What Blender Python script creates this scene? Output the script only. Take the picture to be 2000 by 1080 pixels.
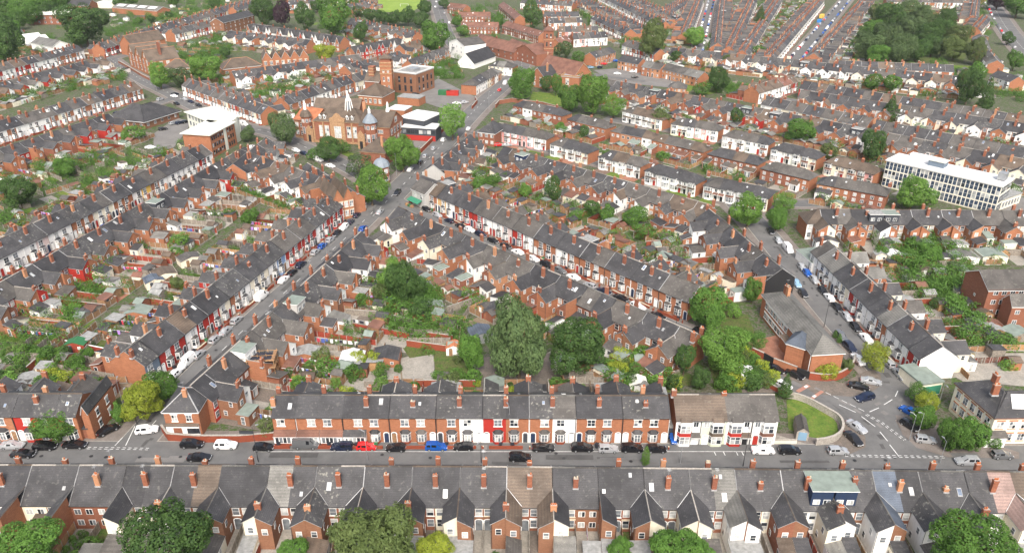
import bpy, math, random
import numpy as np
from mathutils import Vector
R = random.Random(7)
for o in list(bpy.data.objects): bpy.data.objects.remove(o)
SC = bpy.context.scene
COL = SC.collection
# ------------------------------------------------------------ camera, sky, sun
F, VH, CH = 1500.0, -220.0, 94.0
TH = math.atan((540 - VH) / F)
cam = bpy.data.cameras.new('camera'); camo = bpy.data.objects.new('camera', cam); COL.objects.link(camo)
cam.sensor_width = 36; cam.lens = 36 * F / 2000; cam.clip_start = 1; cam.clip_end = 6000
camo.location = (0, 0, CH); camo.rotation_euler = (math.pi / 2 - TH, 0, 0)
SC.camera = camo
SUN_EL, SUN_AZ = 46, 176        # degrees; azimuth clockwise from +Y
w = bpy.data.worlds.new("World"); SC.world = w; w.use_nodes = True
nt = w.node_tree; nt.nodes.clear()
sky = nt.nodes.new('ShaderNodeTexSky'); sky.sky_type = 'NISHITA'; sky.sun_disc = False
sky.sun_elevation = math.radians(SUN_EL); sky.sun_rotation = math.radians(SUN_AZ)
sky.air_density = 1.0; sky.dust_density = 5.0; sky.ozone_density = 0.6
bg = nt.nodes.new('ShaderNodeBackground'); bg.inputs[1].default_value = 0.15
wo = nt.nodes.new('ShaderNodeOutputWorld')
hsw = nt.nodes.new('ShaderNodeHueSaturation'); hsw.inputs['Saturation'].default_value = .62; nt.links.new(sky.outputs[0], hsw.inputs['Color']); nt.links.new(hsw.outputs[0], bg.inputs[0]); nt.links.new(bg.outputs[0], wo.inputs[0])
sl = bpy.data.lights.new('sun', 'SUN'); sl.energy = 1.6; sl.angle = math.radians(18); sl.color = (1, .95, .88)
so = bpy.data.objects.new('sun', sl); COL.objects.link(so)
az, el = math.radians(SUN_AZ), math.radians(SUN_EL)
so.rotation_euler = Vector((math.sin(az) * math.cos(el), math.cos(az) * math.cos(el), math.sin(el))).to_track_quat('Z', 'Y').to_euler()
SC.render.engine = 'CYCLES'
SC.cycles.max_bounces = 4; SC.cycles.diffuse_bounces = 3; SC.cycles.glossy_bounces = 2; SC.cycles.transmission_bounces = 2
SC.view_settings.view_transform = 'Standard'; SC.view_settings.look = 'None'
SC.view_settings.exposure = 0.92; SC.view_settings.gamma = 1

def G(u, v, H=0.0):
    x = (u - 1000) / F; y = -(v - 540) / F
    dy = math.cos(TH) + y * math.sin(TH); dz = -math.sin(TH) + y * math.cos(TH)
    t = (H - CH) / dz
    return (x * t, dy * t)
def PX(X, Y, Z=0.0):
    dz = Z - CH; z = Y * math.cos(TH) - dz * math.sin(TH); y = Y * math.sin(TH) + dz * math.cos(TH)
    return (1000 + F * X / z, 540 - F * y / z)
def pxm(X, Y, Z=0.0): return F / (Y * math.cos(TH) - (Z - CH) * math.sin(TH))

# ------------------------------------------------------------ materials
def srgb(c): return tuple((x / 255 / 12.92 if x / 255 <= .04045 else ((x / 255 + .055) / 1.055) ** 2.4) for x in c)
MATS = {}
def nodes(name):
    m = bpy.data.materials.new(name); m.use_nodes = True; MATS[name] = m
    n = m.node_tree.nodes; l = m.node_tree.links; b = n['Principled BSDF']
    return m, n, l, b
def noise_fac(n, l, scale, detail=2, vec=None, lo=.35, hi=.65):
    t = n.new('ShaderNodeTexNoise'); t.inputs['Scale'].default_value = scale; t.inputs['Detail'].default_value = detail
    if vec is not None: l.new(vec, t.inputs['Vector'])
    r = n.new('ShaderNodeMapRange'); r.inputs[1].default_value = lo; r.inputs[2].default_value = hi
    l.new(t.outputs[0], r.inputs[0]); return r.outputs[0]
def mixc(n, l, fac, a, b, mode='MIX'):
    x = n.new('ShaderNodeMix'); x.data_type = 'RGBA'; x.blend_type = mode
    for sock, v in ((x.inputs[0], fac), (x.inputs[6], a), (x.inputs[7], b)):
        if isinstance(v, (int, float)): sock.default_value = v
        elif isinstance(v, tuple): sock.default_value = (*v, 1)
        else: l.new(v, sock)
    return x.outputs[2]
def geo(n): return n.new('ShaderNodeNewGeometry').outputs['Position']
def mapped(n, l, vec, sc):
    m = n.new('ShaderNodeMapping'); m.inputs['Scale'].default_value = sc; l.new(vec, m.inputs[0]); return m.outputs[0]
def sc3(c, k): return tuple(min(1, x * k) for x in c)

def mat_plain(name, c, rough=.7, metal=0, var=.18, scale=1.2, spec=.3):
    m, n, l, b = nodes(name); p = geo(n)
    f = noise_fac(n, l, scale, 3, p, .3, .7)
    l.new(mixc(n, l, f, sc3(c, 1 - var), sc3(c, 1 + var)), b.inputs['Base Color'])
    b.inputs['Roughness'].default_value = rough; b.inputs['Metallic'].default_value = metal
    b.inputs['Specular IOR Level'].default_value = spec
    return m
def mat_brick(name, c, c2):
    m, n, l, b = nodes(name); p = geo(n)
    # bricks: horizontal run along x+y, courses along z
    sx = n.new('ShaderNodeSeparateXYZ'); l.new(p, sx.inputs[0])
    ad = n.new('ShaderNodeMath'); l.new(sx.outputs[0], ad.inputs[0]); l.new(sx.outputs[1], ad.inputs[1])
    cb = n.new('ShaderNodeCombineXYZ'); l.new(ad.outputs[0], cb.inputs[0]); l.new(sx.outputs[2], cb.inputs[1])
    br = n.new('ShaderNodeTexBrick'); l.new(cb.outputs[0], br.inputs[0]); br.inputs['Scale'].default_value = 1
    br.inputs['Brick Width'].default_value = .44; br.inputs['Row Height'].default_value = .15; br.inputs['Mortar Size'].default_value = .012
    br.inputs['Color1'].default_value = (*c, 1); br.inputs['Color2'].default_value = (*c2, 1); br.inputs['Mortar'].default_value = (*sc3(c, 1.15), 1)
    f1 = noise_fac(n, l, .6, 3, p, .35, .7); f2 = noise_fac(n, l, 5, 3, p, .3, .7)
    a = mixc(n, l, f2, br.outputs[0], mixc(n, l, .45, br.outputs[0], sc3(c2, .7)))
    k = n.new('ShaderNodeMath'); k.operation = 'MULTIPLY'; l.new(f1, k.inputs[0]); k.inputs[1].default_value = .4
    l.new(mixc(n, l, k.outputs[0], a, sc3(c, .62)), b.inputs['Base Color'])
    b.inputs['Roughness'].default_value = .85; b.inputs['Specular IOR Level'].default_value = .15
    return m
def mat_roof(name, c, lich=.12, course=.16, dark=.32):
    m, n, l, b = nodes(name); p = geo(n)
    sx = n.new('ShaderNodeSeparateXYZ'); l.new(p, sx.inputs[0])
    md = n.new('ShaderNodeMath'); md.operation = 'PINGPONG'; md.inputs[1].default_value = course / 2; l.new(sx.outputs[2], md.inputs[0])
    mr = n.new('ShaderNodeMapRange'); l.new(md.outputs[0], mr.inputs[0]); mr.inputs[1].default_value = 0; mr.inputs[2].default_value = course / 2
    mr.inputs[3].default_value = 0; mr.inputs[4].default_value = 1
    cc = mixc(n, l, mr.outputs[0], sc3(c, 1 - dark), sc3(c, 1 + dark * .6))
    f1 = noise_fac(n, l, 7, 4, mapped(n, l, p, (1, 1, .25)), .3, .7)
    cc = mixc(n, l, f1, cc, mixc(n, l, .55, cc, sc3(c, 1.9)))
    f3 = noise_fac(n, l, .35, 3, p, .4, .65)
    cc = mixc(n, l, f3, cc, mixc(n, l, .6, cc, sc3(c, .5)))
    f2 = noise_fac(n, l, 1.7, 5, p, .58, .75)
    k = n.new('ShaderNodeMath'); k.operation = 'MULTIPLY'; l.new(f2, k.inputs[0]); k.inputs[1].default_value = lich * 3
    cc = mixc(n, l, k.outputs[0], cc, (c[0] * .6 + .16, c[1] * .6 + .155, c[2] * .6 + .13))
    oi = n.new('ShaderNodeObjectInfo'); mv = n.new('ShaderNodeMapRange'); l.new(oi.outputs['Random'], mv.inputs[0]); mv.inputs[3].default_value = .86; mv.inputs[4].default_value = 1.14
    hs = n.new('ShaderNodeHueSaturation'); l.new(mv.outputs[0], hs.inputs['Value']); l.new(cc, hs.inputs['Color'])
    l.new(hs.outputs[0], b.inputs['Base Color'])
    b.inputs['Roughness'].default_value = .62; b.inputs['Specular IOR Level'].default_value = .35
    return m
def mat_paint(name, c):
    m, n, l, b = nodes(name); p = geo(n)
    f = noise_fac(n, l, 1.3, 4, mapped(n, l, p, (2.2, 2.2, .5)), .45, .8)
    l.new(mixc(n, l, f, c, mixc(n, l, .3, c, (c[0] * .5 + .02, c[1] * .48 + .02, c[2] * .42 + .015))), b.inputs['Base Color'])
    b.inputs['Roughness'].default_value = .7; b.inputs['Specular IOR Level'].default_value = .25
    return m
mat_brick('brick_orange', (.40, .172, .092), (.28, .116, .064))
mat_brick('brick_red', (.29, .122, .075), (.21, .082, .052))
mat_brick('brick_brown', (.27, .135, .08), (.21, .10, .06))
mat_brick('brick_pale', (.48, .25, .14), (.42, .2, .11))
mat_brick('brick_wall', (.30, .075, .04), (.22, .06, .035))
mat_brick('chimney_brick', (.34, .135, .078), (.21, .078, .048))
mat_brick('chimney_dark', (.28, .11, .07), (.18, .07, .045))
mat_brick('terracotta', (.52, .17, .07), (.44, .14, .06))
for nm, c in (('white', (.80, .79, .76)), ('cream', (.74, .68, .54)), ('pink', (.6, .48, .45)), ('red', (.36, .03, .022)), ('blue', (.20, .29, .46)),
              ('slateblue', (.14, .18, .23)), ('yellow', (.72, .46, .10)), ('tan', (.58, .38, .18)), ('grey', (.42, .41, .39)), ('darkgrey', (.05, .055, .065)),
              ('black', (.02, .02, .022)), ('palegreen', (.58, .62, .48)), ('palepink', (.62, .3, .28)), ('green', (.04, .2, .12)), ('navy', (.02, .035, .075))):
    mat_paint('paint_' + nm, c)
mat_roof('roof_slate', (.048, .0465, .048), .16); mat_roof('roof_dark', (.034, .033, .035), .08)
mat_roof('roof_grey', (.078, .071, .064), .2); mat_roof('roof_brown', (.098, .073, .054), .1, .3, .3)
mat_roof('roof_redbrown', (.15, .072, .05), .06, .3, .25); mat_roof('roof_pale', (.135, .13, .118), .25, .3)
mat_roof('roof_pink', (.21, .145, .125), .1, .3); mat_roof('roof_blue', (.075, .09, .115), .05); mat_roof('roof_orange', (.38, .14, .065), .04, .3, .25)
mat_roof('roof_oldslate', (.054, .052, .052), .5)
mat_plain('felt_green', (.19, .225, .195), .8, 0, .15, 1); mat_plain('felt_grey', (.25, .25, .24), .85, 0, .25, 1.5); mat_plain('flat_white', (.62, .62, .61), .6, 0, .06, .5)
mat_plain('flat_cream', (.62, .62, .54), .6, 0, .06, .5)
mat_plain('white_frame', (.80, .80, .78), .45, 0, .03); mat_plain('stone', (.52, .44, .32), .8, 0, .2, 3); mat_plain('lead', (.33, .33, .33), .6, 0, .2, 3)
mat_plain('mortar', (.34, .31, .27), .9, 0, .25, 3); mat_plain('concrete', (.33, .31, .275), .9, 0, .2, 2); mat_plain('timber', (.26, .15, .08), .8, 0, .3, 2.5)
mat_plain('timber_red', (.27, .05, .03), .8, 0, .25, 2.5); mat_plain('timber_orange', (.36, .21, .10), .8, 0, .25, 2.5); mat_plain('timber_grey', (.23, .2, .165), .9, 0, .3, 2.5)
mat_plain('metal_dark', (.04, .04, .042), .5, .2); mat_plain('metal_grey', (.35, .36, .37), .45, .5, .1); mat_plain('plastic_bin', (.02, .022, .03), .5, 0, .1)
mat_plain('plastic_green', (.03, .13, .05), .5, 0, .1); mat_plain('tyre', (.012, .012, .012), .8, 0, .1); mat_plain('cloth_white', (.7, .7, .7), .9, 0, .1); mat_plain('cloth_red', (.45, .05, .08), .9)
mat_plain('cloth_blue', (.08, .12, .35), .9); mat_plain('cloth_purple', (.35, .2, .5), .9); mat_plain('cloth_dark', (.03, .03, .04), .9); mat_plain('blue_tarp', (.04, .2, .5), .6)
mat_plain('bark', (.10, .075, .05), .9, 0, .3, 4); mat_plain('lamp_red', (.35, .01, .008), .3); mat_plain('stone_terracotta', (.33, .2, .11), .85, 0, .25, 2)
mat_plain('dome_lead', (.20, .23, .26), .5, 0, .12, 2); mat_plain('skin', (.4, .24, .17), .6)
for nm, c in (('glass_dark', (.03, .035, .042)), ('glass_mid', (.15, .165, .18)), ('glass_light', (.42, .43, .42)), ('glass_blue', (.045, .065, .10)), ('glass_car', (.012, .014, .017)), ('glass_roof', (.16, .2, .27))):
    m = mat_plain(nm, c, .08, 0, .35, .9, .6)
for nm, c in (('car_black', (.008, .008, .01)), ('car_white', (.78, .78, .77)), ('car_silver', (.42, .43, .44)), ('car_grey', (.14, .145, .15)), ('car_navy', (.012, .02, .05)), ('car_blue', (.01, .10, .42)), ('car_red', (.55, .015, .018)), ('car_lightblue', (.2, .33, .45))):
    m = mat_plain(nm, c, .25, .3 if nm in ('car_silver', 'car_grey', 'car_blue', 'car_navy') else 0, .04, 1, .5)
    m.node_tree.nodes['Principled BSDF'].inputs['Coat Weight'].default_value = .6
mat_plain('car_light', (.75, .76, .78), .15, 0, .05, 1, .6)
def mat_leaf(name, c, c2):
    m, n, l, b = nodes(name); tc = n.new('ShaderNodeTexCoord').outputs['Object']
    f = noise_fac(n, l, 3.5, 3, tc, .35, .65); f2 = noise_fac(n, l, 14, 2, tc, .3, .7)
    a = mixc(n, l, f, c, c2); a = mixc(n, l, f2, a, mixc(n, l, .5, a, sc3(c2, 1.5)))
    oi = n.new('ShaderNodeObjectInfo'); mv = n.new('ShaderNodeMapRange'); l.new(oi.outputs['Random'], mv.inputs[0]); mv.inputs[3].default_value = .85; mv.inputs[4].default_value = 1.2
    hs = n.new('ShaderNodeHueSaturation'); l.new(mv.outputs[0], hs.inputs['Value']); l.new(a, hs.inputs['Color'])
    l.new(hs.outputs[0], b.inputs['Base Color']); b.inputs['Roughness'].default_value = .65; b.inputs['Specular IOR Level'].default_value = .2
    tr = n.new('ShaderNodeBsdfTranslucent'); l.new(hs.outputs[0], tr.inputs[0]); mx = n.new('ShaderNodeMixShader'); mx.inputs[0].default_value = .25
    l.new(b.outputs[0], mx.inputs[1]); l.new(tr.outputs[0], mx.inputs[2]); l.new(mx.outputs[0], n['Material Output'].inputs[0])
    return m
mat_leaf('leaf_dark', (.032, .072, .020), (.062, .115, .028)); mat_leaf('leaf_mid', (.05, .115, .020), (.09, .18, .032))
mat_leaf('leaf_light', (.08, .17, .025), (.13, .24, .045)); mat_leaf('leaf_yellow', (.16, .22, .022), (.26, .30, .035))
mat_leaf('leaf_olive', (.06, .09, .025), (.105, .14, .045)); mat_leaf('leaf_purple', (.03, .02, .028), (.05, .025, .035))
mat_leaf('leaf_grey', (.045, .08, .03), (.09, .135, .05))
def mat_ground(name, stops, scale=.12, fine=2.5, rough=.95, speck=.25):
    m, n, l, b = nodes(name); p = geo(n)
    t = n.new('ShaderNodeTexNoise'); t.inputs['Scale'].default_value = scale; t.inputs['Detail'].default_value = 6; t.inputs['Roughness'].default_value = .7; l.new(p, t.inputs['Vector'])
    cr = n.new('ShaderNodeValToRGB'); l.new(t.outputs[0], cr.inputs[0]); e = cr.color_ramp.elements
    for i, (q, c) in enumerate(stops):
        x = e[i] if i < 2 else e.new(q); x.position = q; x.color = (*c, 1)
    f = noise_fac(n, l, fine, 4, p, .3, .7)
    l.new(mixc(n, l, f, cr.outputs[0], mixc(n, l, speck * 2, cr.outputs[0], (.03, .03, .02))), b.inputs['Base Color'])
    b.inputs['Roughness'].default_value = rough; b.inputs['Specular IOR Level'].default_value = .15
    return m
mat_ground('ground_mix', [(.36, (.04, .085, .015)), (.44, (.10, .09, .06)), (.49, (.17, .155, .13)), (.53, (.05, .10, .02)), (.62, (.09, .12, .04))], .45)
mat_ground('lawn', [(.35, (.075, .135, .022)), (.5, (.12, .19, .03)), (.65, (.19, .20, .05))], .5, 3, .95, .2)
mat_ground('field', [(.35, (.16, .25, .04)), (.6, (.23, .32, .06))], .1, 2, .95, .1)
mat_ground('overgrown', [(.3, (.05, .10, .02)), (.45, (.09, .15, .025)), (.55, (.13, .13, .05)), (.7, (.07, .13, .02))], .8, 4, .95, .35)
mat_ground('dirt', [(.35, (.2, .15, .10)), (.6, (.28, .22, .155))], .5, 3)
mat_ground('slabs', [(.35, (.27, .25, .22)), (.6, (.36, .33, .285))], .5, 3, .9, .15)
mat_ground('slabs_dark', [(.35, (.15, .13, .115)), (.6, (.2, .165, .14))], .5, 3, .9, .2)
mat_ground('brick_paving', [(.35, (.30, .13, .085)), (.6, (.38, .19, .13))], .5, 4, .9, .2)
mat_ground('forecourt', [(.35, (.17, .09, .065)), (.5, (.22, .165, .135)), (.65, (.14, .07, .05))], .7, 4, .9, .2)
mat_ground('asphalt', [(.35, (.115, .113, .112)), (.6, (.155, .152, .148))], .15, 6, .9, .06)
mat_ground('asphalt_old', [(.35, (.16, .152, .145)), (.6, (.205, .195, .185))], .2, 5, .9, .08)
mat_ground('asphalt_patch', [(.35, (.075, .073, .072)), (.6, (.10, .097, .094))], .3, 6, .9, .06)
mat_ground('pavement', [(.35, (.165, .14, .125)), (.6, (.225, .195, .175))], .3, 4, .9, .15)
mat_plain('kerb', (.30, .28, .25), .9, 0, .15, 2); mat_plain('road_paint', (.62, .62, .6), .7, 0, .2, 2.5); mat_plain('road_red', (.34, .17, .125), .8, 0, .15, 2)

# ------------------------------------------------------------ mesh builder
class MB:
    def __init__(s): s.v = []; s.f = []; s.m = []
    def q(s, pts, mat):
        i = len(s.v); s.v += [tuple(p) for p in pts]; s.f.append(tuple(range(i, i + len(pts)))); s.m.append(mat); return s
    def box(s, x0, x1, y0, y1, z0, z1, mat, top=None):
        t = top or mat; a = len(s.v)
        s.v += [(x0, y0, z0), (x1, y0, z0), (x1, y1, z0), (x0, y1, z0), (x0, y0, z1), (x1, y0, z1), (x1, y1, z1), (x0, y1, z1)]
        for f, mm in (((0, 3, 2, 1), mat), ((4, 5, 6, 7), t), ((0, 1, 5, 4), mat), ((1, 2, 6, 5), mat), ((2, 3, 7, 6), mat), ((3, 0, 4, 7), mat)):
            s.f.append(tuple(a + k for k in f)); s.m.append(mm)
        return s
    def bar(s, a, b, r, mat, n=4, r2=None, cap=True):
        a = Vector(a); b = Vector(b); d = (b - a); 
        if d.length < 1e-6: return s
        d.normalize(); u = d.orthogonal().normalized(); w_ = d.cross(u); r2 = r if r2 is None else r2; i = len(s.v)
        for p, rr in ((a, r), (b, r2)):
            for k in range(n):
                t = 2 * math.pi * (k + .5) / n; s.v.append(tuple(p + u * math.cos(t) * rr + w_ * math.sin(t) * rr))
        for k in range(n):
            s.f.append((i + k, i + (k + 1) % n, i + n + (k + 1) % n, i + n + k)); s.m.append(mat)
        if cap:
            s.f.append(tuple(i + n + k for k in range(n))); s.m.append(mat); s.f.append(tuple(i + k for k in reversed(range(n)))); s.m.append(mat)
        return s
    def lathe(s, x, y, prof, n, mat, rot=0, cap=True):
        i = len(s.v)
        for r, z in prof:
            for k in range(n):
                t = 2 * math.pi * k / n + rot; s.v.append((x + r * math.cos(t), y + r * math.sin(t), z))
        for j in range(len(prof) - 1):
            mm = mat[j] if isinstance(mat, (list, tuple)) else mat
            for k in range(n):
                s.f.append((i + j * n + k, i + j * n + (k + 1) % n, i + (j + 1) * n + (k + 1) % n, i + (j + 1) * n + k)); s.m.append(mm)
        if cap:
            s.f.append(tuple(i + (len(prof) - 1) * n + k for k in range(n))); s.m.append(mm)
        return s
    def slab(s, pts, t, mat, side=None):
        """polygon pts (top, ccw from above) thickened downward"""
        n = len(pts); i = len(s.v)
        s.v += [tuple(p) for p in pts] + [(p[0], p[1], p[2] - t) for p in pts]
        s.f.append(tuple(i + k for k in range(n))); s.m.append(mat)
        s.f.append(tuple(i + n + k for k in reversed(range(n)))); s.m.append(side or mat)
        for k in range(n):
            s.f.append((i + k, i + n + k, i + n + (k + 1) % n, i + (k + 1) % n)); s.m.append(side or mat)
        return s
    def xf(s, x, y, z, a, k=1.0):
        c, sn = math.cos(a), math.sin(a)
        s.v = [(x + k * (p[0] * c - p[1] * sn), y + k * (p[0] * sn + p[1] * c), z + k * p[2]) for p in s.v]; return s
    def add(s, o):
        i = len(s.v); s.v += o.v; s.f += [tuple(i + k for k in f) for f in o.f]; s.m += o.m; return s
    def mesh(s, name):
        me = bpy.data.meshes.new(name); me.from_pydata(s.v, [], s.f)
        names = list(dict.fromkeys(s.m)); ix = {n: k for k, n in enumerate(names)}
        for n in names: me.materials.append(MATS[n])
        me.polygons.foreach_set('material_index', [ix[n] for n in s.m]); me.update()
        return me
def link(name, data, parent=None, loc=(0, 0, 0), rz=0.0):
    o = bpy.data.objects.new(name, data); COL.objects.link(o); o.location = loc; o.rotation_euler = (0, 0, rz)
    if parent is not None: o.parent = parent
    return o
def tag(o, label=None, cat=None, group=None, kind=None):
    if label: o['label'] = label
    if cat: o['category'] = cat
    if group: o['group'] = group
    if kind: o['kind'] = kind
    return o
def struct(name, mb): return tag(link(name, mb.mesh(name)), kind='structure')
ONES = ['zeroth', 'first', 'second', 'third', 'fourth', 'fifth', 'sixth', 'seventh', 'eighth', 'ninth', 'tenth', 'eleventh', 'twelfth', 'thirteenth', 'fourteenth', 'fifteenth', 'sixteenth', 'seventeenth', 'eighteenth', 'nineteenth']
TENS = {2: ('twentieth', 'twenty'), 3: ('thirtieth', 'thirty'), 4: ('fortieth', 'forty'), 5: ('fiftieth', 'fifty'), 6: ('sixtieth', 'sixty'), 7: ('seventieth', 'seventy')}
def ordn(i):
    if i < 20: return ONES[i]
    return TENS[i // 10][0] if i % 10 == 0 else TENS[i // 10][1] + '-' + ONES[i % 10]
# ---- labels for scattered things: nearest landmark + rank from the left
LM = [('the domed brick library', 680, 250), ('the white office block', 1850, 350), ('the church tower', 1085, 130), ('the modern white-roofed building', 410, 240),
      ('the three-gabled school', 270, 110), ('the bottom left corner', 120, 1040), ('the bottom right corner', 1880, 1040), ('the bottom centre edge', 740, 1040), ('the left junction', 270, 830),
      ('the right junction', 1700, 800), ('the curved-walled corner building', 1570, 650), ('the grassy triangle plot', 1590, 810), ('the two giant dark trees', 1070, 690),
      ('the round garden tree', 790, 560), ('the large white delivery van', 512, 580), ('the bare corner gable', 240, 720), ('the left street top', 700, 400), ('the dark slate hipped hall', 280, 215),
      ('the green shop awning', 815, 375), ('the central street middle', 1060, 510), ('the central street bottom', 1300, 600), ('the long middle gardens', 1180, 420), ('the right street top', 1520, 450),
      ('the right street houses', 1680, 560), ('the brown brick flats', 1940, 580), ('the right edge gardens', 1920, 690), ('the cream corner shop', 1940, 790), ('the far left street', 180, 430),
      ('the upper left gardens', 100, 330), ('the left edge middle', 40, 620), ('the middle left gardens', 360, 500), ('the woodland top right', 1780, 60), ('the long straight far road', 1600, 60),
      ('the top right corner', 1960, 40), ('the top left corner', 40, 30), ('the brick tower', 790, 140), ('the school playing field', 770, 15), ('the gabled villas', 580, 60), ('the brown-roofed estate', 960, 60),
      ('the estate car park', 1230, 150), ('the central semis', 1200, 300), ('the right semis', 1520, 300), ('the far right terraces', 1860, 200), ('the upper right terraces', 1560, 200),
      ('the far top terraces', 1330, 40), ('the lower left terraces', 640, 660), ('the left foreground pavement', 100, 870), ('the bottom road left half', 620, 880), ('the bottom road right half', 1200, 880), ('the far left terraces top', 120, 130), ('the paved back yard', 830, 710), ('the bottom road right', 1700, 900)]
PEND = []
def later(o, phrase, X, Y, Z=0): PEND.append((o, phrase, *PX(X, Y, Z)))
def flush_labels():
    gr = {}
    for o, ph, u, v in PEND:
        lm = min(LM, key=lambda q: (q[1] - u) ** 2 + (1.6 * (q[2] - v)) ** 2)
        gr.setdefault((ph, lm[0]), []).append((u, v, o))
    for (ph, lm), L in gr.items():
        L.sort(key=lambda t: (t[0], t[1]))
        for i, (_, _, o) in enumerate(L):
            if len(L) == 1: o['label'] = f'{ph} by {lm}'
            else: o['label'] = f'{ph} by {lm}, {ordn(i + 1)} of these from left'
# ------------------------------------------------------------ windows and small pieces
def pick(rng, seq): return seq[int(rng.random() * len(seq)) % len(seq)]
GL = ['glass_dark', 'glass_light', 'glass_mid', 'glass_light', 'glass_mid']  # paler panes carry curtains and sky reflection in their base colour
def win(mb, o, u, n, w, h, cols=1, rows=2, rng=R, sur=None, lod=0, frame='white_frame', glass=None, t=.07):
    """window on a wall: o bottom centre (3D), u unit along the wall, n outward normal (2D)"""
    ox, oy, oz = o; ux, uy = u; nx, ny = n
    def P(a, z, d): return (ox + ux * a + nx * d, oy + uy * a + ny * d, oz + z)
    flip = (ux * ny - uy * nx) > 0
    def quad(a0, a1, z0, z1, d, m):
        p = [P(a0, z0, d), P(a1, z0, d), P(a1, z1, d), P(a0, z1, d)]
        mb.q(p[::-1] if flip else p, m)
    def blk(a0, a1, z0, z1, d, m):
        quad(a0, a1, z0, z1, d, m)
        mb.q([P(a0, z1, d), P(a1, z1, d), P(a1, z1, -.02), P(a0, z1, -.02)], m)
        mb.q([P(a0, z0, -.02), P(a1, z0, -.02), P(a1, z0, d), P(a0, z0, d)], m)
        mb.q([P(a0, z0, -.02), P(a0, z0, d), P(a0, z1, d), P(a0, z1, -.02)], m); mb.q([P(a1, z0, -.02), P(a1, z1, -.02), P(a1, z1, d), P(a1, z0, d)], m)
    if sur:
        blk(-w / 2 - .16, w / 2 + .16, h + .0, h + .34, .07, sur); blk(-w / 2 - .12, w / 2 + .12, -.16, 0, .1, sur)
    blk(-w / 2, w / 2, 0, h, .05, frame)
    g = glass or pick(rng, GL)
    cw = (w - t) / cols
    for c in range(cols):
        a0 = -w / 2 + t + c * cw
        for r in range(rows):
            z0 = t + r * (h - t) / rows
            quad(a0, a0 + cw - t, z0, z0 + (h - t) / rows - t * .8, .062, g if rng.random() < .7 else pick(rng, GL))
def door(mb, o, u, n, w, h, mat, sur='white_frame'):
    ox, oy, oz = o
    def P(a, z, d): return (ox + u[0] * a + n[0] * d, oy + u[1] * a + n[1] * d, oz + z)
    flip = (u[0] * n[1] - u[1] * n[0]) > 0
    def blk(a0, a1, z0, z1, d, m):
        p = [P(a0, z0, d), P(a1, z0, d), P(a1, z1, d), P(a0, z1, d)]; mb.q(p[::-1] if flip else p, m)
        mb.q([P(a0, z1, d), P(a1, z1, d), P(a1, z1, -.02), P(a0, z1, -.02)], m)
        mb.q([P(a0, z0, -.02), P(a0, z0, d), P(a0, z1, d), P(a0, z1, -.02)], m); mb.q([P(a1, z0, -.02), P(a1, z1, -.02), P(a1, z1, d), P(a1, z0, d)], m)
    if sur:
        k = w / 2 + .16
        pts = [P(-k, 0, .06), P(k, 0, .06), P(k, h, .06)] + [P(k * math.cos(t), h + .42 * math.sin(t), .06) for t in (.5, 1.05, 1.57, 2.09, 2.64)] + [P(-k, h, .06)]
        mb.q(pts[::-1] if flip else pts, sur)
        blk(-k, -k + .03, 0, h, .06, sur)
    blk(-w / 2, w / 2, 0, h, .08, mat)
    p = [P(-w / 2 + .08, h + .02, .075), P(w / 2 - .08, h + .02, .075), P(w / 2 - .15, h + .22, .075), P(-w / 2 + .15, h + .22, .075)]
    mb.q(p[::-1] if flip else p, 'glass_mid')
def chimney(x, y, z0, z1, wx=.75, wy=.55, pots=3, mat='chimney_brick', rng=R, lod=0):
    if mat == 'chimney_brick': mat = rng.choice(['chimney_brick', 'chimney_brick', 'chimney_brick', 'chimney_brick', 'chimney_dark', 'brick_red', 'chimney_dark', 'brick_pale'])
    if rng.random() < .2: z1 -= rng.uniform(.2, .7); 
    m = MB(); m.box(x - wx / 2, x + wx / 2, y - wy / 2, y + wy / 2, z0, z1, mat)
    if lod == 0 and rng.random() < .3:
        ax = rng.uniform(-.2, .2); m.bar((x + ax, y, z1), (x + ax, y, z1 + 1.7), .02, 'metal_grey', 4)
        for q_ in range(5): m.bar((x + ax - .3, y - .3 + q_ * .15, z1 + 1.6), (x + ax + .3, y - .3 + q_ * .15, z1 + 1.6), .012, 'metal_grey', 3)
        m.bar((x + ax, y - .4, z1 + 1.6), (x + ax, y + .4, z1 + 1.6), .015, 'metal_grey', 3)
    m.box(x - wx / 2 - .06, x + wx / 2 + .06, y - wy / 2 - .06, y + wy / 2 + .06, z1 - .22, z1 - .06, mat)
    if lod < 2:
        m.box(x - wx / 2 - .07, x + wx / 2 + .07, y - wy / 2 - .1, y + wy / 2 + .1, z0, z0 + .32, 'lead')
    m.box(x - wx / 2 + .03, x + wx / 2 - .03, y - wy / 2 + .03, y + wy / 2 - .03, z1 - .06, z1 + .03, 'mortar')
    for k in range(pots):
        if rng.random() < .12: continue
        t = (k + .5) / pots - .5
        px, py = (x + t * (wx - .1), y) if wx > wy else (x, y + t * (wy - .1))
        h = .3 + .16 * rng.random()
        m.lathe(px, py, [(.12, z1), (.1, z1 + h * .8), (.13, z1 + h)] if lod == 0 else [(.11, z1), (.1, z1 + h)], 6 if lod == 0 else 4, 'terracotta' if rng.random() < .8 else 'stone')
    return m
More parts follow.
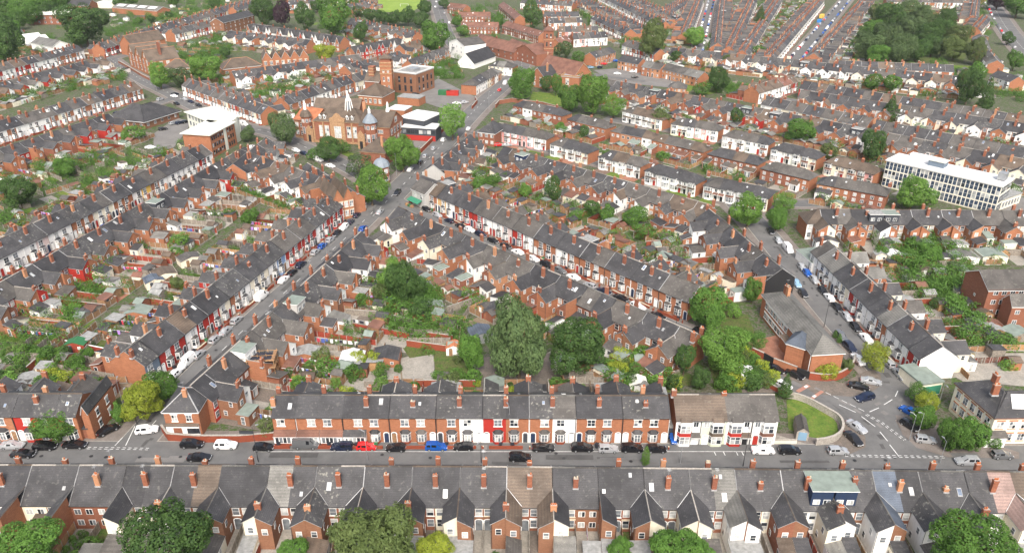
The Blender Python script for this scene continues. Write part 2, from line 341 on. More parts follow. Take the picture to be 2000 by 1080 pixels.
def mk_bay(x, yf, mat, lod, rng, w=2.0, d=.65, z0=0, h=2.65, panel=None, roofm='roof_grey', sur='white_frame'):
    """angled bay in front of wall y=yf (outwards is -y)"""
    m = MB(); r = MB(); panel = panel or mat
    P = [(x - w / 2, yf), (x - w / 2 + .42, yf - d), (x + w / 2 - .42, yf - d), (x + w / 2, yf)]
    for k in range(3):
        (ax, ay), (bx, by) = P[k], P[k + 1]; L = math.hypot(bx - ax, by - ay); u = ((bx - ax) / L, (by - ay) / L); n = (u[1], -u[0])
        m.q([(ax, ay, z0), (bx, by, z0), (bx, by, z0 + .75), (ax, ay, z0 + .75)], panel)
        m.q([(ax, ay, z0 + .75), (bx, by, z0 + .75), (bx, by, z0 + h), (ax, ay, z0 + h)], sur)
        c = ((ax + bx) / 2, (ay + by) / 2)
        if lod < 2 or k == 1:
            cols = 2 if k == 1 else 1; t = .1; cw = (L - t) / cols; g = pick(rng, GL)
            for i in range(cols):
                for q_, (za, zb) in enumerate(((.84, 1.72), (1.8, 2.38))):
                    a0 = -L / 2 + t + i * cw; a1 = a0 + cw - t
                    pts = [(c[0] + u[0] * a + n[0] * .02, c[1] + u[1] * a + n[1] * .02, z0 + z) for a, z in ((a0, za), (a1, za), (a1, zb), (a0, zb))]
                    m.q(pts, g if rng.random() < .6 else pick(rng, GL))
    e = .12; T = [(x - w / 2 - e, yf, z0 + h), (x - w / 2 + .38, yf - d - e, z0 + h), (x + w / 2 - .38, yf - d - e, z0 + h), (x + w / 2 + e, yf, z0 + h)]
    a, b = (x - w / 2 + .5, yf, z0 + h + .55), (x + w / 2 - .5, yf, z0 + h + .55)
    r.q([T[0], T[1], a], roofm); r.q([T[1], T[2], b, a], roofm); r.q([T[2], T[3], b], roofm)
    r.slab(T, .1, sur)
    return m, r

# ------------------------------------------------------------ one house: list of (name, parent name, MB)
def house_parts(s, rng):
    w, m, lod = s['w'], s['m'], s['lod']; df, dr, E, H = s['df'], s['dr'], s['E'], s['H']
    fm, rm, roof = s['front'], s['rear'], s['roof']; sb = s['side']
    out = []; W = w / 2 - .004
    lh, rh = s.get('lhip', False), s.get('rhip', False); kind = s['type']
    sf = (H - E) / df; sr = (H - E) / dr
    zr = lambda y: H - (sf * -y if y < 0 else sr * y)
    wl = MB(); dz = .10
    Ht = H - dz - .03
    wl.q([(-W, -df, 0), (W, -df, 0), (W, -df, E - dz), (-W, -df, E - dz)], fm)
    wl.q([(W, dr, 0), (-W, dr, 0), (-W, dr, E - dz), (W, dr, E - dz)], rm)
    for sx, hip in ((-1, lh), (1, rh)):
        p = [(sx * W, -df, 0), (sx * W, -df, E - dz), (sx * W, 0, Ht), (sx * W, dr, E - dz), (sx * W, dr, 0)]
        if hip: p.pop(2)
        wl.q(p if sx < 0 else p[::-1], s['endcol'] if s.get('endcol') and (s['lend'] if sx < 0 else s['rend']) else sb)
    if fm.startswith('brick') and kind == 'T' and lod < 2:
        wl.box(-W, W, -df - .06, -df + .01, E - .45, E - .2, rng.choice(['brick_pale', fm, 'paint_cream']))
    else: wl.box(-W, W, -df - .05, -df + .01, E - .3, E - .12, 'white_frame' if kind != 'T' else 'paint_white')
    if lod < 2:
        wl.bar((m * W * .97, -df - .1, .0), (m * W * .97, -df - .1, E - .1), .05, 'metal_dark' if rng.random() < .6 else 'white_frame')
    out.append(('wall', None, wl))
    # roof
    rf = MB(); xl, xr = -w / 2 - (0.12 if s['lend'] else 0), w / 2 + (0.12 if s['rend'] else 0)
    of, orr = .3, .22
    yf, yr = -df - of, dr + orr; zf, zr_ = E - sf * of, E - sr * orr; hl = df * .95
    if not (lh or rh):
        rf.slab([(xl, yf, zf), (xr, yf, zf), (xr, 0, H), (xl, 0, H)], .1, roof, 'lead'); rf.slab([(xl, 0, H), (xr, 0, H), (xr, yr, zr_), (xl, yr, zr_)], .1, roof, 'lead')
        rl, rr = xl, xr
    else:
        rl = xl + hl if lh else xl; rr = xr - hl if rh else xr
        if lh: xl -= .2
        if rh: xr += .2
        rf.q([(xl, yf, zf), (xr, yf, zf), (rr, 0, H), (rl, 0, H)], roof); rf.q([(rl, 0, H), (rr, 0, H), (xr, yr, zr_), (xl, yr, zr_)], roof)
        if lh: rf.q([(xl, yr, zr_), (xl, yf, zf), (rl, 0, H)], roof)
        if rh: rf.q([(xr, yf, zf), (xr, yr, zr_), (rr, 0, H)], roof)
        rf.q([(xl, yf, zf - .01), (xl, yr, zr_ - .01), (xr, yr, zr_ - .01), (xr, yf, zf - .01)], 'white_frame')
    rt = s.get('ridge', 'roof_grey')
    rf.box(rl, rr, -.13, .13, H - .06, H + .07, rt)
    if s.get('seam') and kind == 'T' and not (lh or rh):
        xx = m * w / 2
        for (ya, za, yb, zb) in ((yf, zf, 0, H), (0, H, yr, zr_)):
            rf.slab([(xx - .07, ya, za + .05), (xx + .07, ya, za + .05), (xx + .07, yb, zb + .05), (xx - .07, yb, zb + .05)], .05, 'lead' if rng.random() < .6 else 'roof_dark')
    if lod < 2:
        rf.box(xl + .0, xr - .0, yf - .09, yf + .03, zf - .14, zf - .02, 'metal_dark'); rf.box(xl, xr, yr - .03, yr + .09, zr_ - .14, zr_ - .02, 'metal_dark')
    out.append(('roof', None, rf))
    # skylights / dormer
    for k in range(s.get('sky', 0)):
        side = -1 if rng.random() < .5 else 1; ww, ll = rng.choice([(.5, .6), (.75, 1.1), (.5, .5)]); yy = side * rng.uniform(.9, (df if side < 0 else dr) - 1.3); xx = rng.uniform(-.3, .3) * w
        sl_ = sf if side < 0 else sr; a = MB(); b = [(xx - ww / 2, yy - ll / 2), (xx + ww / 2, yy - ll / 2), (xx + ww / 2, yy + ll / 2), (xx - ww / 2, yy + ll / 2)]
        a.slab([(x, y, zr(y) + .1) for x, y in b], .12, rng.choice(['white_frame', 'metal_grey', 'lead']))
        k2 = .8; a.q([(xx + (x - xx) * k2, yy + (y - yy) * k2, zr(y) * k2 + zr(yy) * (1 - k2) + .115) for x, y in b], rng.choice(['glass_roof', 'glass_light', 'flat_white']))
        out.append(('skylight', 'roof', a))
    if s.get('dormer'):
        a = MB(); dm = s['dormer']; y0, y1 = .5, dr - .5; zt = H - .12
        a.box(-w / 2 + .15, w / 2 - .15, y0, y1, zr(y1) - .2, zt - .1, dm); a.slab([(-w / 2, y0 - .4, zt + .06), (w / 2, y0 - .4, zt + .06), (w / 2, y1 + .25, zt), (-w / 2, y1 + .25, zt)], .14, s.get('dormroof', 'felt_green'), 'white_frame')
        for xx in (-w * .22, w * .22): win(a, (xx, y1, zr(y1) + .25), (1, 0), (0, 1), 1.1, 1.0, 2, 1, rng, None, 0)
        out.append(('dormer', 'roof', a))
    if s.get('fdormer'):
        a = MB(); x0 = 0; y1 = -df * .55; zb = zr(y1); 
        a.q([(-.6, y1, zb), (.6, y1, zb), (.6, y1, zb + 1.2), (0, y1, zb + 1.75), (-.6, y1, zb + 1.2)], 'white_frame')
        yb = -df * .1
        a.q([(-.7, y1 - .1, zb + 1.15), (0, y1 - .1, zb + 1.8), (0, yb + .3, zb + 1.8), (-.7, yb, zb + 1.15)], roof); a.q([(0, y1 - .1, zb + 1.8), (.7, y1 - .1, zb + 1.15), (.7, yb, zb + 1.15), (0, yb + .3, zb + 1.8)], roof)
        a.q([(-.6, y1, zb), (-.6, y1, zb + 1.2), (-.6, yb, zb + 1.2)], 'white_frame'); a.q([(.6, y1, zb), (.6, yb, zb + 1.2), (.6, y1, zb + 1.2)], 'white_frame')
        win(a, (0, y1, zb + .25), (-1, 0), (0, -1), .8, .9, 1, 2, rng); out.append(('dormer', 'roof', a))
    xa = -m * w / 2
    if s.get('chim', True):
        for side in ((-1, 1) if kind == 'T' and s.get('chim2', True) else (0,)):
            d = df if side < 0 else dr; yy = side * d * s.get('cpos', .42); top = s.get('ctop', H + 1.0) - (s.get('cdrop', 0) if side < 0 else 0)
            if rng.random() < .05: continue
            xx = xa if kind != 'S' else -m * w / 2
            if kind == 'S' and m < 0: continue
            top2 = top - (1.0 if rng.random() < .06 else 0) + rng.uniform(-.15, .15)
            if side == 0: out.append(('chimney', 'roof', chimney(xx, 0, H - .6, H + 1.0, .95, .6, 4, s.get('cmat', 'chimney_brick'), rng, lod)))
            elif m > 0 or s['lend' if m < 0 else 'rend'] and False:
                out.append(('chimney', 'roof', chimney(xx, yy, zr(yy) - .35, max(top2, zr(yy) + .9), s.get('cw', .84), .58, 2 + (rng.random() < .6), s.get('cmat', 'chimney_brick'), rng, lod)))
    sur = 'paint_white' if fm != 'paint_white' else 'paint_grey'
    if fm == 'paint_white' and rng.random() < .7: sur = 'paint_white'
    U, N = (-1, 0), (0, -1)
    fw = s.get('fwin', True)
    if kind == 'T' and fw:
        xb = -m * (w / 2 - 1.5)
        a = MB(); win(a, (xb, -df, E - 2.25), U, N, 1.5, 1.5, 2, 2, rng, sur, lod); out.append(('window', None, a))
        dm = rng.choice(['paint_white', 'white_frame', 'white_frame', 'paint_red', 'paint_darkgrey', 'timber', 'white_frame', 'paint_navy'])
        if s.get('front_kind', 'bay') == 'bay':
            b, r_ = mk_bay(xb, -df, fm, lod, rng, 2.0, .7, 0, 2.55, fm if rng.random() < .5 else 'brick_wall', rng.choice(['roof_grey', 'roof_dark', 'roof_slate']))
            out.append(('bay_window', None, b)); out.append(('bay_roof', 'bay_window', r_))
            a = MB(); door(a, (m * (w / 2 - .72), -df, .12), U, N, .85, 2.05, dm, 'white_frame' if fm != 'paint_white' else 'paint_grey' if rng.random() < .4 else 'white_frame'); out.append(('door', None, a))
        elif s['front_kind'] == 'porch':
            a = MB(); y1 = -df - 1.15
            a.box(-W + .1, W - .1, y1, -df + .01, 0, .7, 'brick_wall'); a.box(-W + .1, W - .1, y1, -df + .01, .7, 2.35, 'white_frame')
            nb = 5; cw = (w - .7) / nb
            for i in range(nb):
                c = -w / 2 + .35 + (i + .5) * cw
                if (i == nb - 1) == (m > 0) and (i in (0, nb - 1)):
                    a.box(c - cw * .42, c + cw * .42, y1 - .03, y1, .1, 2.2, 'white_frame'); a.box(c - .12, c + .12, y1 - .04, y1 - .02, 1.1, 1.9, 'glass_dark')
                else: a.q([(c + cw * .4, y1 - .015, .82), (c - cw * .4, y1 - .015, .82), (c - cw * .4, y1 - .015, 2.2), (c + cw * .4, y1 - .015, 2.2)][::-1], pick(rng, GL))
            r_ = MB(); r_.slab([(-W + .02, y1 - .2, 2.3), (W - .02, y1 - .2, 2.3), (W - .02, -df, 3.05), (-W + .02, -df, 3.05)], .1, s.get('porchroof', 'roof_redbrown'), 'white_frame')
            out.append(('porch', None, a)); out.append(('porch_roof', 'porch', r_))
        else:
            a = MB(); win(a, (xb, -df, .8), U, N, 1.5, 1.5, 2, 2, rng, sur, lod); out.append(('window', None, a))
            a = MB(); door(a, (m * (w / 2 - .72), -df, .12), U, N, .85, 2.05, dm); out.append(('door', None, a))
    if kind == 'S' and fw:
        xb = -m * (w / 2 - 1.75)
        pm = s.get('panel', fm)
        b, r_ = mk_bay(xb, -df, fm, lod, rng, 2.7, .7, 0, 2.5, pm, s.get('bayband', 'roof_redbrown')); out.append(('bay_window', None, b)); out.append(('bay_roof', 'bay_window', r_))
        b, r_ = mk_bay(xb, -df, fm, lod, rng, 2.7, .7, 2.5, E - 2.75, s.get('bayband', pm), roof)
        out.append(('bay_window', None, b)); out.append(('bay_roof', 'bay_window', r_))
        a = MB(); win(a, (m * (w / 2 - 1.0), -df, E - 1.75), U, N, 1.0, 1.15, 2, 1, rng, None, lod); out.append(('window', None, a))
        a = MB(); door(a, (m * (w / 2 - 1.0), -df, .12), U, N, .95, 2.0, rng.choice(['timber', 'white_frame', 'paint_red', 'paint_black'])); out.append(('door', None, a))
        if rng.random() < .6:
            a = MB(); a.slab([(m * (w / 2 - 1.0) - .9, -df - 1.1, 2.45), (m * (w / 2 - 1.0) + .9, -df - 1.1, 2.45), (m * (w / 2 - 1.0) + .9, -df, 2.95), (m * (w / 2 - 1.0) - .9, -df, 2.95)], .14, rng.choice(['roof_redbrown', 'roof_grey', 'roof_brown']), 'white_frame'); out.append(('porch_roof', None, a))
    if kind == 'G' and fw:
        # front gable with white bargeboards over a two-storey bay
        xb = -m * (w / 2 - 1.5); gw = 1.55; zt = H - .15; yg = -df - .75; zl = E - .1
        a = MB(); yb_ = -.25
        a.q([(xb - gw, yg, 0), (xb + gw, yg, 0), (xb + gw, yg, zl), (xb, yg, zt), (xb - gw, yg, zl)], fm)
        a.q([(xb - gw, -df, 0), (xb - gw, yg, 0), (xb - gw, yg, zl), (xb - gw, -df, zl)], fm); a.q([(xb + gw, yg, 0), (xb + gw, -df, 0), (xb + gw, -df, zl), (xb + gw, yg, zl)], fm)
        out.append(('front_gable', None, a))
        g2 = MB(); e = .2; yo = yg - .25
        sl2 = (zt - zl) / gw
        for sx in (-1, 1):
            p = [(xb + sx * (gw + e), yo, zl - sl2 * e + .08), (xb, yo, zt + .1), (xb, yb_, zt + .1), (xb + sx * (gw + e), -df * .95, zl - sl2 * e + .08)]
            g2.q(p if sx > 0 else p[::-1], roof)
            p = [(xb + sx * (gw + e), yo - .01, zl - sl2 * e - .22), (xb + sx * (gw + e), yo - .01, zl - sl2 * e + .12), (xb, yo - .01, zt + .15), (xb, yo - .01, zt - .22)]
            g2.q(p if sx < 0 else p[::-1], 'white_frame')
        out.append(('gable_roof', 'front_gable', g2))
        for z0, hh in ((.8, 1.5), (3.4, 1.5)):
            a = MB(); win(a, (xb, yg, z0), U, N, 1.9, hh, 3, 2, rng, None, lod); out.append(('window', 'front_gable', a))
        a = MB(); win(a, (m * (w / 2 - .9), -df, 3.5), U, N, .9, 1.3, 1, 2, rng, sur, lod); out.append(('window', None, a))
        a = MB(); door(a, (m * (w / 2 - .8), -df, .12), U, N, .9, 2.05, 'timber'); out.append(('door', None, a))
    if kind == 'M' and fw:
        for z0 in (.9, 3.3):
            for xx in (-w * .27, w * .25):
                if z0 < 1 and xx * m > 0:
                    a = MB(); door(a, (xx, -df, .1), U, N, .9, 2.0, rng.choice(['white_frame', 'timber', 'paint_black'])); out.append(('door', None, a)); continue
                a = MB(); win(a, (xx, -df, z0), U, N, 1.15, 1.1, 2, 1, rng, None, lod, rng.choice(['white_frame', 'timber'])); out.append(('window', None, a))
    # rear
    if s.get('rear_detail', True):
        U2 = (1, 0); N2 = (0, 1)
        wing = s.get('wing', 0); ww = s.get('ww', 2.65)
        xs = -m * (w / 2 - (w - (ww if wing else 0)) / 2 - .0) if wing else 0
        free = w - ww if wing else w
        for z0, hh in ((E - 2.1, 1.35), (.85, 1.4)) if lod < 2 else ((E - 2.1, 1.35),):
            if wing:
                if z0 < 1 and rng.random() < .5:
                    a = MB(); door(a, (xs, dr, .08), U2, N2, min(1.1, free - .3), 2.05, 'glass_mid', 'white_frame'); out.append(('door', None, a))
                else: a = MB(); win(a, (xs, dr, z0), U2, N2, min(1.15, free - .3), hh + .15, 1, 2, rng, None if rm.startswith('paint') else rng.choice([None, 'stone', 'paint_white']), lod); out.append(('window', None, a))
            else:
                for xx in (-w * .24, w * .24): a = MB(); win(a, (xx, dr, z0), U2, N2, 1.1, 1.15, 2, 1, rng, None, lod); out.append(('window', None, a))
        if wing:
            Lw = wing; Hw = s.get('Hw', 6.6); Ew = s.get('Ew', 4.8); xi, xo = m * w / 2, m * (w / 2 - ww); wm = s['wingmat']; k = m * .004
            y1 = dr + Lw; top = .1
            a = MB()
            def Q(p, mt): a.q(p if m > 0 else p[::-1], mt)
            Q([(xi - k, y1, 0), (xo, y1, 0), (xo, y1, Ew - top), (xi - k, y1, Hw - top)], wm)
            Q([(xo, y1, 0), (xo, dr, 0), (xo, dr, Ew - top), (xo, y1, Ew - top)], s.get('wingside', wm))
            Q([(xi - k, dr, 0), (xi - k, y1, 0), (xi - k, y1, Hw - top), (xi - k, dr, Hw - top)], sb)
            if rng.random() < .5: a.bar((xo + m * .1, y1 + .06, 0), (xo + m * .1, y1 + .06, Ew - .1), .045, 'metal_dark')
            out.append(('rear_wing', None, a))
            r_ = MB(); wr = s.get('wingroof', roof)
            yi = (H - Hw) / sr; e = .2; ze = Ew - (Hw - Ew) / ww * e; yo = max((H - ze) / sr, 0)
            yo = min(yo, dr + .15)
            p = [(xi, yi, Hw), (xo - m * e, yo, ze), (xo - m * e, y1 + .15, ze), (xi, y1 + .15, Hw)]
            r_.slab(p if m < 0 else p[::-1], .1, wr, 'lead')
            r_.box(min(xi, xi - m * .1), max(xi, xi - m * .1), yi, y1 + .15, Hw - .03, Hw + .06, rt)
            if lod == 0 and rng.random() < .45:
                r_.slab([(xi - m * .17, yi + .1, Hw + .02), (xi - m * .05, yi + .05, Hw + .07), (xo - m * .05, yo + .1, ze + .12), (xo - m * .17, yo + .15, ze + .1)][::m], .05, 'cloth_white' if rng.random() < .4 else 'lead')
            out.append(('wing_roof', 'rear_wing', r_))
            if rng.random() < s.get('wchim', .55) and m > 0:
                yc = y1 - (.5 if s.get('wcend', True) else Lw * .45)
                out.append(('chimney', 'rear_wing', chimney(xi, yc, Hw - 1.2, Hw + 1.0, 1.0, .5, 3, 'chimney_brick', rng, lod)))
            a = MB(); win(a, (m * (w / 2 - ww / 2), y1, 3.1), U2, N2, .95, 1.2, 1, 2, rng, None, lod); out.append(('window', 'rear_wing', a))
            if lod < 2:
                for yy, z0 in ((dr + Lw * .3, .9), (dr + Lw * .65, 3.2)):
                    a = MB(); win(a, (xo, yy, z0), (0, 1) if m > 0 else (0, -1), (-m, 0), .8, 1.15, 1, 2, rng, None, lod); out.append(('window', 'rear_wing', a))
            Le = s.get('ext', 0)
            if Le:
                xo2 = xo if rng.random() < .7 else m * (w / 2 - min(w - .3, ww + 1)); em = s['extmat']; er = s['extroof']
                z0_, z1_ = (2.4, 3.3) if not er.startswith('felt') else (2.6, 2.75)
                a = MB(); y2 = y1 + Le; xl_, xr_ = min(xi - k, xo2), max(xi - k, xo2); a.box(xl_, xr_, y1 - .01, y2, 0, z0_ - .05, em)
                gb = rng.random() < .45 and not er.startswith('felt')
                if not gb and z1_ > z0_ + .5:
                    a.q([(xi - k, y2, z0_ - .06), (xo2, y2, z0_ - .06), (xi - k, y2, z1_ - .12)][::m], em)
                win(a, ((xl_ + xr_) / 2, y2, .95), U2, N2, 1.0, 1.0, 2, 1, rng, None, 2)
                if lod < 2: win(a, (xo2, (y1 + y2) / 2, .2), (0, 1) if m > 0 else (0, -1), (-m, 0), .85, 1.9, 1, 2, rng, None, 2)
                out.append(('rear_extension', None, a))
                b = MB()
                if gb:
                    b.slab([(xl_ - (.15 if m > 0 else 0), y1, z1_), (xr_ + (.15 if m < 0 else 0), y1, z1_), (xr_ + (.15 if m < 0 else 0), y2 + .2, z0_), (xl_ - (.15 if m > 0 else 0), y2 + .2, z0_)], .1, er, 'white_frame' if rng.random() < .4 else 'lead')
                else:
                    zz0 = z1_ if True else z0_
                    p = [(xi, y1, z1_), (xo2 - m * .15, y1, z0_), (xo2 - m * .15, y2 + .15, z0_), (xi, y2 + .15, z1_)]
                    b.slab(p if m < 0 else p[::-1], .1, er, 'white_frame' if rng.random() < .4 else 'lead')
                out.append(('extension_roof', 'rear_extension', b))
        elif s.get('ext', 0) and rng.random() < .75:
            Le = s['ext']; x0, x1 = (-w / 2 + .1, w / 2 - .3) if rng.random() < .4 else (-w / 2 + .1, 0) if m > 0 else (0, w / 2 - .1)
            a = MB(); a.box(x0, x1, dr - .01, dr + Le, 0, 2.45, s['extmat']); win(a, ((x0 + x1) / 2, dr + Le, .3), U2, N2, min(2.2, x1 - x0 - .5), 1.9, 3, 1, rng, None, 2); out.append(('rear_extension', None, a))
            b = MB(); b.slab([(x0 - .1, dr, 3.3), (x1 + .1, dr, 3.3), (x1 + .1, dr + Le + .2, 2.5), (x0 - .1, dr + Le + .2, 2.5)], .1, s['extroof'], 'white_frame'); out.append(('extension_roof', 'rear_extension', b))
    return out
WORD = {'brick_orange': 'orange brick', 'brick_red': 'red brick', 'brick_brown': 'brown brick', 'brick_pale': 'pale brick', 'paint_white': 'white painted', 'paint_cream': 'cream painted', 'paint_pink': 'pale pink', 'paint_red': 'dark red painted',
        'paint_blue': 'light blue painted', 'paint_slateblue': 'slate-blue painted', 'paint_yellow': 'yellow painted', 'paint_tan': 'tan painted', 'paint_grey': 'grey rendered', 'paint_darkgrey': 'charcoal painted', 'paint_palegreen': 'pale green', 'paint_palepink': 'salmon pink', 'paint_black': 'black'}
RW = {'roof_slate': 'slate', 'roof_dark': 'dark', 'roof_grey': 'grey', 'roof_brown': 'brown', 'roof_redbrown': 'red-brown', 'roof_pale': 'pale grey', 'roof_pink': 'pink', 'roof_blue': 'blue-grey', 'roof_orange': 'orange', 'roof_oldslate': 'patchy grey'}
KW = {'T': ('terraced_house', 'terraced house', 'house'), 'S': ('bay_fronted_house', 'bay-fronted house', 'house'), 'G': ('gabled_house', 'gabled house', 'house'), 'M': ('estate_house', 'estate house', 'house')}
def build_house(s):
    rng = random.Random(s['seed']); parts = house_parts(s, rng)
    nm, kw, cat = KW[s['type']]
    root = link(nm, None, None, s['loc'], s['rz'])
    col = WORD.get(s['front'] if s['show'] == 'front' else s['rear'], 'brick')
    extra = f" with {RW.get(s['roof'], 'grey')} roof"
    lb = f"{col} house{extra}, {ordn(s['rank'])} from {s['from']} in {s['desc']}"
    if len(lb.replace('-', ' ').split()) > 16: lb = f"{col} house, {ordn(s['rank'])} from {s['from']} in {s['desc']}"
    if len(lb.replace('-', ' ').split()) > 16: lb = f"{col} house, {ordn(s['rank'])} from {s['from']}, {s['desc'][4:] if s['desc'].startswith('the ') else s['desc']}"
    tag(root, lb, cat, s['group'])
    made = {}
    for n, par, mb in parts:
        if not mb.f: continue
        o = link(n, mb.mesh(n), made.get(par, root)); made.setdefault(n, o)
    return root

# ------------------------------------------------------------ rows
HS = []; ROWS = {}; FENCES = []; SHEDS = []; BUSH = []; LINES = []; GMB = MB(); FW = []; BINS = []
RC = {'r1': ['roof_slate', 'roof_slate', 'roof_dark', 'roof_slate', 'roof_slate', 'roof_slate', 'roof_oldslate'], 'mixed': ['roof_slate', 'roof_slate', 'roof_slate', 'roof_oldslate', 'roof_dark', 'roof_grey', 'roof_grey', 'roof_brown'], 'slate': ['roof_slate', 'roof_slate', 'roof_dark', 'roof_oldslate', 'roof_slate', 'roof_grey', 'roof_oldslate'],
      'grey': ['roof_grey', 'roof_slate', 'roof_grey', 'roof_pale', 'roof_slate'], 'brown': ['roof_brown', 'roof_brown', 'roof_redbrown'], 'redbrown': ['roof_redbrown'], 'semi': ['roof_grey', 'roof_grey', 'roof_slate', 'roof_brown', 'roof_slate']}
CC = {'b': 'brick_orange', 'B': 'brick_red', 'n': 'brick_brown', 'p': 'brick_pale', 'w': 'paint_white', 'c': 'paint_cream', 'k': 'paint_pink', 'r': 'paint_red', 'l': 'paint_blue', 's': 'paint_slateblue', 'y': 'paint_yellow', 't': 'paint_tan', 'g': 'paint_grey', 'd': 'paint_darkgrey', 'G': 'paint_palegreen', 'P': 'paint_palepink'}
ROWI = [0]
def row(name, desc, p0, p1, side, typ='T', colors=None, n=None, pitch=None, H=8.2, E=5.3, df=4.1, dr=4.1, roofs='mixed', rears='bbBnpwcg', fronts='bbbBwwcr', garden=14, wing=4.3, ext=3.6, show=None, hips=(0, 0), fg=1.8, **kw):
    ROWI[0] += 1; rng = random.Random(ROWI[0] * 101 + 5)
    a = G(*p0, H); b = G(*p1, H); L = math.hypot(b[0] - a[0], b[1] - a[1])
    d = ((b[0] - a[0]) / L, (b[1] - a[1]) / L); nl = (-d[1], d[0])
    fr = nl if side == 'L' else (d[0] * 0 + d[1], -d[0])
    pitch = pitch or {'T': 4.35, 'S': 6.2, 'G': 5.2, 'M': 5.2}[typ]
    n = n or max(1, round(L / pitch)); w = L / n
    # local frame: -y is the front direction fr ; +x = rot
    rz = math.atan2(fr[1], fr[0]) + math.pi / 2      # local -y -> fr
    lx = (math.cos(rz), math.sin(rz)); sgn = 1 if lx[0] * d[0] + lx[1] * d[1] > 0 else -1
    mid = ((a[0] + b[0]) / 2, (a[1] + b[1]) / 2)
    camdot = fr[0] * -mid[0] + fr[1] * -mid[1]
    show = show or ('front' if camdot > 0 else 'rear')
    ROWS[name] = dict(a=a, b=b, d=d, fr=fr, df=df, dr=dr, w=w, n=n, L=L)
    left = 'left' if p0[0] <= p1[0] else 'right'
    if abs(p1[0] - p0[0]) < abs(p1[1] - p0[1]) * .8: left = 'near end' if p0[1] > p1[1] else 'far end'
    rv = (-fr[0], -fr[1]); prevroof = None
    k0 = kw.get('more', 0)
    for i in range(-k0, n):
        t = (i + .5) / n; X, Y = a[0] + (b[0] - a[0]) * t, a[1] + (b[1] - a[1]) * t
        pxs = PX(X, Y, 3); dist = Y
        m = (1 if i % 2 == 0 else -1) * sgn * (-1 if kw.get('flip') else 1)
        lod = 0 if Y < 175 else (1 if Y < 290 else 2)
        c = colors[i] if colors and 0 <= i < len(colors) else rng.choice(fronts)
        rm = CC[rng.choice(rears)] if rng.random() < .75 else 'brick_red'
        if i % 2 or prevroof is None or rng.random() < .3: prevroof = rng.choice(RC[roofs])
        rf = kw.get('rooflist', {}).get(i, prevroof)
        wm = CC[rng.choice(rears)]
        s = dict(w=w, m=m, lod=lod, df=df, dr=dr, E=E, H=H, front=CC[c], rear=rm, roof=rf, side=kw.get('sidem', 'brick_orange'), type=typ, lend=(i == -k0 and sgn > 0) or (i == n - 1 and sgn < 0), rend=(i == n - 1 and sgn > 0) or (i == -k0 and sgn < 0),
                 seam=rng.random() < .8, ridge=rng.choice(['roof_grey', 'roof_pale', 'roof_brown', 'mortar']) if typ != 'M' else rf, sky=(rng.random() < .45) + (rng.random() < .2), wing=wing * rng.uniform(.88, 1.12) if rng.random() < .96 else 0, wingmat=wm, wingroof=rf if rng.random() < .7 else rng.choice(RC[roofs]),
                 ext=ext * rng.uniform(.7, 1.25) if rng.random() < .85 else 0, extmat=rng.choice([wm, 'brick_orange', 'brick_red', 'paint_white', 'paint_cream']), extroof=rng.choice(['roof_slate', 'roof_grey', 'roof_pale', 'roof_grey', 'roof_dark', 'roof_brown', 'felt_grey', 'roof_redbrown', 'roof_slate'] + (['felt_green'] if kw.get('felt', 1) else [])),
                 seed=ROWI[0] * 1000 + i + 500, loc=(X, Y, 0), rz=rz, show=show, rank=i + 1 + k0, desc=desc, group=f'houses in {desc}', **{'from': left})
        if i == n - 1 and 'endm' in kw and 'b' in kw['endm']: s['endcol'] = kw['endm']['b']
        if hips[0] and i == 0: s['lhip' if sgn > 0 else 'rhip'] = True
        if hips[1] and i == n - 1: s['rhip' if sgn > 0 else 'lhip'] = True
        if typ == 'S' : s['wing'] = 0; s['panel'] = CC[c]; s['bayband'] = rng.choice(['roof_redbrown', 'paint_white', 'roof_brown', 'paint_white', 'roof_grey'])
        if typ == 'M': s['wing'] = 0; s['ext'] = 0; s['chim'] = rng.random() < .15
        if typ == 'G' and kw.get('nowing'): s['wing'] = 0
        if i in kw.get('dormers', {}): s['dormer'] = kw['dormers'][i]
        elif typ in 'TS' and rng.random() < .02 and lod: s['dormer'] = 'paint_darkgrey'; s['dormroof'] = 'felt_grey'
        if i in kw.get('fdormers', ()): s['fdormer'] = 1
        for q_ in ('cdrop', 'ww', 'Hw', 'Ew', 'ctop', 'cpos', 'cw', 'wchim', 'wcend', 'chim2', 'cmat', 'porchroof', 'front_kind', 'fwin', 'rear_detail'):
            if q_ in kw: s[q_] = kw[q_]
        if 'porches' in kw and i in kw['porches']: s['front_kind'] = 'porch'; s['porchroof'] = kw['porches'][i]
        if 'over' in kw and i in kw['over']: s.update(kw['over'][i])
        vis = -60 < pxs[0] < 2060 and -25 < pxs[1] < 1150
        if vis: HS.append(s)
        # garden strip
        if garden > 0 and vis:
            y0 = dr; y1 = dr + (wing if s['wing'] else 0) + garden * rng.uniform(.93, 1.0)
            def W_(x, y): return (X + lx[0] * x - fr[0] * y, Y + lx[1] * x - fr[1] * y)
            mt = rng.choice(['slabs', 'slabs', 'overgrown', 'overgrown', 'lawn', 'dirt', 'slabs_dark', 'brick_paving', 'overgrown']) if kw.get('gmat') is None else rng.choice(kw['gmat'])
            ysp = y0 + (y1 - y0) * rng.uniform(.45, .8)
            zz = .012 + (ROWI[0] % 7) * .004
            def strip(ya, yb, mm):
                p = [W_(-w / 2, ya), W_(w / 2, ya), W_(w / 2, yb), W_(-w / 2, yb)]; ar = sum(p[k][0] * p[(k + 1) % 4][1] - p[(k + 1) % 4][0] * p[k][1] for k in range(4))
                if ar < 0: p = p[::-1]
                GMB.q([(x, y, zz) for x, y in p], mm)
            strip(y0, ysp, rng.choice(['slabs', 'slabs_dark', 'slabs', mt])); strip(ysp, y1, mt)
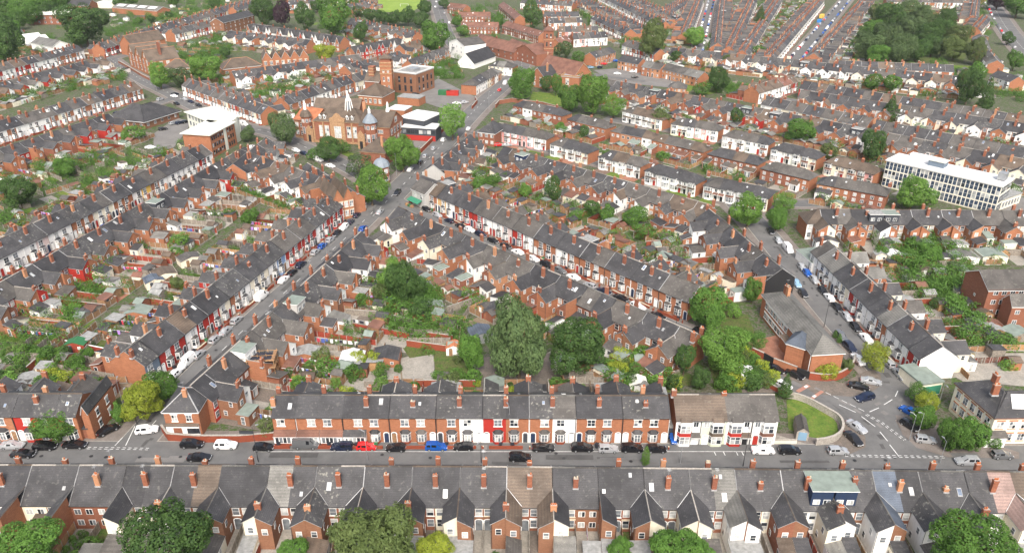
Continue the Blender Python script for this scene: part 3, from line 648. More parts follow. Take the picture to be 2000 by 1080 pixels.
            xb_ = m * w / 2; yst = dr + (s['wing'] + (s['ext'] or 0) if s['wing'] else 0) + .3
            if yst < y1 - 1.5: FENCES.append((W_(xb_, yst), W_(xb_, y1), Y, rng.random(), desc))
            if rng.random() < .8: FENCES.append((W_(-xb_, dr + .3), W_(-xb_, y1), Y, rng.random(), desc)) if m > 0 else None
            FENCES.append((W_(-w / 2, y1), W_(w / 2, y1), Y, .9, desc)) if rng.random() < .5 else None
            if rng.random() < .75 and garden > 7: sx = rng.uniform(-.8, .8); SHEDS.append((W_(sx, y1 - rng.uniform(1.6, 2.6)), rz + rng.choice([0, math.pi]), rng.random(), Y))
            ng = rng.choice([2, 3, 4, 5, 6]) if mt in ('overgrown', 'lawn') else rng.choice([0, 1, 1, 2])
            for _ in range(ng):
                if garden > 5: BUSH.append((W_(rng.uniform(-w / 2 + .5, w / 2 - .5), rng.uniform(max(yst + .5, y1 - garden * .75), y1 - .3)), rng.uniform(.5, 1.5) * (1.0 if rng.random() < .9 else 1.6), rng.random(), Y))
            if rng.random() < .28 and y1 - yst > 5 and Y < 300: LINES.append((W_(rng.uniform(-1, 1), yst + .5), W_(rng.uniform(-1, 1), y1 - .8), rng.random(), Y))
        # front yard
        if fg > 0 and vis:
            def W_(x, y): return (X + lx[0] * x - fr[0] * y, Y + lx[1] * x - fr[1] * y)
            p = [W_(-w / 2, -df - fg), W_(w / 2, -df - fg), W_(w / 2, -df), W_(-w / 2, -df)]
            GMB.q([(x, y, .045 + (ROWI[0] % 5) * .003) for x, y in p], 'forecourt' if typ == 'T' else rng.choice(['slabs', 'forecourt', 'brick_paving', 'lawn']))
            if typ == 'T' and Y < 330 and show == 'front':
                gp = m * (w / 2 - .72)
                for xa, xb2 in ((-w / 2, gp - .5), (gp + .5, w / 2)):
                    if xb2 - xa > .2 and rng.random() < .9: FW.append((name, desc, W_(xa, -df - fg), W_(xb2, -df - fg)))
                if Y < 260 and rng.random() < .55: BINS.append((W_(rng.uniform(-w / 2 + .4, w / 2 - .4), -df - fg + .45), rz, rng.random()))
# ------------------------------------------------------------ the rows (ridge end points in photo pixels at ridge height)
RB = {'rears': 'nnnBBbwcr'}
# bottom row seen from behind
row('R1', 'the bottom row, left part', (-76, 907), (946, 910.5), 'L', H=8.9, E=5.25, df=4.6, dr=5.2, wing=4.3, ext=4.0, Hw=6.9, Ew=5.4, ww=2.35, ctop=9.35, cdrop=.75, cpos=.5, cw=.8, garden=9, roofs='r1', fg=1.2,
    rears='nnnnnnBwwcc', wchim=.6, wcend=False, felt=0, gmat=['slabs_dark', 'slabs', 'overgrown'], n=22, rooflist={10: 'roof_brown', 13: 'roof_pale'})
row('R1b', 'the bottom row, right part', (946, 910.5), (2107, 922), 'L', H=8.9, E=5.25, df=4.6, dr=5.2, wing=4.3, ext=4.0, Hw=6.9, Ew=5.4, ww=2.35, ctop=9.35, cdrop=.75, cpos=.5, cw=.8, garden=9, roofs='r1', fg=1.2,
    rears='nnnnnnBwwcc', wchim=.6, wcend=False, felt=0, gmat=['slabs_dark', 'slabs', 'overgrown'], n=26, rooflist={1: 'roof_brown', 2: 'roof_brown', 10: 'roof_pale', 15: 'roof_slate', 17: 'roof_blue', 22: 'roof_pink', 23: 'roof_brown'}, dormers={14: 'paint_navy', 15: 'paint_navy'})
row('R2', 'the brick row facing the bottom road', (538, 771), (1304, 772), 'R', colors='bbbbbbbbwrbbwbbbb', n=17, H=8.3, E=6.15, df=3.7, dr=4, ctop=8.9, cpos=.5, porches={0: 'roof_redbrown', 1: 'roof_redbrown', 2: 'roof_redbrown', 3: 'roof_slate'}, garden=7, wing=4, Hw=6.4, Ew=5, roofs='r1', rooflist={9: 'roof_oldslate', 11: 'roof_oldslate', 12: 'roof_grey', 15: 'roof_oldslate'}, fg=2.0, wchim=.9)
row('R3', 'the pale semis facing the bottom road', (1316, 770), (1512, 770), 'R', 'S', colors='wGww', n=4, H=8.6, E=6.0, df=4.2, roofs='brown', rooflist={0: 'roof_brown', 1: 'roof_brown', 2: 'roof_grey', 3: 'roof_grey'}, garden=0, ext=3, fg=0, over={0: {'bayband': 'paint_red'}, 2: {'bayband': 'paint_red', 'panel': 'paint_red'}})
row('R4', 'the bottom left row facing the road', (-45, 768), (160, 768), 'R', colors='rbrbbr', H=8.3, E=6.0, df=3.7, dr=4, ctop=9, garden=7, roofs='slate', flip=True, fg=2.0, more=4)
# left diagonal streets
row('R5', 'the right-hand row of left street', (372, 752), (705, 452), 'L', roofs='slate', garden=15, dormers={3: 'paint_white', 8: 'paint_grey'}, rears='bbBbnrw')
row('R6', 'the painted row of left street', (242, 685), (643, 382), 'R', colors='srrwrrcbwccwlrrrrwrrrr', n=21, roofs='slate', rooflist={3: 'roof_brown', 4: 'roof_dark'}, garden=14, wchim=.9, rears='bbBbrwn', gmat=['slabs', 'overgrown', 'slabs_dark', 'overgrown', 'dirt'])
row('R7', 'the dark-roofed row behind left gardens', (-20, 562), (478, 287), 'L', roofs='slate', garden=15, dormers={13: 'paint_darkgrey'}, rears='bbbBrwn', more=8)
row('R8', 'the white and brick row, far left street', (-12, 472), (393, 282), 'R', colors='wwkwwbbccbbwybwwwwwrwwc', roofs='slate', garden=14, rears='bbBwn', more=6)
row('R9', 'the upper left row with red wings', (-25, 298), (212, 222), 'L', roofs='slate', garden=15, rears='bBrrwb', more=7)
row('R10', 'the upper left facade row', (-25, 243), (262, 160), 'R', colors='wbwwwwbcbwbbwbbbb', roofs='mixed', garden=9, fdormers=(6, 7), more=7)
row('R11', 'the left edge rear-facing row', (-25, 168), (200, 110), 'L', roofs='mixed', garden=9, rears='bcwbr', more=7)
row('R12', 'the white and red top left row', (-25, 130), (150, 88), 'R', colors='rwwrrrwwwwbbb', roofs='mixed', garden=10, fdormers=(10, 11), more=7)
row('R13', 'the long top left street row', (189, 86), (515, -10), 'R', colors='rrrrbbbbbwwrbb', roofs='mixed', garden=10, fdormers=(14, 15))
row('R13b', 'the top edge row near dark trees', (452, 14), (520, -6), 'R', roofs='mixed', garden=0)
row('R15', 'the white-gabled villas', (492, 46), (672, 72), 'R', 'G', H=9, E=5.6, roofs='slate', pitch=5.6, garden=0)
row('R16', 'the row below the gabled villas', (448, 60), (606, 78), 'L', roofs='slate', garden=8, rears='bwwbc')
row('R17', 'the white rear row above the library', (452, 140), (700, 106), 'L', roofs='mixed', garden=8, rears='wwwbbw')
row('R18', 'the row facing the white-roofed building', (368, 153), (524, 207), 'R', colors='wbbbbbbbbbc', roofs='mixed', garden=11)
row('R19', 'the brick row beside the library', (548, 190), (676, 148), 'R', roofs='mixed', garden=7, colors='bbbbwww')
row('R19b', 'the shops row by the tower', (680, 148), (712, 138), 'R', roofs='mixed', garden=0, colors='ccw', fwin=True)
row('R17b', 'the rows beside the villas', (686, 36), (815, 62), 'L', roofs='mixed', garden=8)
row('R17c', 'the small gabled brick villas', (684, 92), (778, 74), 'R', 'G', H=8.6, E=5.4, roofs='slate', pitch=5.2, garden=6)
row('R17d', 'the slate row under the villas', (672, 128), (780, 100), 'L', roofs='mixed', garden=5, rears='wwbc')
row('R17e', 'the row climbing to the big round tree', (780, 88), (818, 78), 'L', roofs='mixed', garden=4)
row('N1', 'the new orange brick houses', (796, 118), (868, 92), 'R', 'G', H=8, E=5, roofs='slate', pitch=6.5, garden=6, fronts='bbp', nowing=1)
# inner left block between left street and library
row('R31', 'the short row below the library road', (470, 292), (640, 350), 'L', roofs='mixed', garden=7, rears='bbBwr')
row('R32', 'the row behind the left street top', (455, 320), (520, 268), 'L', roofs='slate', garden=5, wing=3)
row('R33', 'the red row at the left street top', (600, 318), (688, 372), 'L', roofs='mixed', garden=6, rears='bbBp')
# centre
row('R20', 'the facade row of the central street', (824, 342), (1368, 558), 'R', colors='gbbtwbrrwwkrwbbwbbbbbbbbbbb', roofs='mixed', garden=13, rears='bbBn', wchim=.9, gmat=['overgrown', 'lawn', 'slabs', 'overgrown', 'dirt'])
row('R21', 'the rear-facing row of the central street', (778, 403), (1362, 651), 'L', roofs='mixed', garden=11, rears='bbBbwcpbn', Hw=6.8, wchim=.75)
row('R22', 'the long brick row above central gardens', (985, 286), (1388, 400), 'L', roofs='mixed', garden=13, rears='bbBbwbp', dormers={2: 'paint_navy'}, gmat=['overgrown', 'lawn', 'slabs', 'overgrown'])
row('R23', 'the slate row along the main road', (918, 262), (846, 322), 'R', endm={'b': 'paint_grey'}, roofs='slate', garden=7, rears='bbBwp', wing=3.2)
row('R24', 'the row left of the right street', (1385, 408), (1528, 524), 'L', endm={'b': 'paint_black'}, roofs='mixed', garden=13, rears='bbBbw', dormers={9: 'paint_darkgrey'})
row('R26', 'the white bay row of the right street', (1617, 470), (1842, 676), 'R', colors='wwwwcrwwbwwrwwb', roofs='grey', garden=13, rears='wcwbg', ext=3.2, endm={'b': 'paint_white'})
row('R27', 'the right rear row below the office block', (1572, 408), (2075, 412), 'L', roofs='mixed', garden=13, rears='wcbbbpbb', dormers={5: 'paint_darkgrey'}, hips=(1, 0))
# semis
S = dict(typ='S', roofs='semi', pitch=5.4, H=7.0, E=4.8, df=3.6, dr=3.6, garden=9, ext=3, fg=4)
def semi(nm, desc, a, b, side='R', **k): row(nm, desc, a, b, side, hips=(1, 1), **{**S, **k})
WF = dict(fronts='wwwwcwP'); BF = dict(fronts='bbBbc', rears='bbBwbp')
semi('Sa', 'the first white bay block, upper semis', (1318, 228), (1410, 242), **WF)
semi('Sb', 'the second white bay block, upper semis', (1420, 251), (1510, 268), **WF)
semi('Sc', 'the third white bay block, upper semis', (1517, 275), (1606, 295), **WF)
semi('Sd', 'the block left of the office', (1622, 301), (1718, 324), **WF)
semi('Se', 'the first brick-backed semi block', (1284, 259), (1384, 282), 'L', **BF)
semi('Sf', 'the second brick-backed semi block', (1392, 285), (1490, 306), 'L', **BF)
semi('Sg', 'the third brick-backed semi block', (1497, 312), (1592, 334), 'L', **BF)
semi('Sh', 'the block below the office corner', (1604, 340), (1738, 364), 'L', **BF)
semi('Si', 'the white bay block, lower semis', (1272, 316), (1372, 342), **WF)
semi('Sj', 'the last white bay block, lower semis', (1384, 343), (1510, 368), **WF)
semi('Sp', 'the white bay block near central gardens', (1180, 290), (1262, 309), **WF)
semi('So', 'the white bay block behind the rows', (1086, 266), (1160, 284), **WF)
semi('Sn', 'the corner white bay block, main road', (962, 237), (1076, 258), **WF)
semi('Sk', 'the semi block behind the brick wall', (1012, 194), (1108, 214), 'L', **BF)
semi('Sl', 'the slate semi block beside green trees', (1118, 220), (1194, 238), 'L', **BF)
semi('Sm', 'the semi block with flat dormer', (1202, 242), (1284, 258), 'L', **BF)
semi('St', 'the dark white semis under the terraces', (1226, 205), (1304, 222), **WF)
row('R28', 'the long terrace above the semis', (1190, 156), (1735, 258), 'L', roofs='mixed', garden=8, rears='bbBbwpr', dormers={6: 'paint_darkgrey', 17: 'paint_darkgrey'})
row('R28b', 'the terrace behind the office block', (1738, 260), (2060, 322), 'L', roofs='mixed', garden=8, rears='bbcwb')
row('R30', 'the brick facade terrace, right', (1498, 188), (1705, 231), 'R', roofs='mixed', colors='wwcccbbcc', fronts='bbbbbw', front_kind='flat', garden=9, rears='wbb')
row('R30b', 'the brick and white facade terrace, far right', (1712, 234), (2060, 300), 'R', roofs='mixed', fronts='bbbwwrbw', front_kind='flat', garden=9)
row('R29', 'the cream-backed terrace, far right', (1566, 176), (2060, 250), 'L', roofs='mixed', garden=8, rears='bwcwbn')
row('R34', 'the small-windowed terrace, far right', (1570, 158), (2060, 235), 'R', roofs='mixed', fronts='bbwbwr', front_kind='flat', garden=7)
row('R35', 'the white and yellow terrace below woodland', (1300, 92), (1880, 150), 'L', roofs='mixed', garden=9, rears='wcwbwcb')
row('R36', 'the slate terrace at the woodland edge', (1572, 116), (1862, 127), 'R', roofs='mixed', garden=6, front_kind='flat', fronts='bbwb')
row('R37', 'the white facade row, right of centre', (1470, 168), (1546, 146), 'R', roofs='brown', colors='wwwwww', garden=6)
row('M1', 'the orange houses by the car park', (1152, 103), (1192, 92), 'R', 'M', roofs='grey', garden=6, fronts='bp', H=7.5, E=5)
row('M2', 'the cream estate houses', (1216, 108), (1256, 115), 'R', 'M', roofs='grey', garden=6, fronts='pb', H=7.5, E=5)
row('M3', 'the estate houses with red gables', (1262, 119), (1298, 125), 'R', 'M', roofs='grey', garden=6, fronts='pb', H=7.5, E=5)
row('M4', 'the estate houses right of car park', (1304, 124), (1376, 141), 'R', 'M', roofs='grey', garden=6, fronts='bp', H=7.5, E=5)
row('M5', 'the hipped estate pair', (1308, 158), (1342, 160), 'R', 'M', roofs='grey', garden=5, fronts='bp', hips=(1, 1), H=7.5, E=5)
# brown roofed estate
ES = dict(typ='M', roofs='redbrown', fronts='BB', garden=6, H=7.8, E=5.2, hips=(0, 0))
for i, (a, b, sd) in enumerate([((896, 24), (958, 24), 'R'), ((902, 43), (974, 44), 'R'), ((990, 42), (1062, 62), 'R'), ((983, 4), (1016, 30), 'R'), ((880, 6), (912, 10), 'R'), ((938, 66), (1004, 84), 'R'), ((1000, 76), (1048, 92), 'R'), ((1084, 76), (1106, 70), 'R')]):
    row('E%d' % i, ['the top estate block', 'the estate block with solar panels', 'the stepped estate block', 'the leaning estate block', 'the estate corner block', 'the long low estate block', 'the right wing of estate', 'the estate lodge'][i], a, b, sd, **ES)
row('U7', 'the far terrace left of the field', (690, 4), (722, -4), 'L', roofs='mixed', garden=4)
row('U8', 'the terrace behind the diagonal street', (1300, 20), (1350, -10), 'R', roofs='mixed', garden=4)
row('U9', 'the second row left of straight road', (1450, 98), (1520, -6), 'R', roofs='mixed', garden=4)
row('U10', 'the terrace right of the woodland', (1900, 30), (1906, -6), 'R', roofs='mixed', garden=4)
row('U1', 'the hidden terrace above the gabled school', (330, 58), (432, 36), 'R', roofs='mixed', garden=6)
row('U2', 'the top edge terrace near the purple tree', (560, 2), (690, -8), 'R', roofs='mixed', garden=6)
row('U3', 'the top edge terrace behind the round tree', (640, 14), (720, 4), 'L', roofs='mixed', garden=6)
row('U4', 'the brick terrace above central estate', (1020, -2), (1120, 4), 'R', roofs='mixed', garden=6)
row('U5', 'the small terrace beside the tall pale tree', (1290, 96), (1226, 78), 'L', roofs='mixed', garden=4)
row('U6', 'the top right red brick terrace', (1730, -4), (1900, -2), 'R', roofs='mixed', garden=5, fronts='bbBw')
row('T1', 'the first small top terrace', (1061, 24), (1130, 23), 'R', roofs='mixed', garden=5, fronts='wwb')
row('T2', 'the second small top terrace', (1068, 36), (1136, 34), 'R', roofs='mixed', garden=4, fronts='wwb')
row('T3', 'the third small top terrace', (1090, 52), (1168, 52), 'R', roofs='mixed', garden=4, fronts='bPw')
row('T4', 'the pinkish small terrace', (1116, 66), (1182, 62), 'R', roofs='pale' if False else 'mixed', garden=4, fronts='Pwww')
row('T5', 'the terrace at street end', (1164, 28), (1232, 57), 'R', roofs='mixed', garden=5)
row('T6', 'the upper diagonal street row', (1128, -12), (1262, 52), 'L', roofs='mixed', garden=7)
row('T7', 'the far side of diagonal street', (1178, -14), (1300, 42), 'R', roofs='mixed', garden=7, fronts='bbwwc')
row('T8', 'the right diagonal street row', (1232, -10), (1330, 34), 'L', roofs='mixed', garden=7)
row('T9', 'the left row of the narrow street', (1337, 62), (1366, -8), 'R', roofs='mixed', garden=7, fronts='wwbb')
row('T10', 'the right row of the narrow street', (1402, 84), (1412, -8), 'L', roofs='mixed', garden=9)
row('T11', 'the left row of the straight road', (1500, 106), (1602, -6), 'R', roofs='mixed', garden=12, fronts='wwwc')
row('T12', 'the right row of the straight road', (1590, 104), (1690, -6), 'L', roofs='mixed', garden=10, dormers={2: 'paint_darkgrey', 12: 'paint_darkgrey'})
row('T13', 'the rows left of straight road', (1424, 90), (1470, -6), 'R', roofs='mixed', garden=7)
row('T14', 'the top right short row', (1905, 52), (1925, 30), 'R', roofs='mixed', garden=0)
row('T15', 'the roofs beside top right road', (1925, 95), (1915, 66), 'L', 'M', roofs='grey', garden=0, H=7.5, E=5)
row('T16', 'the white houses lower top right', (1948, 118), (1932, 98), 'L', 'S', roofs='grey', garden=0, H=7.5, E=5, fronts='wc')
row('T17', 'the cream houses at right edge', (1950, 138), (1990, 150), 'R', 'S', roofs='grey', garden=5, H=7.5, E=5, fronts='cw')
row('D1', 'the small houses along main road', (915, 158), (966, 130), 'R', 'M', roofs='grey', garden=0, H=7, E=4.8, fronts='cwp', hips=(1, 1))
row('D2', 'the hipped houses near the main road', (960, 118), (1006, 122), 'R', 'M', roofs='grey', garden=0, H=7, E=4.8, fronts='cwb', hips=(1, 1))
def inpoly(x, y, P):
    c = False
    for (x1, y1), (x2, y2) in zip(P, P[1:] + P[:1]):
        if (y1 > y) != (y2 > y) and x < (x2 - x1) * (y - y1) / (y2 - y1) + x1: c = not c
    return c
FK = [0]
def fill(poly, nb=30, ns=5, nf=8, npz=10, ang=None):
    rg = random.Random(len(poly) * 31 + int(poly[0][0]) + nb); P = [G(*p) for p in poly]; xs, ys = [p[0] for p in P], [p[1] for p in P]
    def pt():
        for _ in range(200):
            x, y = rg.uniform(min(xs), max(xs)), rg.uniform(min(ys), max(ys))
            if inpoly(x, y, P): return x, y
        return P[0]
    a0 = ang if ang is not None else math.atan2(P[1][1] - P[0][1], P[1][0] - P[0][0])
    for k in range(npz):
        x, y = pt(); w_, h_ = rg.uniform(3, 5), rg.uniform(5, 12); FK[0] += 1; c, s_ = math.cos(a0), math.sin(a0)
        GMB.q([(x + u * c - v * s_, y + u * s_ + v * c, .04 + (FK[0] % 40) * .0007) for u, v in ((-w_ / 2, -h_ / 2), (w_ / 2, -h_ / 2), (w_ / 2, h_ / 2), (-w_ / 2, h_ / 2))], rg.choice(['overgrown', 'lawn', 'slabs', 'overgrown', 'slabs_dark', 'dirt', 'lawn']))
    for k in range(int(nb * 1.9)): x, y = pt(); BUSH.append(((x, y), rg.uniform(.7, 2.2), rg.random(), y))
    for k in range(ns): x, y = pt(); SHEDS.append(((x, y), a0 + rg.choice([0, math.pi / 2]), rg.random(), y))
    for k in range(nf):
        x, y = pt(); L = rg.uniform(6, 14); t = a0 + (math.pi / 2 if rg.random() < .75 else 0); FENCES.append(((x, y), (x + L * math.cos(t), y + L * math.sin(t)), y, rg.random(), ''))
fill([(0, 345), (180, 300), (300, 302), (385, 278), (300, 330), (0, 440)], 60, 18, 22, 26)
fill([(0, 212), (250, 155), (205, 126), (0, 174)], 130, 12, 14, 16)
fill([(0, 600), (250, 440), (430, 340), (440, 352), (240, 530), (180, 640), (0, 690)], 60, 10, 14, 18)
fill([(190, 62), (330, 22), (450, 0), (425, 25), (330, 55), (210, 80)], 110, 10, 12, 14)
fill([(335, 98), (440, 66), (470, 98), (420, 124), (340, 116)], 80, 16, 10, 8)
fill([(400, 160), (450, 150), (560, 152), (640, 150), (560, 196), (520, 192)], 50, 10, 12, 14)
fill([(815, 95), (880, 120), (905, 155), (860, 155), (800, 130)], 90, 5, 6, 8)
fill([(1190, 85), (1280, 68), (1330, 100), (1240, 106)], 40, 8, 10, 8)
fill([(1385, 160), (1470, 178), (1500, 190), (1460, 195), (1385, 180)], 30, 5, 5, 6)
fill([(1445, 98), (1500, 20), (1590, 0), (1490, 96)], 60, 30, 16, 16, 1.0)
fill([(1690, 20), (1720, 0), (1900, 0), (1900, 50)], 40, 14, 8, 10)
fill([(1620, 100), (1690, 20), (1700, 60), (1660, 115)], 20, 20, 14, 12, .1)
fill([(1700, 455), (1880, 455), (1900, 560), (1850, 600), (1780, 570)], 70, 8, 14, 14)
fill([(1850, 600), (1900, 600), (1990, 690), (1880, 680)], 20, 8, 10, 8)
fill([(0, 690), (130, 695), (190, 762), (0, 765)], 30, 8, 14, 8)
fill([(560, 675), (700, 690), (780, 720), (780, 765), (560, 765)], 10, 5, 12, 6, 1.57)
fill([(852, 640), (930, 650), (940, 765), (855, 765)], 9, 2, 4, 4, 1.57)
fill([(1180, 700), (1310, 700), (1330, 765), (1200, 765)], 30, 3, 8, 5, 1.57)
fill([(1400, 690), (1470, 700), (1520, 760), (1400, 765)], 36, 0, 2, 4)
fill([(700, 560), (840, 570), (860, 640), (760, 620)], 34, 1, 3, 4)
fill([(0, 50), (160, 80), (100, 110), (0, 120)], 40, 8, 5, 6)
fill([(1700, 210), (1560, 190), (1600, 180), (2000, 260), (2000, 275)], 30, 5, 4, 6)
fill([(1905, 60), (1890, 0), (1925, 0), (1940, 60), (1900, 120)], 30, 3, 3, 6)
fill([(1960, 160), (2000, 150), (2000, 200), (1900, 190)], 20, 4, 4, 6)
fill([(1230, 60), (1340, 90), (1330, 40), (1290, 55)], 20, 10, 8, 8)
fill([(870, 20), (980, 10), (1060, 50), (900, 60)], 40, 4, 6, 8)
fill([(640, 70), (760, 60), (800, 80), (680, 95)], 24, 6, 6, 6)
fill([(60, 20), (220, 20), (330, 22), (200, 60), (120, 60)], 50, 12, 8, 14)
fill([(300, 0), (480, -10), (480, 0), (330, 16)], 30, 6, 4, 6)
fill([(470, 0), (720, 0), (720, 30), (640, 60), (480, 20)], 60, 12, 10, 10)
fill([(850, 60), (900, 130), (1000, 110), (960, 60)], 20, 3, 3, 4)
fill([(980, -5), (1160, -5), (1260, 60), (1180, 80), (1060, 15)], 50, 24, 16, 12)
fill([(1260, 60), (1400, 90), (1500, 110), (1500, 90), (1350, 70)], 20, 14, 6, 8)
fill([(1420, 85), (1490, -5), (1600, -5), (1500, 95)], 40, 24, 10, 12, 1.0)
fill([(1650, 120), (1760, 125), (1860, 125), (1900, 150), (1700, 140)], 20, 8, 6, 6)
fill([(735, 600), (830, 612), (900, 640), (860, 690), (800, 700), (760, 640)], 10, 4, 8, 8)
# ------------------------------------------------------------ build houses: 300 largest terraced ones as things, the rest as one mass
def near(s): return s['loc'][1] + abs(s['loc'][0]) * .25
ter = sorted([s for s in HS if s['type'] == 'T'], key=near); oth = [s for s in HS if s['type'] != 'T']
one = ter[:300] + oth; rest = ter[300:]
for s in one: build_house(s)
FAR = MB()
for s in rest:
    s['lod'] = 2
    for n_, p_, mb in house_parts(s, random.Random(s['seed'])): FAR.add(mb.xf(s['loc'][0], s['loc'][1], 0, s['rz']))
if rest: tag(link('distant_terraced_houses', FAR.mesh('distant_terraced_houses')), 'far terraces of small brick and painted houses filling the upper part', 'terraces', kind='stuff')
print('houses', len(ter), len(oth), 'rest', len(rest), 'fences', len(FENCES), 'sheds', len(SHEDS), 'bushes', len(BUSH), 'lines', len(LINES))
# ------------------------------------------------------------ roads
RD = {'pavement': MB(), 'kerb': MB(), 'road': MB(), 'mark': MB()}; RZ = [0]
def offs(pts, d):
    out = []
    for i, p in enumerate(pts):
        a = pts[max(0, i - 1)]; b = pts[min(len(pts) - 1, i + 1)]; L = math.hypot(b[0] - a[0], b[1] - a[1]) or 1
        out.append((p[0] - (b[1] - a[1]) / L * d, p[1] + (b[0] - a[0]) / L * d))
    return out
def strip(mb, pts, d0, d1, z, mat):
    A, B = offs(pts, d0), offs(pts, d1)
    for i in range(len(pts) - 1):
        q_ = [B[i], A[i], A[i + 1], B[i + 1]]; ar = sum(q_[k][0] * q_[(k + 1) % 4][1] - q_[(k + 1) % 4][0] * q_[k][1] for k in range(4))
        if ar < 0: q_ = q_[::-1]
        mb.q([(x, y, z) for x, y in q_], mat)
def smooth(pts, it=2):
    for _ in range(it):
        o = [pts[0]]
        for a, b in zip(pts, pts[1:]): o += [(a[0] * .75 + b[0] * .25, a[1] * .75 + b[1] * .25), (a[0] * .25 + b[0] * .75, a[1] * .25 + b[1] * .75)]
        pts = o + [pts[-1]]
    return pts
ROADS = {}
def road(name, pts, w=7.0, pv=2.2, mat='asphalt', px=True, sm=2):
    RZ[0] += 1; k = RZ[0]
    P = [G(*p) for p in pts] if px else pts
    P = smooth(P, sm) if len(P) > 2 else P; ROADS[name] = P
    strip(RD['pavement'], P, -w / 2 - pv, w / 2 + pv, .075 + k * .002, 'pavement'); strip(RD['kerb'], P, -w / 2 - .22, w / 2 + .22, .135 + k * .001, 'kerb')
    strip(RD['road'], P, -w / 2, w / 2, .165 + k * .003, mat)
MZ = .268
def dash(pts, L=2.0, gap=4.0, w=.14, d=0.0):
    P = offs(pts, d); acc = 0; on = True
    for a, b in zip(P, P[1:]):
        L0 = math.hypot(b[0] - a[0], b[1] - a[1]); t = 0
        if L0 < 1e-6: continue
        u = ((b[0] - a[0]) / L0, (b[1] - a[1]) / L0)
        while t < L0:
            st = min((L if on else gap) - acc, L0 - t)
            if on: strip(RD['mark'], [(a[0] + u[0] * t, a[1] + u[1] * t), (a[0] + u[0] * (t + st), a[1] + u[1] * (t + st))], -w / 2, w / 2, MZ, 'road_paint')
            t += st; acc += st
            if acc >= (L if on else gap) - 1e-6: acc = 0; on = not on
def mid(ra, rb, ea=0.0, eb=0.0):
    """centre line between the fronts of two facing rows, extended at both ends"""
    A, B = ROWS[ra], ROWS[rb]
    fa = lambda r, p: (p[0] + r['fr'][0] * r['df'], p[1] + r['fr'][1] * r['df'])
    a0, a1, b0, b1 = fa(A, A['a']), fa(A, A['b']), fa(B, B['a']), fa(B, B['b'])
    d = A['d']; c = ((a0[0] + a1[0] + b0[0] + b1[0]) / 4, (a0[1] + a1[1] + b0[1] + b1[1]) / 4)
    pr = [(p[0] - c[0]) * d[0] + (p[1] - c[1]) * d[1] for p in (a0, a1, b0, b1)]
    # mean offset of both lines from c along the normal is zero by construction
    sgn = 1 if B['d'][0] * d[0] + B['d'][1] * d[1] > 0 else -1
    dd = (d[0] + sgn * B['d'][0], d[1] + sgn * B['d'][1]); L = math.hypot(*dd); dd = (dd[0] / L, dd[1] / L)
    lo, hi = min(pr) - ea, max(pr) + eb
    wd = abs((b0[0] - a0[0]) * -dd[1] + (b0[1] - a0[1]) * dd[0])
    print('street', ra, rb, 'front to front', round(wd, 1))
    return [(c[0] + dd[0] * lo, c[1] + dd[1] * lo), (c[0] + dd[0] * hi, c[1] + dd[1] * hi)]
yb = G(1000, 891)[1]
road('bottom', [(-140, G(0, 887)[1]), (-60, G(300, 889)[1]), (40, G(1300, 894)[1]), (180, G(2000, 903)[1])], 7.6, 3.4, px=False, sm=1)
m2 = mid('R6', 'R5'); e = G(262, 872); e2 = G(742, 402)
LEFT = [e, (m2[0][0] * .8 + m2[1][0] * .2, m2[0][1] * .8 + m2[1][1] * .2), (m2[0][0] * .1 + m2[1][0] * .9, m2[0][1] * .1 + m2[1][1] * .9), e2]
road('leftst', LEFT, 7, 2.4, px=False)
mm_ = mid('R8', 'R7', 12, 25); road('farleft', mm_, 5.6, 1.8, px=False)
mm_ = mid('R10', 'R9', 20, 14); road('upleft', mm_, 5.6, 1.8, px=False)
mm_ = mid('R12', 'R11', 20, 20); road('topleft', mm_, 5.6, 1.8, px=False)
C = mid('R20', 'R21'); q = lambda t: (C[0][0] + (C[1][0] - C[0][0]) * t, C[0][1] + (C[1][1] - C[0][1]) * t)
CENTRAL = [G(765, 388), q(.08), q(.5), q(.97), G(1405, 680), G(1470, 714), G(1560, 752), G(1620, 784), G(1680, 818), G(1722, 855), G(1745, 893)]
road('central', CENTRAL, 6.4, 2.0, px=False)
road('main', [(728, 424), (765, 384), (800, 350), (850, 298), (895, 250), (938, 205), (978, 172), (1015, 140), (1022, 120), (985, 108), (930, 112), (885, 92), (868, 55), (848, -5), (835, -40)], 9.5, 3)
road('cross', [(175, 92), (205, 108), (240, 135), (285, 162), (325, 180), (385, 212), (440, 238), (500, 254), (545, 264), (585, 284), (650, 312), (705, 340), (752, 372)], 7.5, 2.4)
road('north', [(548, 244), (600, 216), (660, 192), (720, 170), (760, 150), (800, 130)], 6, 1.8)
RS = [(1440, 400), (1478, 436), (1541, 514), (1578, 559), (1617, 606), (1660, 655), (1709, 704), (1748, 745), (1760, 770), (1745, 790), (1705, 805)]
road('right', RS, 7.6, 2.6)
road('semi1', [(1180, 232), (1300, 252), (1500, 292), (1740, 342)], 6, 2)
road('semi2', [(925, 258), (1000, 275), (1180, 322), (1380, 376), (1440, 400)], 6, 2)
road('semi3', [(1440, 400), (1560, 398), (1720, 400)], 6, 2)
mm_ = mid('R30b', 'R28b', 10, 10); road('frt', mm_, 5.4, 1.6, px=False)
mm_ = mid('R34', 'R29', 10, 10); road('frt2', mm_, 5.0, 1.2, px=False)
mm_ = mid('R36', 'R35', 10, 10); road('frt3', mm_, 5.4, 1.2, px=False)
mm_ = mid('T11', 'T12', 25, 60); road('straight', mm_, 9.5, 2.2, px=False)
mm_ = mid('T9', 'T10', 10, 60); road('narrow', mm_, 7, 2.0, px=False)
mm_ = mid('T6', 'T7', 10, 40); road('diag', mm_, 6, 1.6, px=False)
road('topright', [(1905, -30), (1935, 5), (1955, 40), (1975, 70), (2010, 110), (2060, 150)], 13, 3)
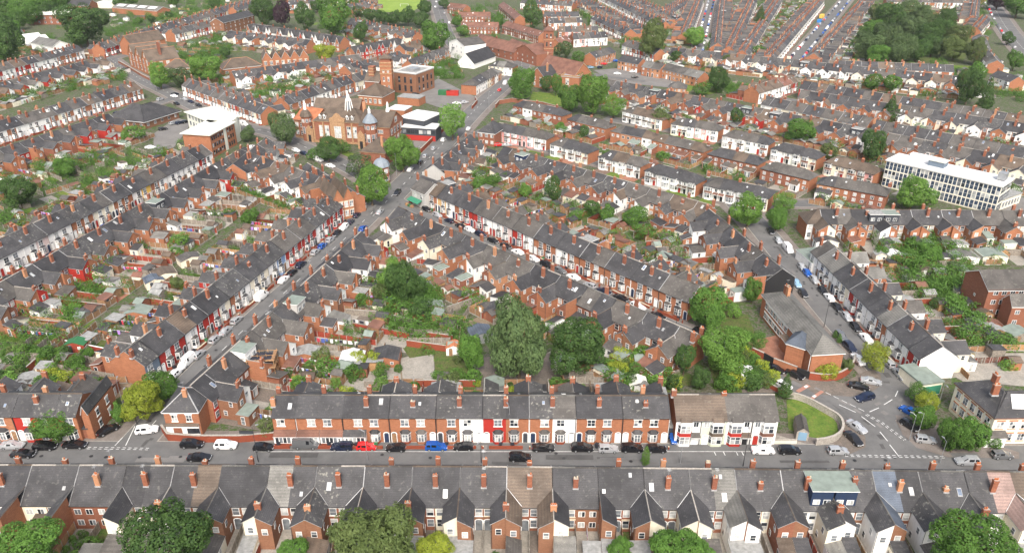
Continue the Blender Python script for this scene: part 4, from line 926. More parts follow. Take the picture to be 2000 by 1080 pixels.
road('estate', [(1050, 134), (1120, 140), (1180, 150), (1260, 160)], 5, 1)
# asphalt areas
AK = [0]
def area(pts, z, mat, mb=None):
    AK[0] += 1; z = z + AK[0] * .0005 if z > .2 else .07 + AK[0] * .0012
    (mb or RD['road']).q([(*G(*p), z) for p in pts][::(1 if sum(G(*pts[k])[0] * G(*pts[(k + 1) % len(pts)])[1] - G(*pts[(k + 1) % len(pts)])[0] * G(*pts[k])[1] for k in range(len(pts))) > 0 else -1)], mat)
area([(1600, 772), (1660, 776), (1700, 770), (1722, 752), (1738, 735), (1775, 748), (1782, 775), (1768, 800), (1748, 822), (1762, 848), (1790, 876), (1850, 900), (1640, 898), (1650, 872), (1668, 850), (1662, 825), (1640, 802)], .245, 'asphalt')
area([(1490, 706), (1560, 724), (1645, 750), (1690, 726), (1718, 722), (1722, 752), (1700, 770), (1660, 778), (1600, 774), (1540, 744)], .2435, 'slabs_dark')
area([(1632, 815), (1668, 830), (1690, 855), (1690, 875), (1660, 888), (1610, 884), (1640, 860)], .2465, 'slabs_dark')
area([(1748, 812), (1790, 815), (1850, 840), (1990, 885), (1990, 897), (1850, 894), (1790, 876), (1762, 850)], .2478, 'pavement')
area([(1160, 138), (1225, 132), (1300, 140), (1335, 158), (1310, 172), (1240, 165), (1190, 156)], .03, 'asphalt_old')
area([(798, 190), (856, 154), (932, 192), (915, 216), (880, 218)], .03, 'asphalt_old')
area([(300, 262), (345, 230), (374, 240), (360, 262), (330, 300), (300, 298)], .03, 'asphalt_old')
area([(850, 240), (880, 215), (925, 232), (900, 250), (862, 286), (800, 290), (800, 268)], .05, 'asphalt_old')
area([(320, 70), (420, 40), (420, 20), (340, 22), (300, 45)], .05, 'overgrown')
area([(722, -6), (830, -6), (822, 14), (800, 26), (745, 24), (728, 10)], .05, 'field')
area([(600, 292), (640, 282), (690, 300), (700, 322), (660, 318)], .05, 'lawn')
area([(1040, 180), (1100, 185), (1130, 200), (1095, 215), (1030, 205)], .05, 'lawn')
area([(1310, 180), (1335, 150), (1365, 165), (1340, 186)], .05, 'lawn')
area([(1860, 128), (1900, 130), (1898, 150), (1862, 142)], .05, 'lawn')
area([(1660, 120), (1680, 20), (1860, 20), (1905, 80), (1880, 122)], .05, 'overgrown')
# triangle plot, yard and overgrown patches near the big trees
area([(1536, 782), (1556, 776), (1590, 795), (1628, 818), (1642, 838), (1638, 852), (1610, 858), (1570, 852), (1540, 838)], .06, 'lawn')
area([(1330, 850), (1520, 850), (1590, 872), (1330, 872)], .062, 'slabs')
area([(1312, 845), (1380, 845), (1385, 866), (1312, 866)], .066, 'brick_paving')
area([(782, 700), (846, 686), (850, 762), (790, 770)], .055, 'slabs')
area([(660, 625), (740, 628), (800, 645), (795, 690), (700, 680), (650, 660)], .055, 'slabs')
area([(846, 662), (920, 655), (930, 770), (852, 768)], .05, 'overgrown')
area([(905, 632), (985, 598), (1000, 612), (915, 655)], .056, 'dirt')
area([(735, 600), (830, 612), (905, 640), (860, 690), (800, 700), (760, 640)], .05, 'overgrown')
area([(690, 560), (760, 545), (850, 560), (840, 625), (740, 610)], .048, 'overgrown')
area([(1000, 690), (1180, 690), (1280, 740), (1290, 768), (930, 768), (930, 700)], .048, 'slabs_dark')
area([(1188, 720), (1300, 720), (1330, 768), (1200, 768)], .052, 'overgrown')
area([(1380, 700), (1455, 695), (1500, 730), (1528, 768), (1400, 768)], .052, 'overgrown')
area([(1440, 728), (1535, 745), (1530, 768), (1450, 768)], .056, 'slabs_dark')
area([(1395, 600), (1460, 615), (1490, 690), (1420, 690)], .052, 'overgrown')
area([(1460, 668), (1540, 650), (1560, 722), (1470, 712)], .056, 'brick_paving')
area([(140, 690), (240, 690), (262, 760), (190, 800), (150, 740)], .05, 'dirt')
area([(0, 690), (140, 700), (190, 770), (0, 768)], .047, 'slabs')
area([(640, 640), (810, 655), (790, 680), (640, 668)], .05, 'slabs')
area([(560, 690), (660, 690), (780, 700), (785, 768), (560, 768)], .046, 'slabs')
area([(1905, 600), (2010, 598), (2040, 700), (1990, 680)], .06, 'lawn')
area([(1845, 690), (2060, 690), (2060, 760), (1880, 745), (1850, 728)], .046, 'slabs')
area([(1740, 380), (1960, 412), (2060, 410), (1960, 372), (1800, 350)], .046, 'asphalt_old')
# markings
dash(CENTRAL[5:], 4, 3) if False else None
def line(pts, w=.13, d=0): strip(RD['mark'], [G(*p) for p in pts], d - w / 2, d + w / 2, MZ, 'road_paint')
for a, b in (((1638, 792), (1671, 807)), ((1682, 815), (1709, 835)), ((1718, 845), (1733, 863)), ((1737, 870), (1755, 893)), ((1698, 806), (1716, 798)), ((1726, 792), (1742, 782)), ((1748, 776), (1753, 765)), ((246, 872), (264, 834)), ((225, 872), (240, 856))): line([a, b], .16)
for dd in (0, .45):
    dash([G(1690 , 812 - dd * 0), G(1720, 828), G(1765, 862)], .6, .5, .13, dd); dash([G(1650, 893), G(1845, 896)], .6, .5, .13, dd); dash([G(170, 878), G(292, 880)], .6, .5, .13, dd)
dash([G(1612, 768), G(1690, 806)], 1.2, .6, .13)
dash([(x, G(0, 883)[1] - 0) for x in (-70, 55)], 60, .1, .1, 0) if False else None
dash(ROADS['leftst'][2:-2], 2, 5); dash(ROADS['main'], 2, 4, .16); dash(ROADS['topright'], 3, 3, .2); dash(ROADS['cross'], 2, 4, .16)
for x0, x1 in (((1567, 760), (1592, 770)), ((1583, 774), (1607, 783))): pass
area([(1553, 765), (1576, 752), (1583, 756), (1560, 769)], .27, 'road_red', RD['mark']); area([(1580, 780), (1603, 764), (1609, 767), (1588, 782)], .27, 'road_red', RD['mark'])
for c in ((1574, 757), (1590, 776)): area([(c[0] - 5, c[1]), (c[0], c[1] - 3), (c[0] + 5, c[1] - 1), (c[0], c[1] + 3)], .276, 'road_paint', RD['mark'])
# parking bay line on the bottom road and hatch marks
strip(RD['mark'], [(x, G(u, 883.5)[1]) for x, u in ((-48, 420), (-10, 880), (48, 1560))], -.06, .06, MZ, 'road_paint')
for u in (1394, 1412, 1437, 1448): line([(u, 883), (u + 4, 891)], .14)
pr = random.Random(3)
for nm_, P_ in ROADS.items():
    for a, b in zip(P_, P_[1:]):
        L0 = math.hypot(b[0] - a[0], b[1] - a[1])
        if L0 < 1 or a[1] > 330: continue
        u = ((b[0] - a[0]) / L0, (b[1] - a[1]) / L0)
        for _ in range(int(L0 / 9) + 1):
            t = pr.uniform(0, max(0, L0 - 4)); d_ = pr.uniform(-2.8, 2.2); l_ = min(L0 - t, pr.choice([.7, 2, 5, 9])); w_ = pr.choice([.6, .7, 1.3])
            strip(RD['road'], [(a[0] + u[0] * t, a[1] + u[1] * t), (a[0] + u[0] * (t + l_), a[1] + u[1] * (t + l_))], d_, d_ + w_, .2485 + pr.random() * .004, pr.choice(['asphalt_old', 'asphalt', 'asphalt_patch']))
for nm_, P_ in ROADS.items():
    for a, b in zip(P_, P_[1:]):
        L0 = math.hypot(b[0] - a[0], b[1] - a[1])
        if L0 < 3 or a[1] > 260: continue
        for _ in range(int(L0 / 14) + 1):
            t = pr.random(); x, y = a[0] + (b[0] - a[0]) * t + pr.uniform(-1.5, 1.5), a[1] + (b[1] - a[1]) * t + pr.uniform(-1.5, 1.5)
            RD['road'].q([(x + .35 * math.cos(q_ * math.pi / 4), y + .35 * math.sin(q_ * math.pi / 4), .2632) for q_ in range(8)], 'metal_dark')
for k, nm in (('pavement', 'pavement'), ('kerb', 'kerb'), ('road', 'road'), ('mark', 'road_markings')): struct(nm, RD[k])

# ------------------------------------------------------------ fences, sheds, washing lines, bins, walls
def fence_mesh(L, kind):
    m = MB(); n = max(1, round(L / 1.9)); st = L / n; mat = ['timber_grey', 'timber', 'timber_red', 'timber_orange', 'timber_grey', 'mortar'][kind]
    if kind == 5: m.box(0, L, -.12, .12, 0, 1.7, 'brick_wall'); m.box(-.02, L + .02, -.15, .15, 1.7, 1.78, 'mortar'); return m, None
    for i in range(n): m.box(i * st + .05, (i + 1) * st - .05, -.025, .025, .3, 1.75, mat)
    for i in range(n): m.box(i * st + .05, (i + 1) * st - .05, -.04, .04, 0, .3, 'concrete')
    p = MB()
    for i in range(n + 1): p.box(i * st - .06, i * st + .06, -.06, .06, 0, 1.85, 'concrete')
    return m, p
seen = set(); FF = []
for f in FENCES:
    u, v = PX(*f[0], 1)
    if not (-30 < u < 2030 and -10 < v < 1100): continue
    FF.append(f)
FF.sort(key=lambda f: f[2])
farf = MB()
for i, (a, b, Y, r, desc) in enumerate(FF):
    L = math.hypot(b[0] - a[0], b[1] - a[1])
    if L < 1: continue
    k = [0, 1, 2, 0, 1, 5, 0, 1, 0, 0, 3, 1, 5][int(r * 13) % 13]; rz = math.atan2(b[1] - a[1], b[0] - a[0]); m, p = fence_mesh(L, k)
    if i < 290:
        if p: o = link('garden_fence', m.add(p).mesh('garden_fence'), None, (*a, 0), rz)
        else: o = link('garden_wall', m.mesh('garden_wall'), None, (*a, 0), rz)
        tag(o, None, 'fence' if p else 'wall', 'fences and walls between the gardens')
        later(o, ['weathered grey fence', 'brown panel fence', 'dark red panel fence', 'orange timber fence', '', 'brick garden wall'][k], (a[0] + b[0]) / 2, (a[1] + b[1]) / 2, 1)
    else:
        farf.add(m.xf(*a, 0, rz))
        if p: farf.add(p.xf(*a, 0, rz))
if farf.f: tag(link('distant_garden_fences', farf.mesh('distant_garden_fences')), 'far fences and walls dividing the small back gardens', 'fences', kind='stuff')
def shed(X, Y, rz, r, name='garden_shed', sz=None, wall=None, rf=None, ph=None):
    rg = random.Random(int(r * 1e6)); w_, d_ = sz or (rg.uniform(2.2, 3.6), rg.uniform(1.9, 3.2)); wl = wall or rg.choice(['timber', 'timber_grey', 'paint_white', 'brick_red', 'brick_orange', 'paint_cream', 'timber_orange']); rf = rf or rg.choice(['felt_green', 'felt_grey', 'roof_slate', 'roof_slate', 'roof_grey', 'roof_brown', 'roof_pale', 'roof_redbrown'])
    h = 2.1; o = link(name, None, None, (X, Y, 0), rz); m = MB(); ga = rg.random() < .5 or sz
    m.box(-w_ / 2, w_ / 2, -d_ / 2, d_ / 2, 0, h, wl)
    if ga:
        for s_ in (-1, 1): m.q([(-w_ / 2, s_ * d_ / 2, h), (w_ / 2, s_ * d_ / 2, h), (0, s_ * d_ / 2, h + .65)], wl)
    link('wall', m.mesh('wall'), o); m = MB(); e = .15
    if ga:
        m.slab([(-w_ / 2 - e, -d_ / 2 - e, h - .05), (0, -d_ / 2 - e, h + .72), (0, d_ / 2 + e, h + .72), (-w_ / 2 - e, d_ / 2 + e, h - .05)][::-1][::-1], .07, rf); m.slab([(0, -d_ / 2 - e, h + .72), (w_ / 2 + e, -d_ / 2 - e, h - .05), (w_ / 2 + e, d_ / 2 + e, h - .05), (0, d_ / 2 + e, h + .72)], .07, rf)
    else: m.slab([(-w_ / 2 - e, -d_ / 2 - e, h + .1), (w_ / 2 + e, -d_ / 2 - e, h + .1), (w_ / 2 + e, d_ / 2 + e, h + .4), (-w_ / 2 - e, d_ / 2 + e, h + .4)], .08, rf)
    link('roof', m.mesh('roof'), o); m = MB(); door(m, (-w_ * .2, -d_ / 2, .05), (1, 0), (0, -1), .8, 1.8, rg.choice(['paint_white', 'timber', 'paint_darkgrey']), None); link('door', m.mesh('door'), o)
    m = MB(); win(m, (w_ * .25, -d_ / 2, .9), (1, 0), (0, -1), .7, .7, 1, 1, rg); link('window', m.mesh('window'), o)
    c = {'timber': 'brown timber', 'timber_grey': 'grey timber', 'paint_white': 'white', 'brick_red': 'red brick', 'brick_orange': 'orange brick', 'paint_cream': 'cream', 'timber_orange': 'orange timber'}.get(wl, 'pale')
    tag(o, None, 'shed', 'sheds and outbuildings in the gardens'); later(o, f'{c} garden shed', X, Y, 1)
    return o
vis = lambda X, Y, m=10: -m < PX(X, Y)[0] < 2000 + m and -10 < PX(X, Y)[1] < 1100
SHEDS = sorted([s for s in SHEDS if vis(*s[0])], key=lambda s: s[3])
for (p, rz, r, Y) in SHEDS[:270]: shed(*p, rz, r)
fs = MB()
for (p, rz, r, Y) in SHEDS[270:]:
    rg = random.Random(int(r * 1e6)); w_, d_ = rg.uniform(1.5, 2.6), rg.uniform(1.3, 2.4); q_ = MB(); q_.box(-w_, w_, -d_, d_, 0, 2.2, rg.choice(['timber', 'brick_orange', 'brick_red', 'paint_white', 'paint_cream', 'timber_grey'])); rf = rg.choice(['roof_slate', 'roof_grey', 'felt_grey', 'felt_green', 'roof_redbrown', 'roof_pale'])
    q_.slab([(-w_ - .1, -d_ - .1, 2.2), (0, -d_ - .1, 3.0), (0, d_ + .1, 3.0), (-w_ - .1, d_ + .1, 2.2)], .08, rf); q_.slab([(0, -d_ - .1, 3.0), (w_ + .1, -d_ - .1, 2.2), (w_ + .1, d_ + .1, 2.2), (0, d_ + .1, 3.0)], .08, rf); fs.add(q_.xf(*p, 0, rz))
if fs.f: tag(link('distant_sheds', fs.mesh('distant_sheds')), 'small sheds and outhouses scattered through the far back gardens', 'sheds', kind='stuff')
LINES = [l for l in LINES if vis(*l[0])][:44]
for (a, b, r, Y) in LINES:
    rg = random.Random(int(r * 1e6)); L = math.hypot(b[0] - a[0], b[1] - a[1]); o = link('washing_line', None, None, (*a, 0), math.atan2(b[1] - a[1], b[0] - a[0]))
    m = MB(); m.bar((0, 0, 0), (0, 0, 2.2), .05, 'timber_grey'); m.bar((L, 0, 0), (L, 0, 2.2), .05, 'timber_grey'); m.bar((0, 0, 2.1), (L, 0, 2.1), .015, 'cloth_white'); link('post', m.mesh('post'), o)
    x = .5; c = 0
    while x < L - 1 and c < 14:
        wd = rg.uniform(.35, 1.1); m = MB(); hgt = rg.uniform(.5, 1.2)
        m.slab([(x, -.02, 2.08), (x, .02, 2.08), (x + wd, .02, 2.08), (x + wd, -.02, 2.08)], .02, 'cloth_white'); mt = rg.choice(['cloth_white', 'cloth_white', 'cloth_blue', 'cloth_red', 'cloth_dark', 'cloth_purple'])
        m.box(x, x + wd, -.02, .02, 2.07 - hgt, 2.07, mt); link('garment', m.mesh('garment'), o); x += wd + rg.uniform(.08, .6); c += 1
    tag(o, None, 'washing line', 'washing lines hung with clothes'); later(o, 'washing line of clothes', *a, 1)
for i, (p, rz, r) in enumerate(BINS[:110]):
    rg = random.Random(int(r * 1e6)); o = link('wheelie_bin', None, None, (*p, .05), rz + rg.uniform(-.5, .5)); c = rg.choice(['plastic_bin', 'plastic_bin', 'plastic_bin', 'plastic_green'])
    m = MB(); i0 = len(m.v); m.slab([(-.29, -.33, .95), (.29, -.33, .95), (.29, .33, .95), (-.29, .33, .95)], .93, c); m.v = [(x * (.82 if z < .5 else 1), y * (.75 if z < .5 else 1), z) for x, y, z in m.v]; link('body', m.mesh('body'), o)
    m = MB(); m.slab([(-.32, -.38, 1.0), (.32, -.38, 1.0), (.32, .36, 1.06), (-.32, .36, 1.06)], .06, c); m.bar((-.3, .4, 1.0), (.3, .4, 1.0), .03, c); link('lid', m.mesh('lid'), o)
    m = MB(); [m.bar((s_ * .3, .3, .12), (s_ * .22, .3, .12), .12, 'tyre', 8) for s_ in (-1, 1)]; link('wheels', m.mesh('wheels'), o)
    tag(o, None, 'bin', 'wheelie bins in front yards'); later(o, ('navy' if c == 'plastic_bin' else 'green') + ' wheelie bin', *p, .5)
byrow = {}
for nm, desc, a, b in FW: byrow.setdefault(nm, []).append((desc, a, b))
for nm, L_ in byrow.items():
    m = MB()
    for desc, a, b in L_:
        L = math.hypot(b[0] - a[0], b[1] - a[1]); q_ = MB(); q_.box(0, L, -.11, .11, 0, .75, 'brick_wall'); q_.box(-.01, L + .01, -.15, .15, .75, .83, 'brick_wall' if R.random() < .7 else 'stone')
        m.add(q_.xf(*a, 0, math.atan2(b[1] - a[1], b[0] - a[0])))
    tag(link('front_garden_wall', m.mesh('front_garden_wall')), f'low dark red brick front walls along {L_[0][0]}', 'wall', 'low front garden walls')

# ------------------------------------------------------------ trees
def crown_mesh(name, blobs, N, leaf, seed, flat=1.0, droop=0.0):
    rg = np.random.default_rng(seed); B = np.array(blobs, float)      # x y z rx ry rz
    wts = (B[:, 3] * B[:, 4] * B[:, 5]) ** (2 / 3); idx = rg.choice(len(B), N * 2, p=wts / wts.sum())
    d = rg.normal(size=(N * 2, 3)); d /= np.linalg.norm(d, axis=1)[:, None]
    # clumps: leaves gather round random clump directions on each blob
    nc = 34; cd = rg.normal(size=(len(B), nc, 3)); cd /= np.linalg.norm(cd, axis=2)[:, :, None]; cr = rg.uniform(.74, 1.2, (len(B), nc))
    dots = np.einsum('nk,nck->nc', d, cd[idx]); best = dots.argmax(1); rad = cr[idx, best] - (1 - dots.max(1)) * 1.9
    rr = rad * (1 - .22 * rg.random(N * 2) ** 2)
    p = B[idx, :3] + d * B[idx, 3:6] * rr[:, None]
    keep = np.ones(N * 2, bool)
    for k in range(len(B)):
        q_ = np.linalg.norm((p - B[k, :3]) / B[k, 3:6], axis=1); keep &= ~((idx != k) & (q_ < .78))
    p, d, idx = p[keep][:N], d[keep][:N], idx[keep][:N]; n = len(p)
    ex = np.percentile(np.abs(p), 98, axis=0); ex[:2] = ex[:2].max(); p = p / ex
    nrm = d + rg.normal(size=(n, 3)) * .55 + np.array([0, 0, .25]); nrm /= np.linalg.norm(nrm, axis=1)[:, None]
    t = rg.normal(size=(n, 3)); t[:, 2] -= droop * 3; t -= (t * nrm).sum(1)[:, None] * nrm; t /= np.linalg.norm(t, axis=1)[:, None]; b = np.cross(nrm, t)
    s_ = leaf * rg.uniform(.6, 1.35, n)[:, None]; asp = 1 + droop * 1.2
    V = np.stack([p - t * s_ * asp, p - b * s_ * .7, p + t * s_ * asp, p + b * s_ * .7], 1).reshape(-1, 3)
    me = bpy.data.meshes.new(name); me.vertices.add(4 * n); me.vertices.foreach_set('co', V.ravel())
    me.loops.add(4 * n); me.loops.foreach_set('vertex_index', np.arange(4 * n)); me.polygons.add(n); me.polygons.foreach_set('loop_start', np.arange(0, 4 * n, 4)); me.polygons.foreach_set('loop_total', np.full(n, 4))
    me.update(); me.validate(); me.materials.append(MATS['leaf_mid']); return me
def rblobs(seed, n, sp=.5, r0=.42, r1=.6, zs=1.0):
    rg = random.Random(seed); out = [(0, 0, 0, .62, .62, .62 * zs)]
    for i in range(n):
        a = 2 * math.pi * (i + rg.random() * .6) / n * 1.618 * 2; e_ = rg.uniform(-.5, 1.0); k = sp * rg.uniform(.75, 1.1); r = rg.uniform(r0, r1) * .85
        out.append((math.cos(a) * math.cos(e_) * k, math.sin(a) * math.cos(e_) * k, math.sin(e_) * k * zs, r, r, r * rg.uniform(.75, .95) * zs))
    return out
CR = {}
for i, (nm, bl, N, lf, dr_) in enumerate([('round', rblobs(1, 9), 15000, .035, 0), ('wide', rblobs(2, 13, .6, .34, .5, .8), 17000, .033, 0), ('tall', rblobs(3, 12, .55, .34, .5, 1.35), 15000, .034, .1), ('airy', rblobs(4, 16, .66, .24, .38, .9), 9000, .032, 0), ('round2', rblobs(6, 11, .55, .34, .5, .95), 15000, .035, 0),
        ('willow', rblobs(5, 15, .6, .32, .46, 1.0), 20000, .027, .8), ('conifer', [(0, 0, -.75 + .25 * k, .62 * (1 - k / 8) + .04, .62 * (1 - k / 8) + .04, .34) for k in range(8)], 7000, .034, .3), ('cypress', [(0, 0, -.9 + .3 * k, .34 * (1 - (k / 7) ** 2) + .06, .34 * (1 - (k / 7) ** 2) + .06, .34) for k in range(7)], 6000, .03, .5),
        ('bush', rblobs(7, 7, .5, .35, .5, .75), 1500, .075, 0), ('bush2', rblobs(8, 9, .6, .28, .42, .7), 1500, .07, 0), ('lod_a', rblobs(9, 9), 5500, .055, 0), ('lod_b', rblobs(10, 12, .6, .34, .5, 1.1), 5500, .055, 0)]):
    CR[nm] = crown_mesh('crown_' + nm, bl, N, lf, i + 11, 1, dr_)
def trunk_mesh(seed):
    rg = random.Random(seed); m = MB(); m.lathe(0, 0, [(.085, -1.9), (.06, -1.6), (.048, -1.0), (.04, -.5), (.02, .2)], 8, 'bark')
    for i in range(7):
        a = i * 2.4 + rg.random(); z = rg.uniform(-1.0, -.3); q_ = (math.cos(a) * .5, math.sin(a) * .5, z + rg.uniform(.45, .8)); h_ = (q_[0] * .5, q_[1] * .5, z + .3)
        m.bar((0, 0, z), h_, .028, 'bark', 5, .02); m.bar(h_, q_, .02, 'bark', 5, .008)
    return m.mesh('trunk')
TRK = trunk_mesh(1)
SZ = lambda rp: 'huge' if rp > 60 else 'large' if rp > 30 else 'medium' if rp > 17 else 'small'
LN = {'leaf_dark': 'dark green', 'leaf_mid': 'green', 'leaf_light': 'light green', 'leaf_yellow': 'yellow-green', 'leaf_olive': 'olive green', 'leaf_purple': 'purple-leaved', 'leaf_grey': 'grey-green'}
def tree(u, v, rx, ry=None, kind='round', leaf='leaf_mid', tr=.22, nm='tree', lbl=None):
    ry = ry or rx; Rm = 5; Hc = 5
    for _ in range(6):
        X, Y = G(u, v, Hc); k = pxm(X, Y, Hc); Rm = rx / k; Rz = max(Rm * .7, ry / k); Hc = Rz * (.95 + tr)
    a = R.uniform(0, 6.28); base = CR[kind]
    if rx < 20 and kind in ('round', 'wide', 'airy', 'round2', 'tall') : base = CR['lod_a' if R.random() < .5 else 'lod_b']
    
    o = link(nm, None, None, (X, Y, 0), a)
    c = link('crown', base, o, (0, 0, Hc)); zz = Rz * (1.0 if kind not in ('bush', 'bush2') else .95)
    c.scale = (Rm * .97, Rm * .97, zz * .97)
    c.material_slots[0].link = 'OBJECT'; c.material_slots[0].material = MATS[leaf]
    t = link('trunk', TRK, o, (0, 0, Hc)); t.scale = (Rm * .9, Rm * .9, Hc / 1.9)
    tag(o, None, 'tree', None)
    kd = {'conifer': 'conifer', 'cypress': 'pointed cypress', 'willow': 'feathery tree', 'bush': 'rounded bush'}.get(kind, 'tree')
    if lbl: o['label'] = lbl
    else: later(o, f'{SZ(rx)} {LN[leaf]} {kd}', X, Y, Hc)
    return o
D, M_, L_, Y_, O_, P_, GY = 'leaf_dark', 'leaf_mid', 'leaf_light', 'leaf_yellow', 'leaf_olive', 'leaf_purple', 'leaf_grey'
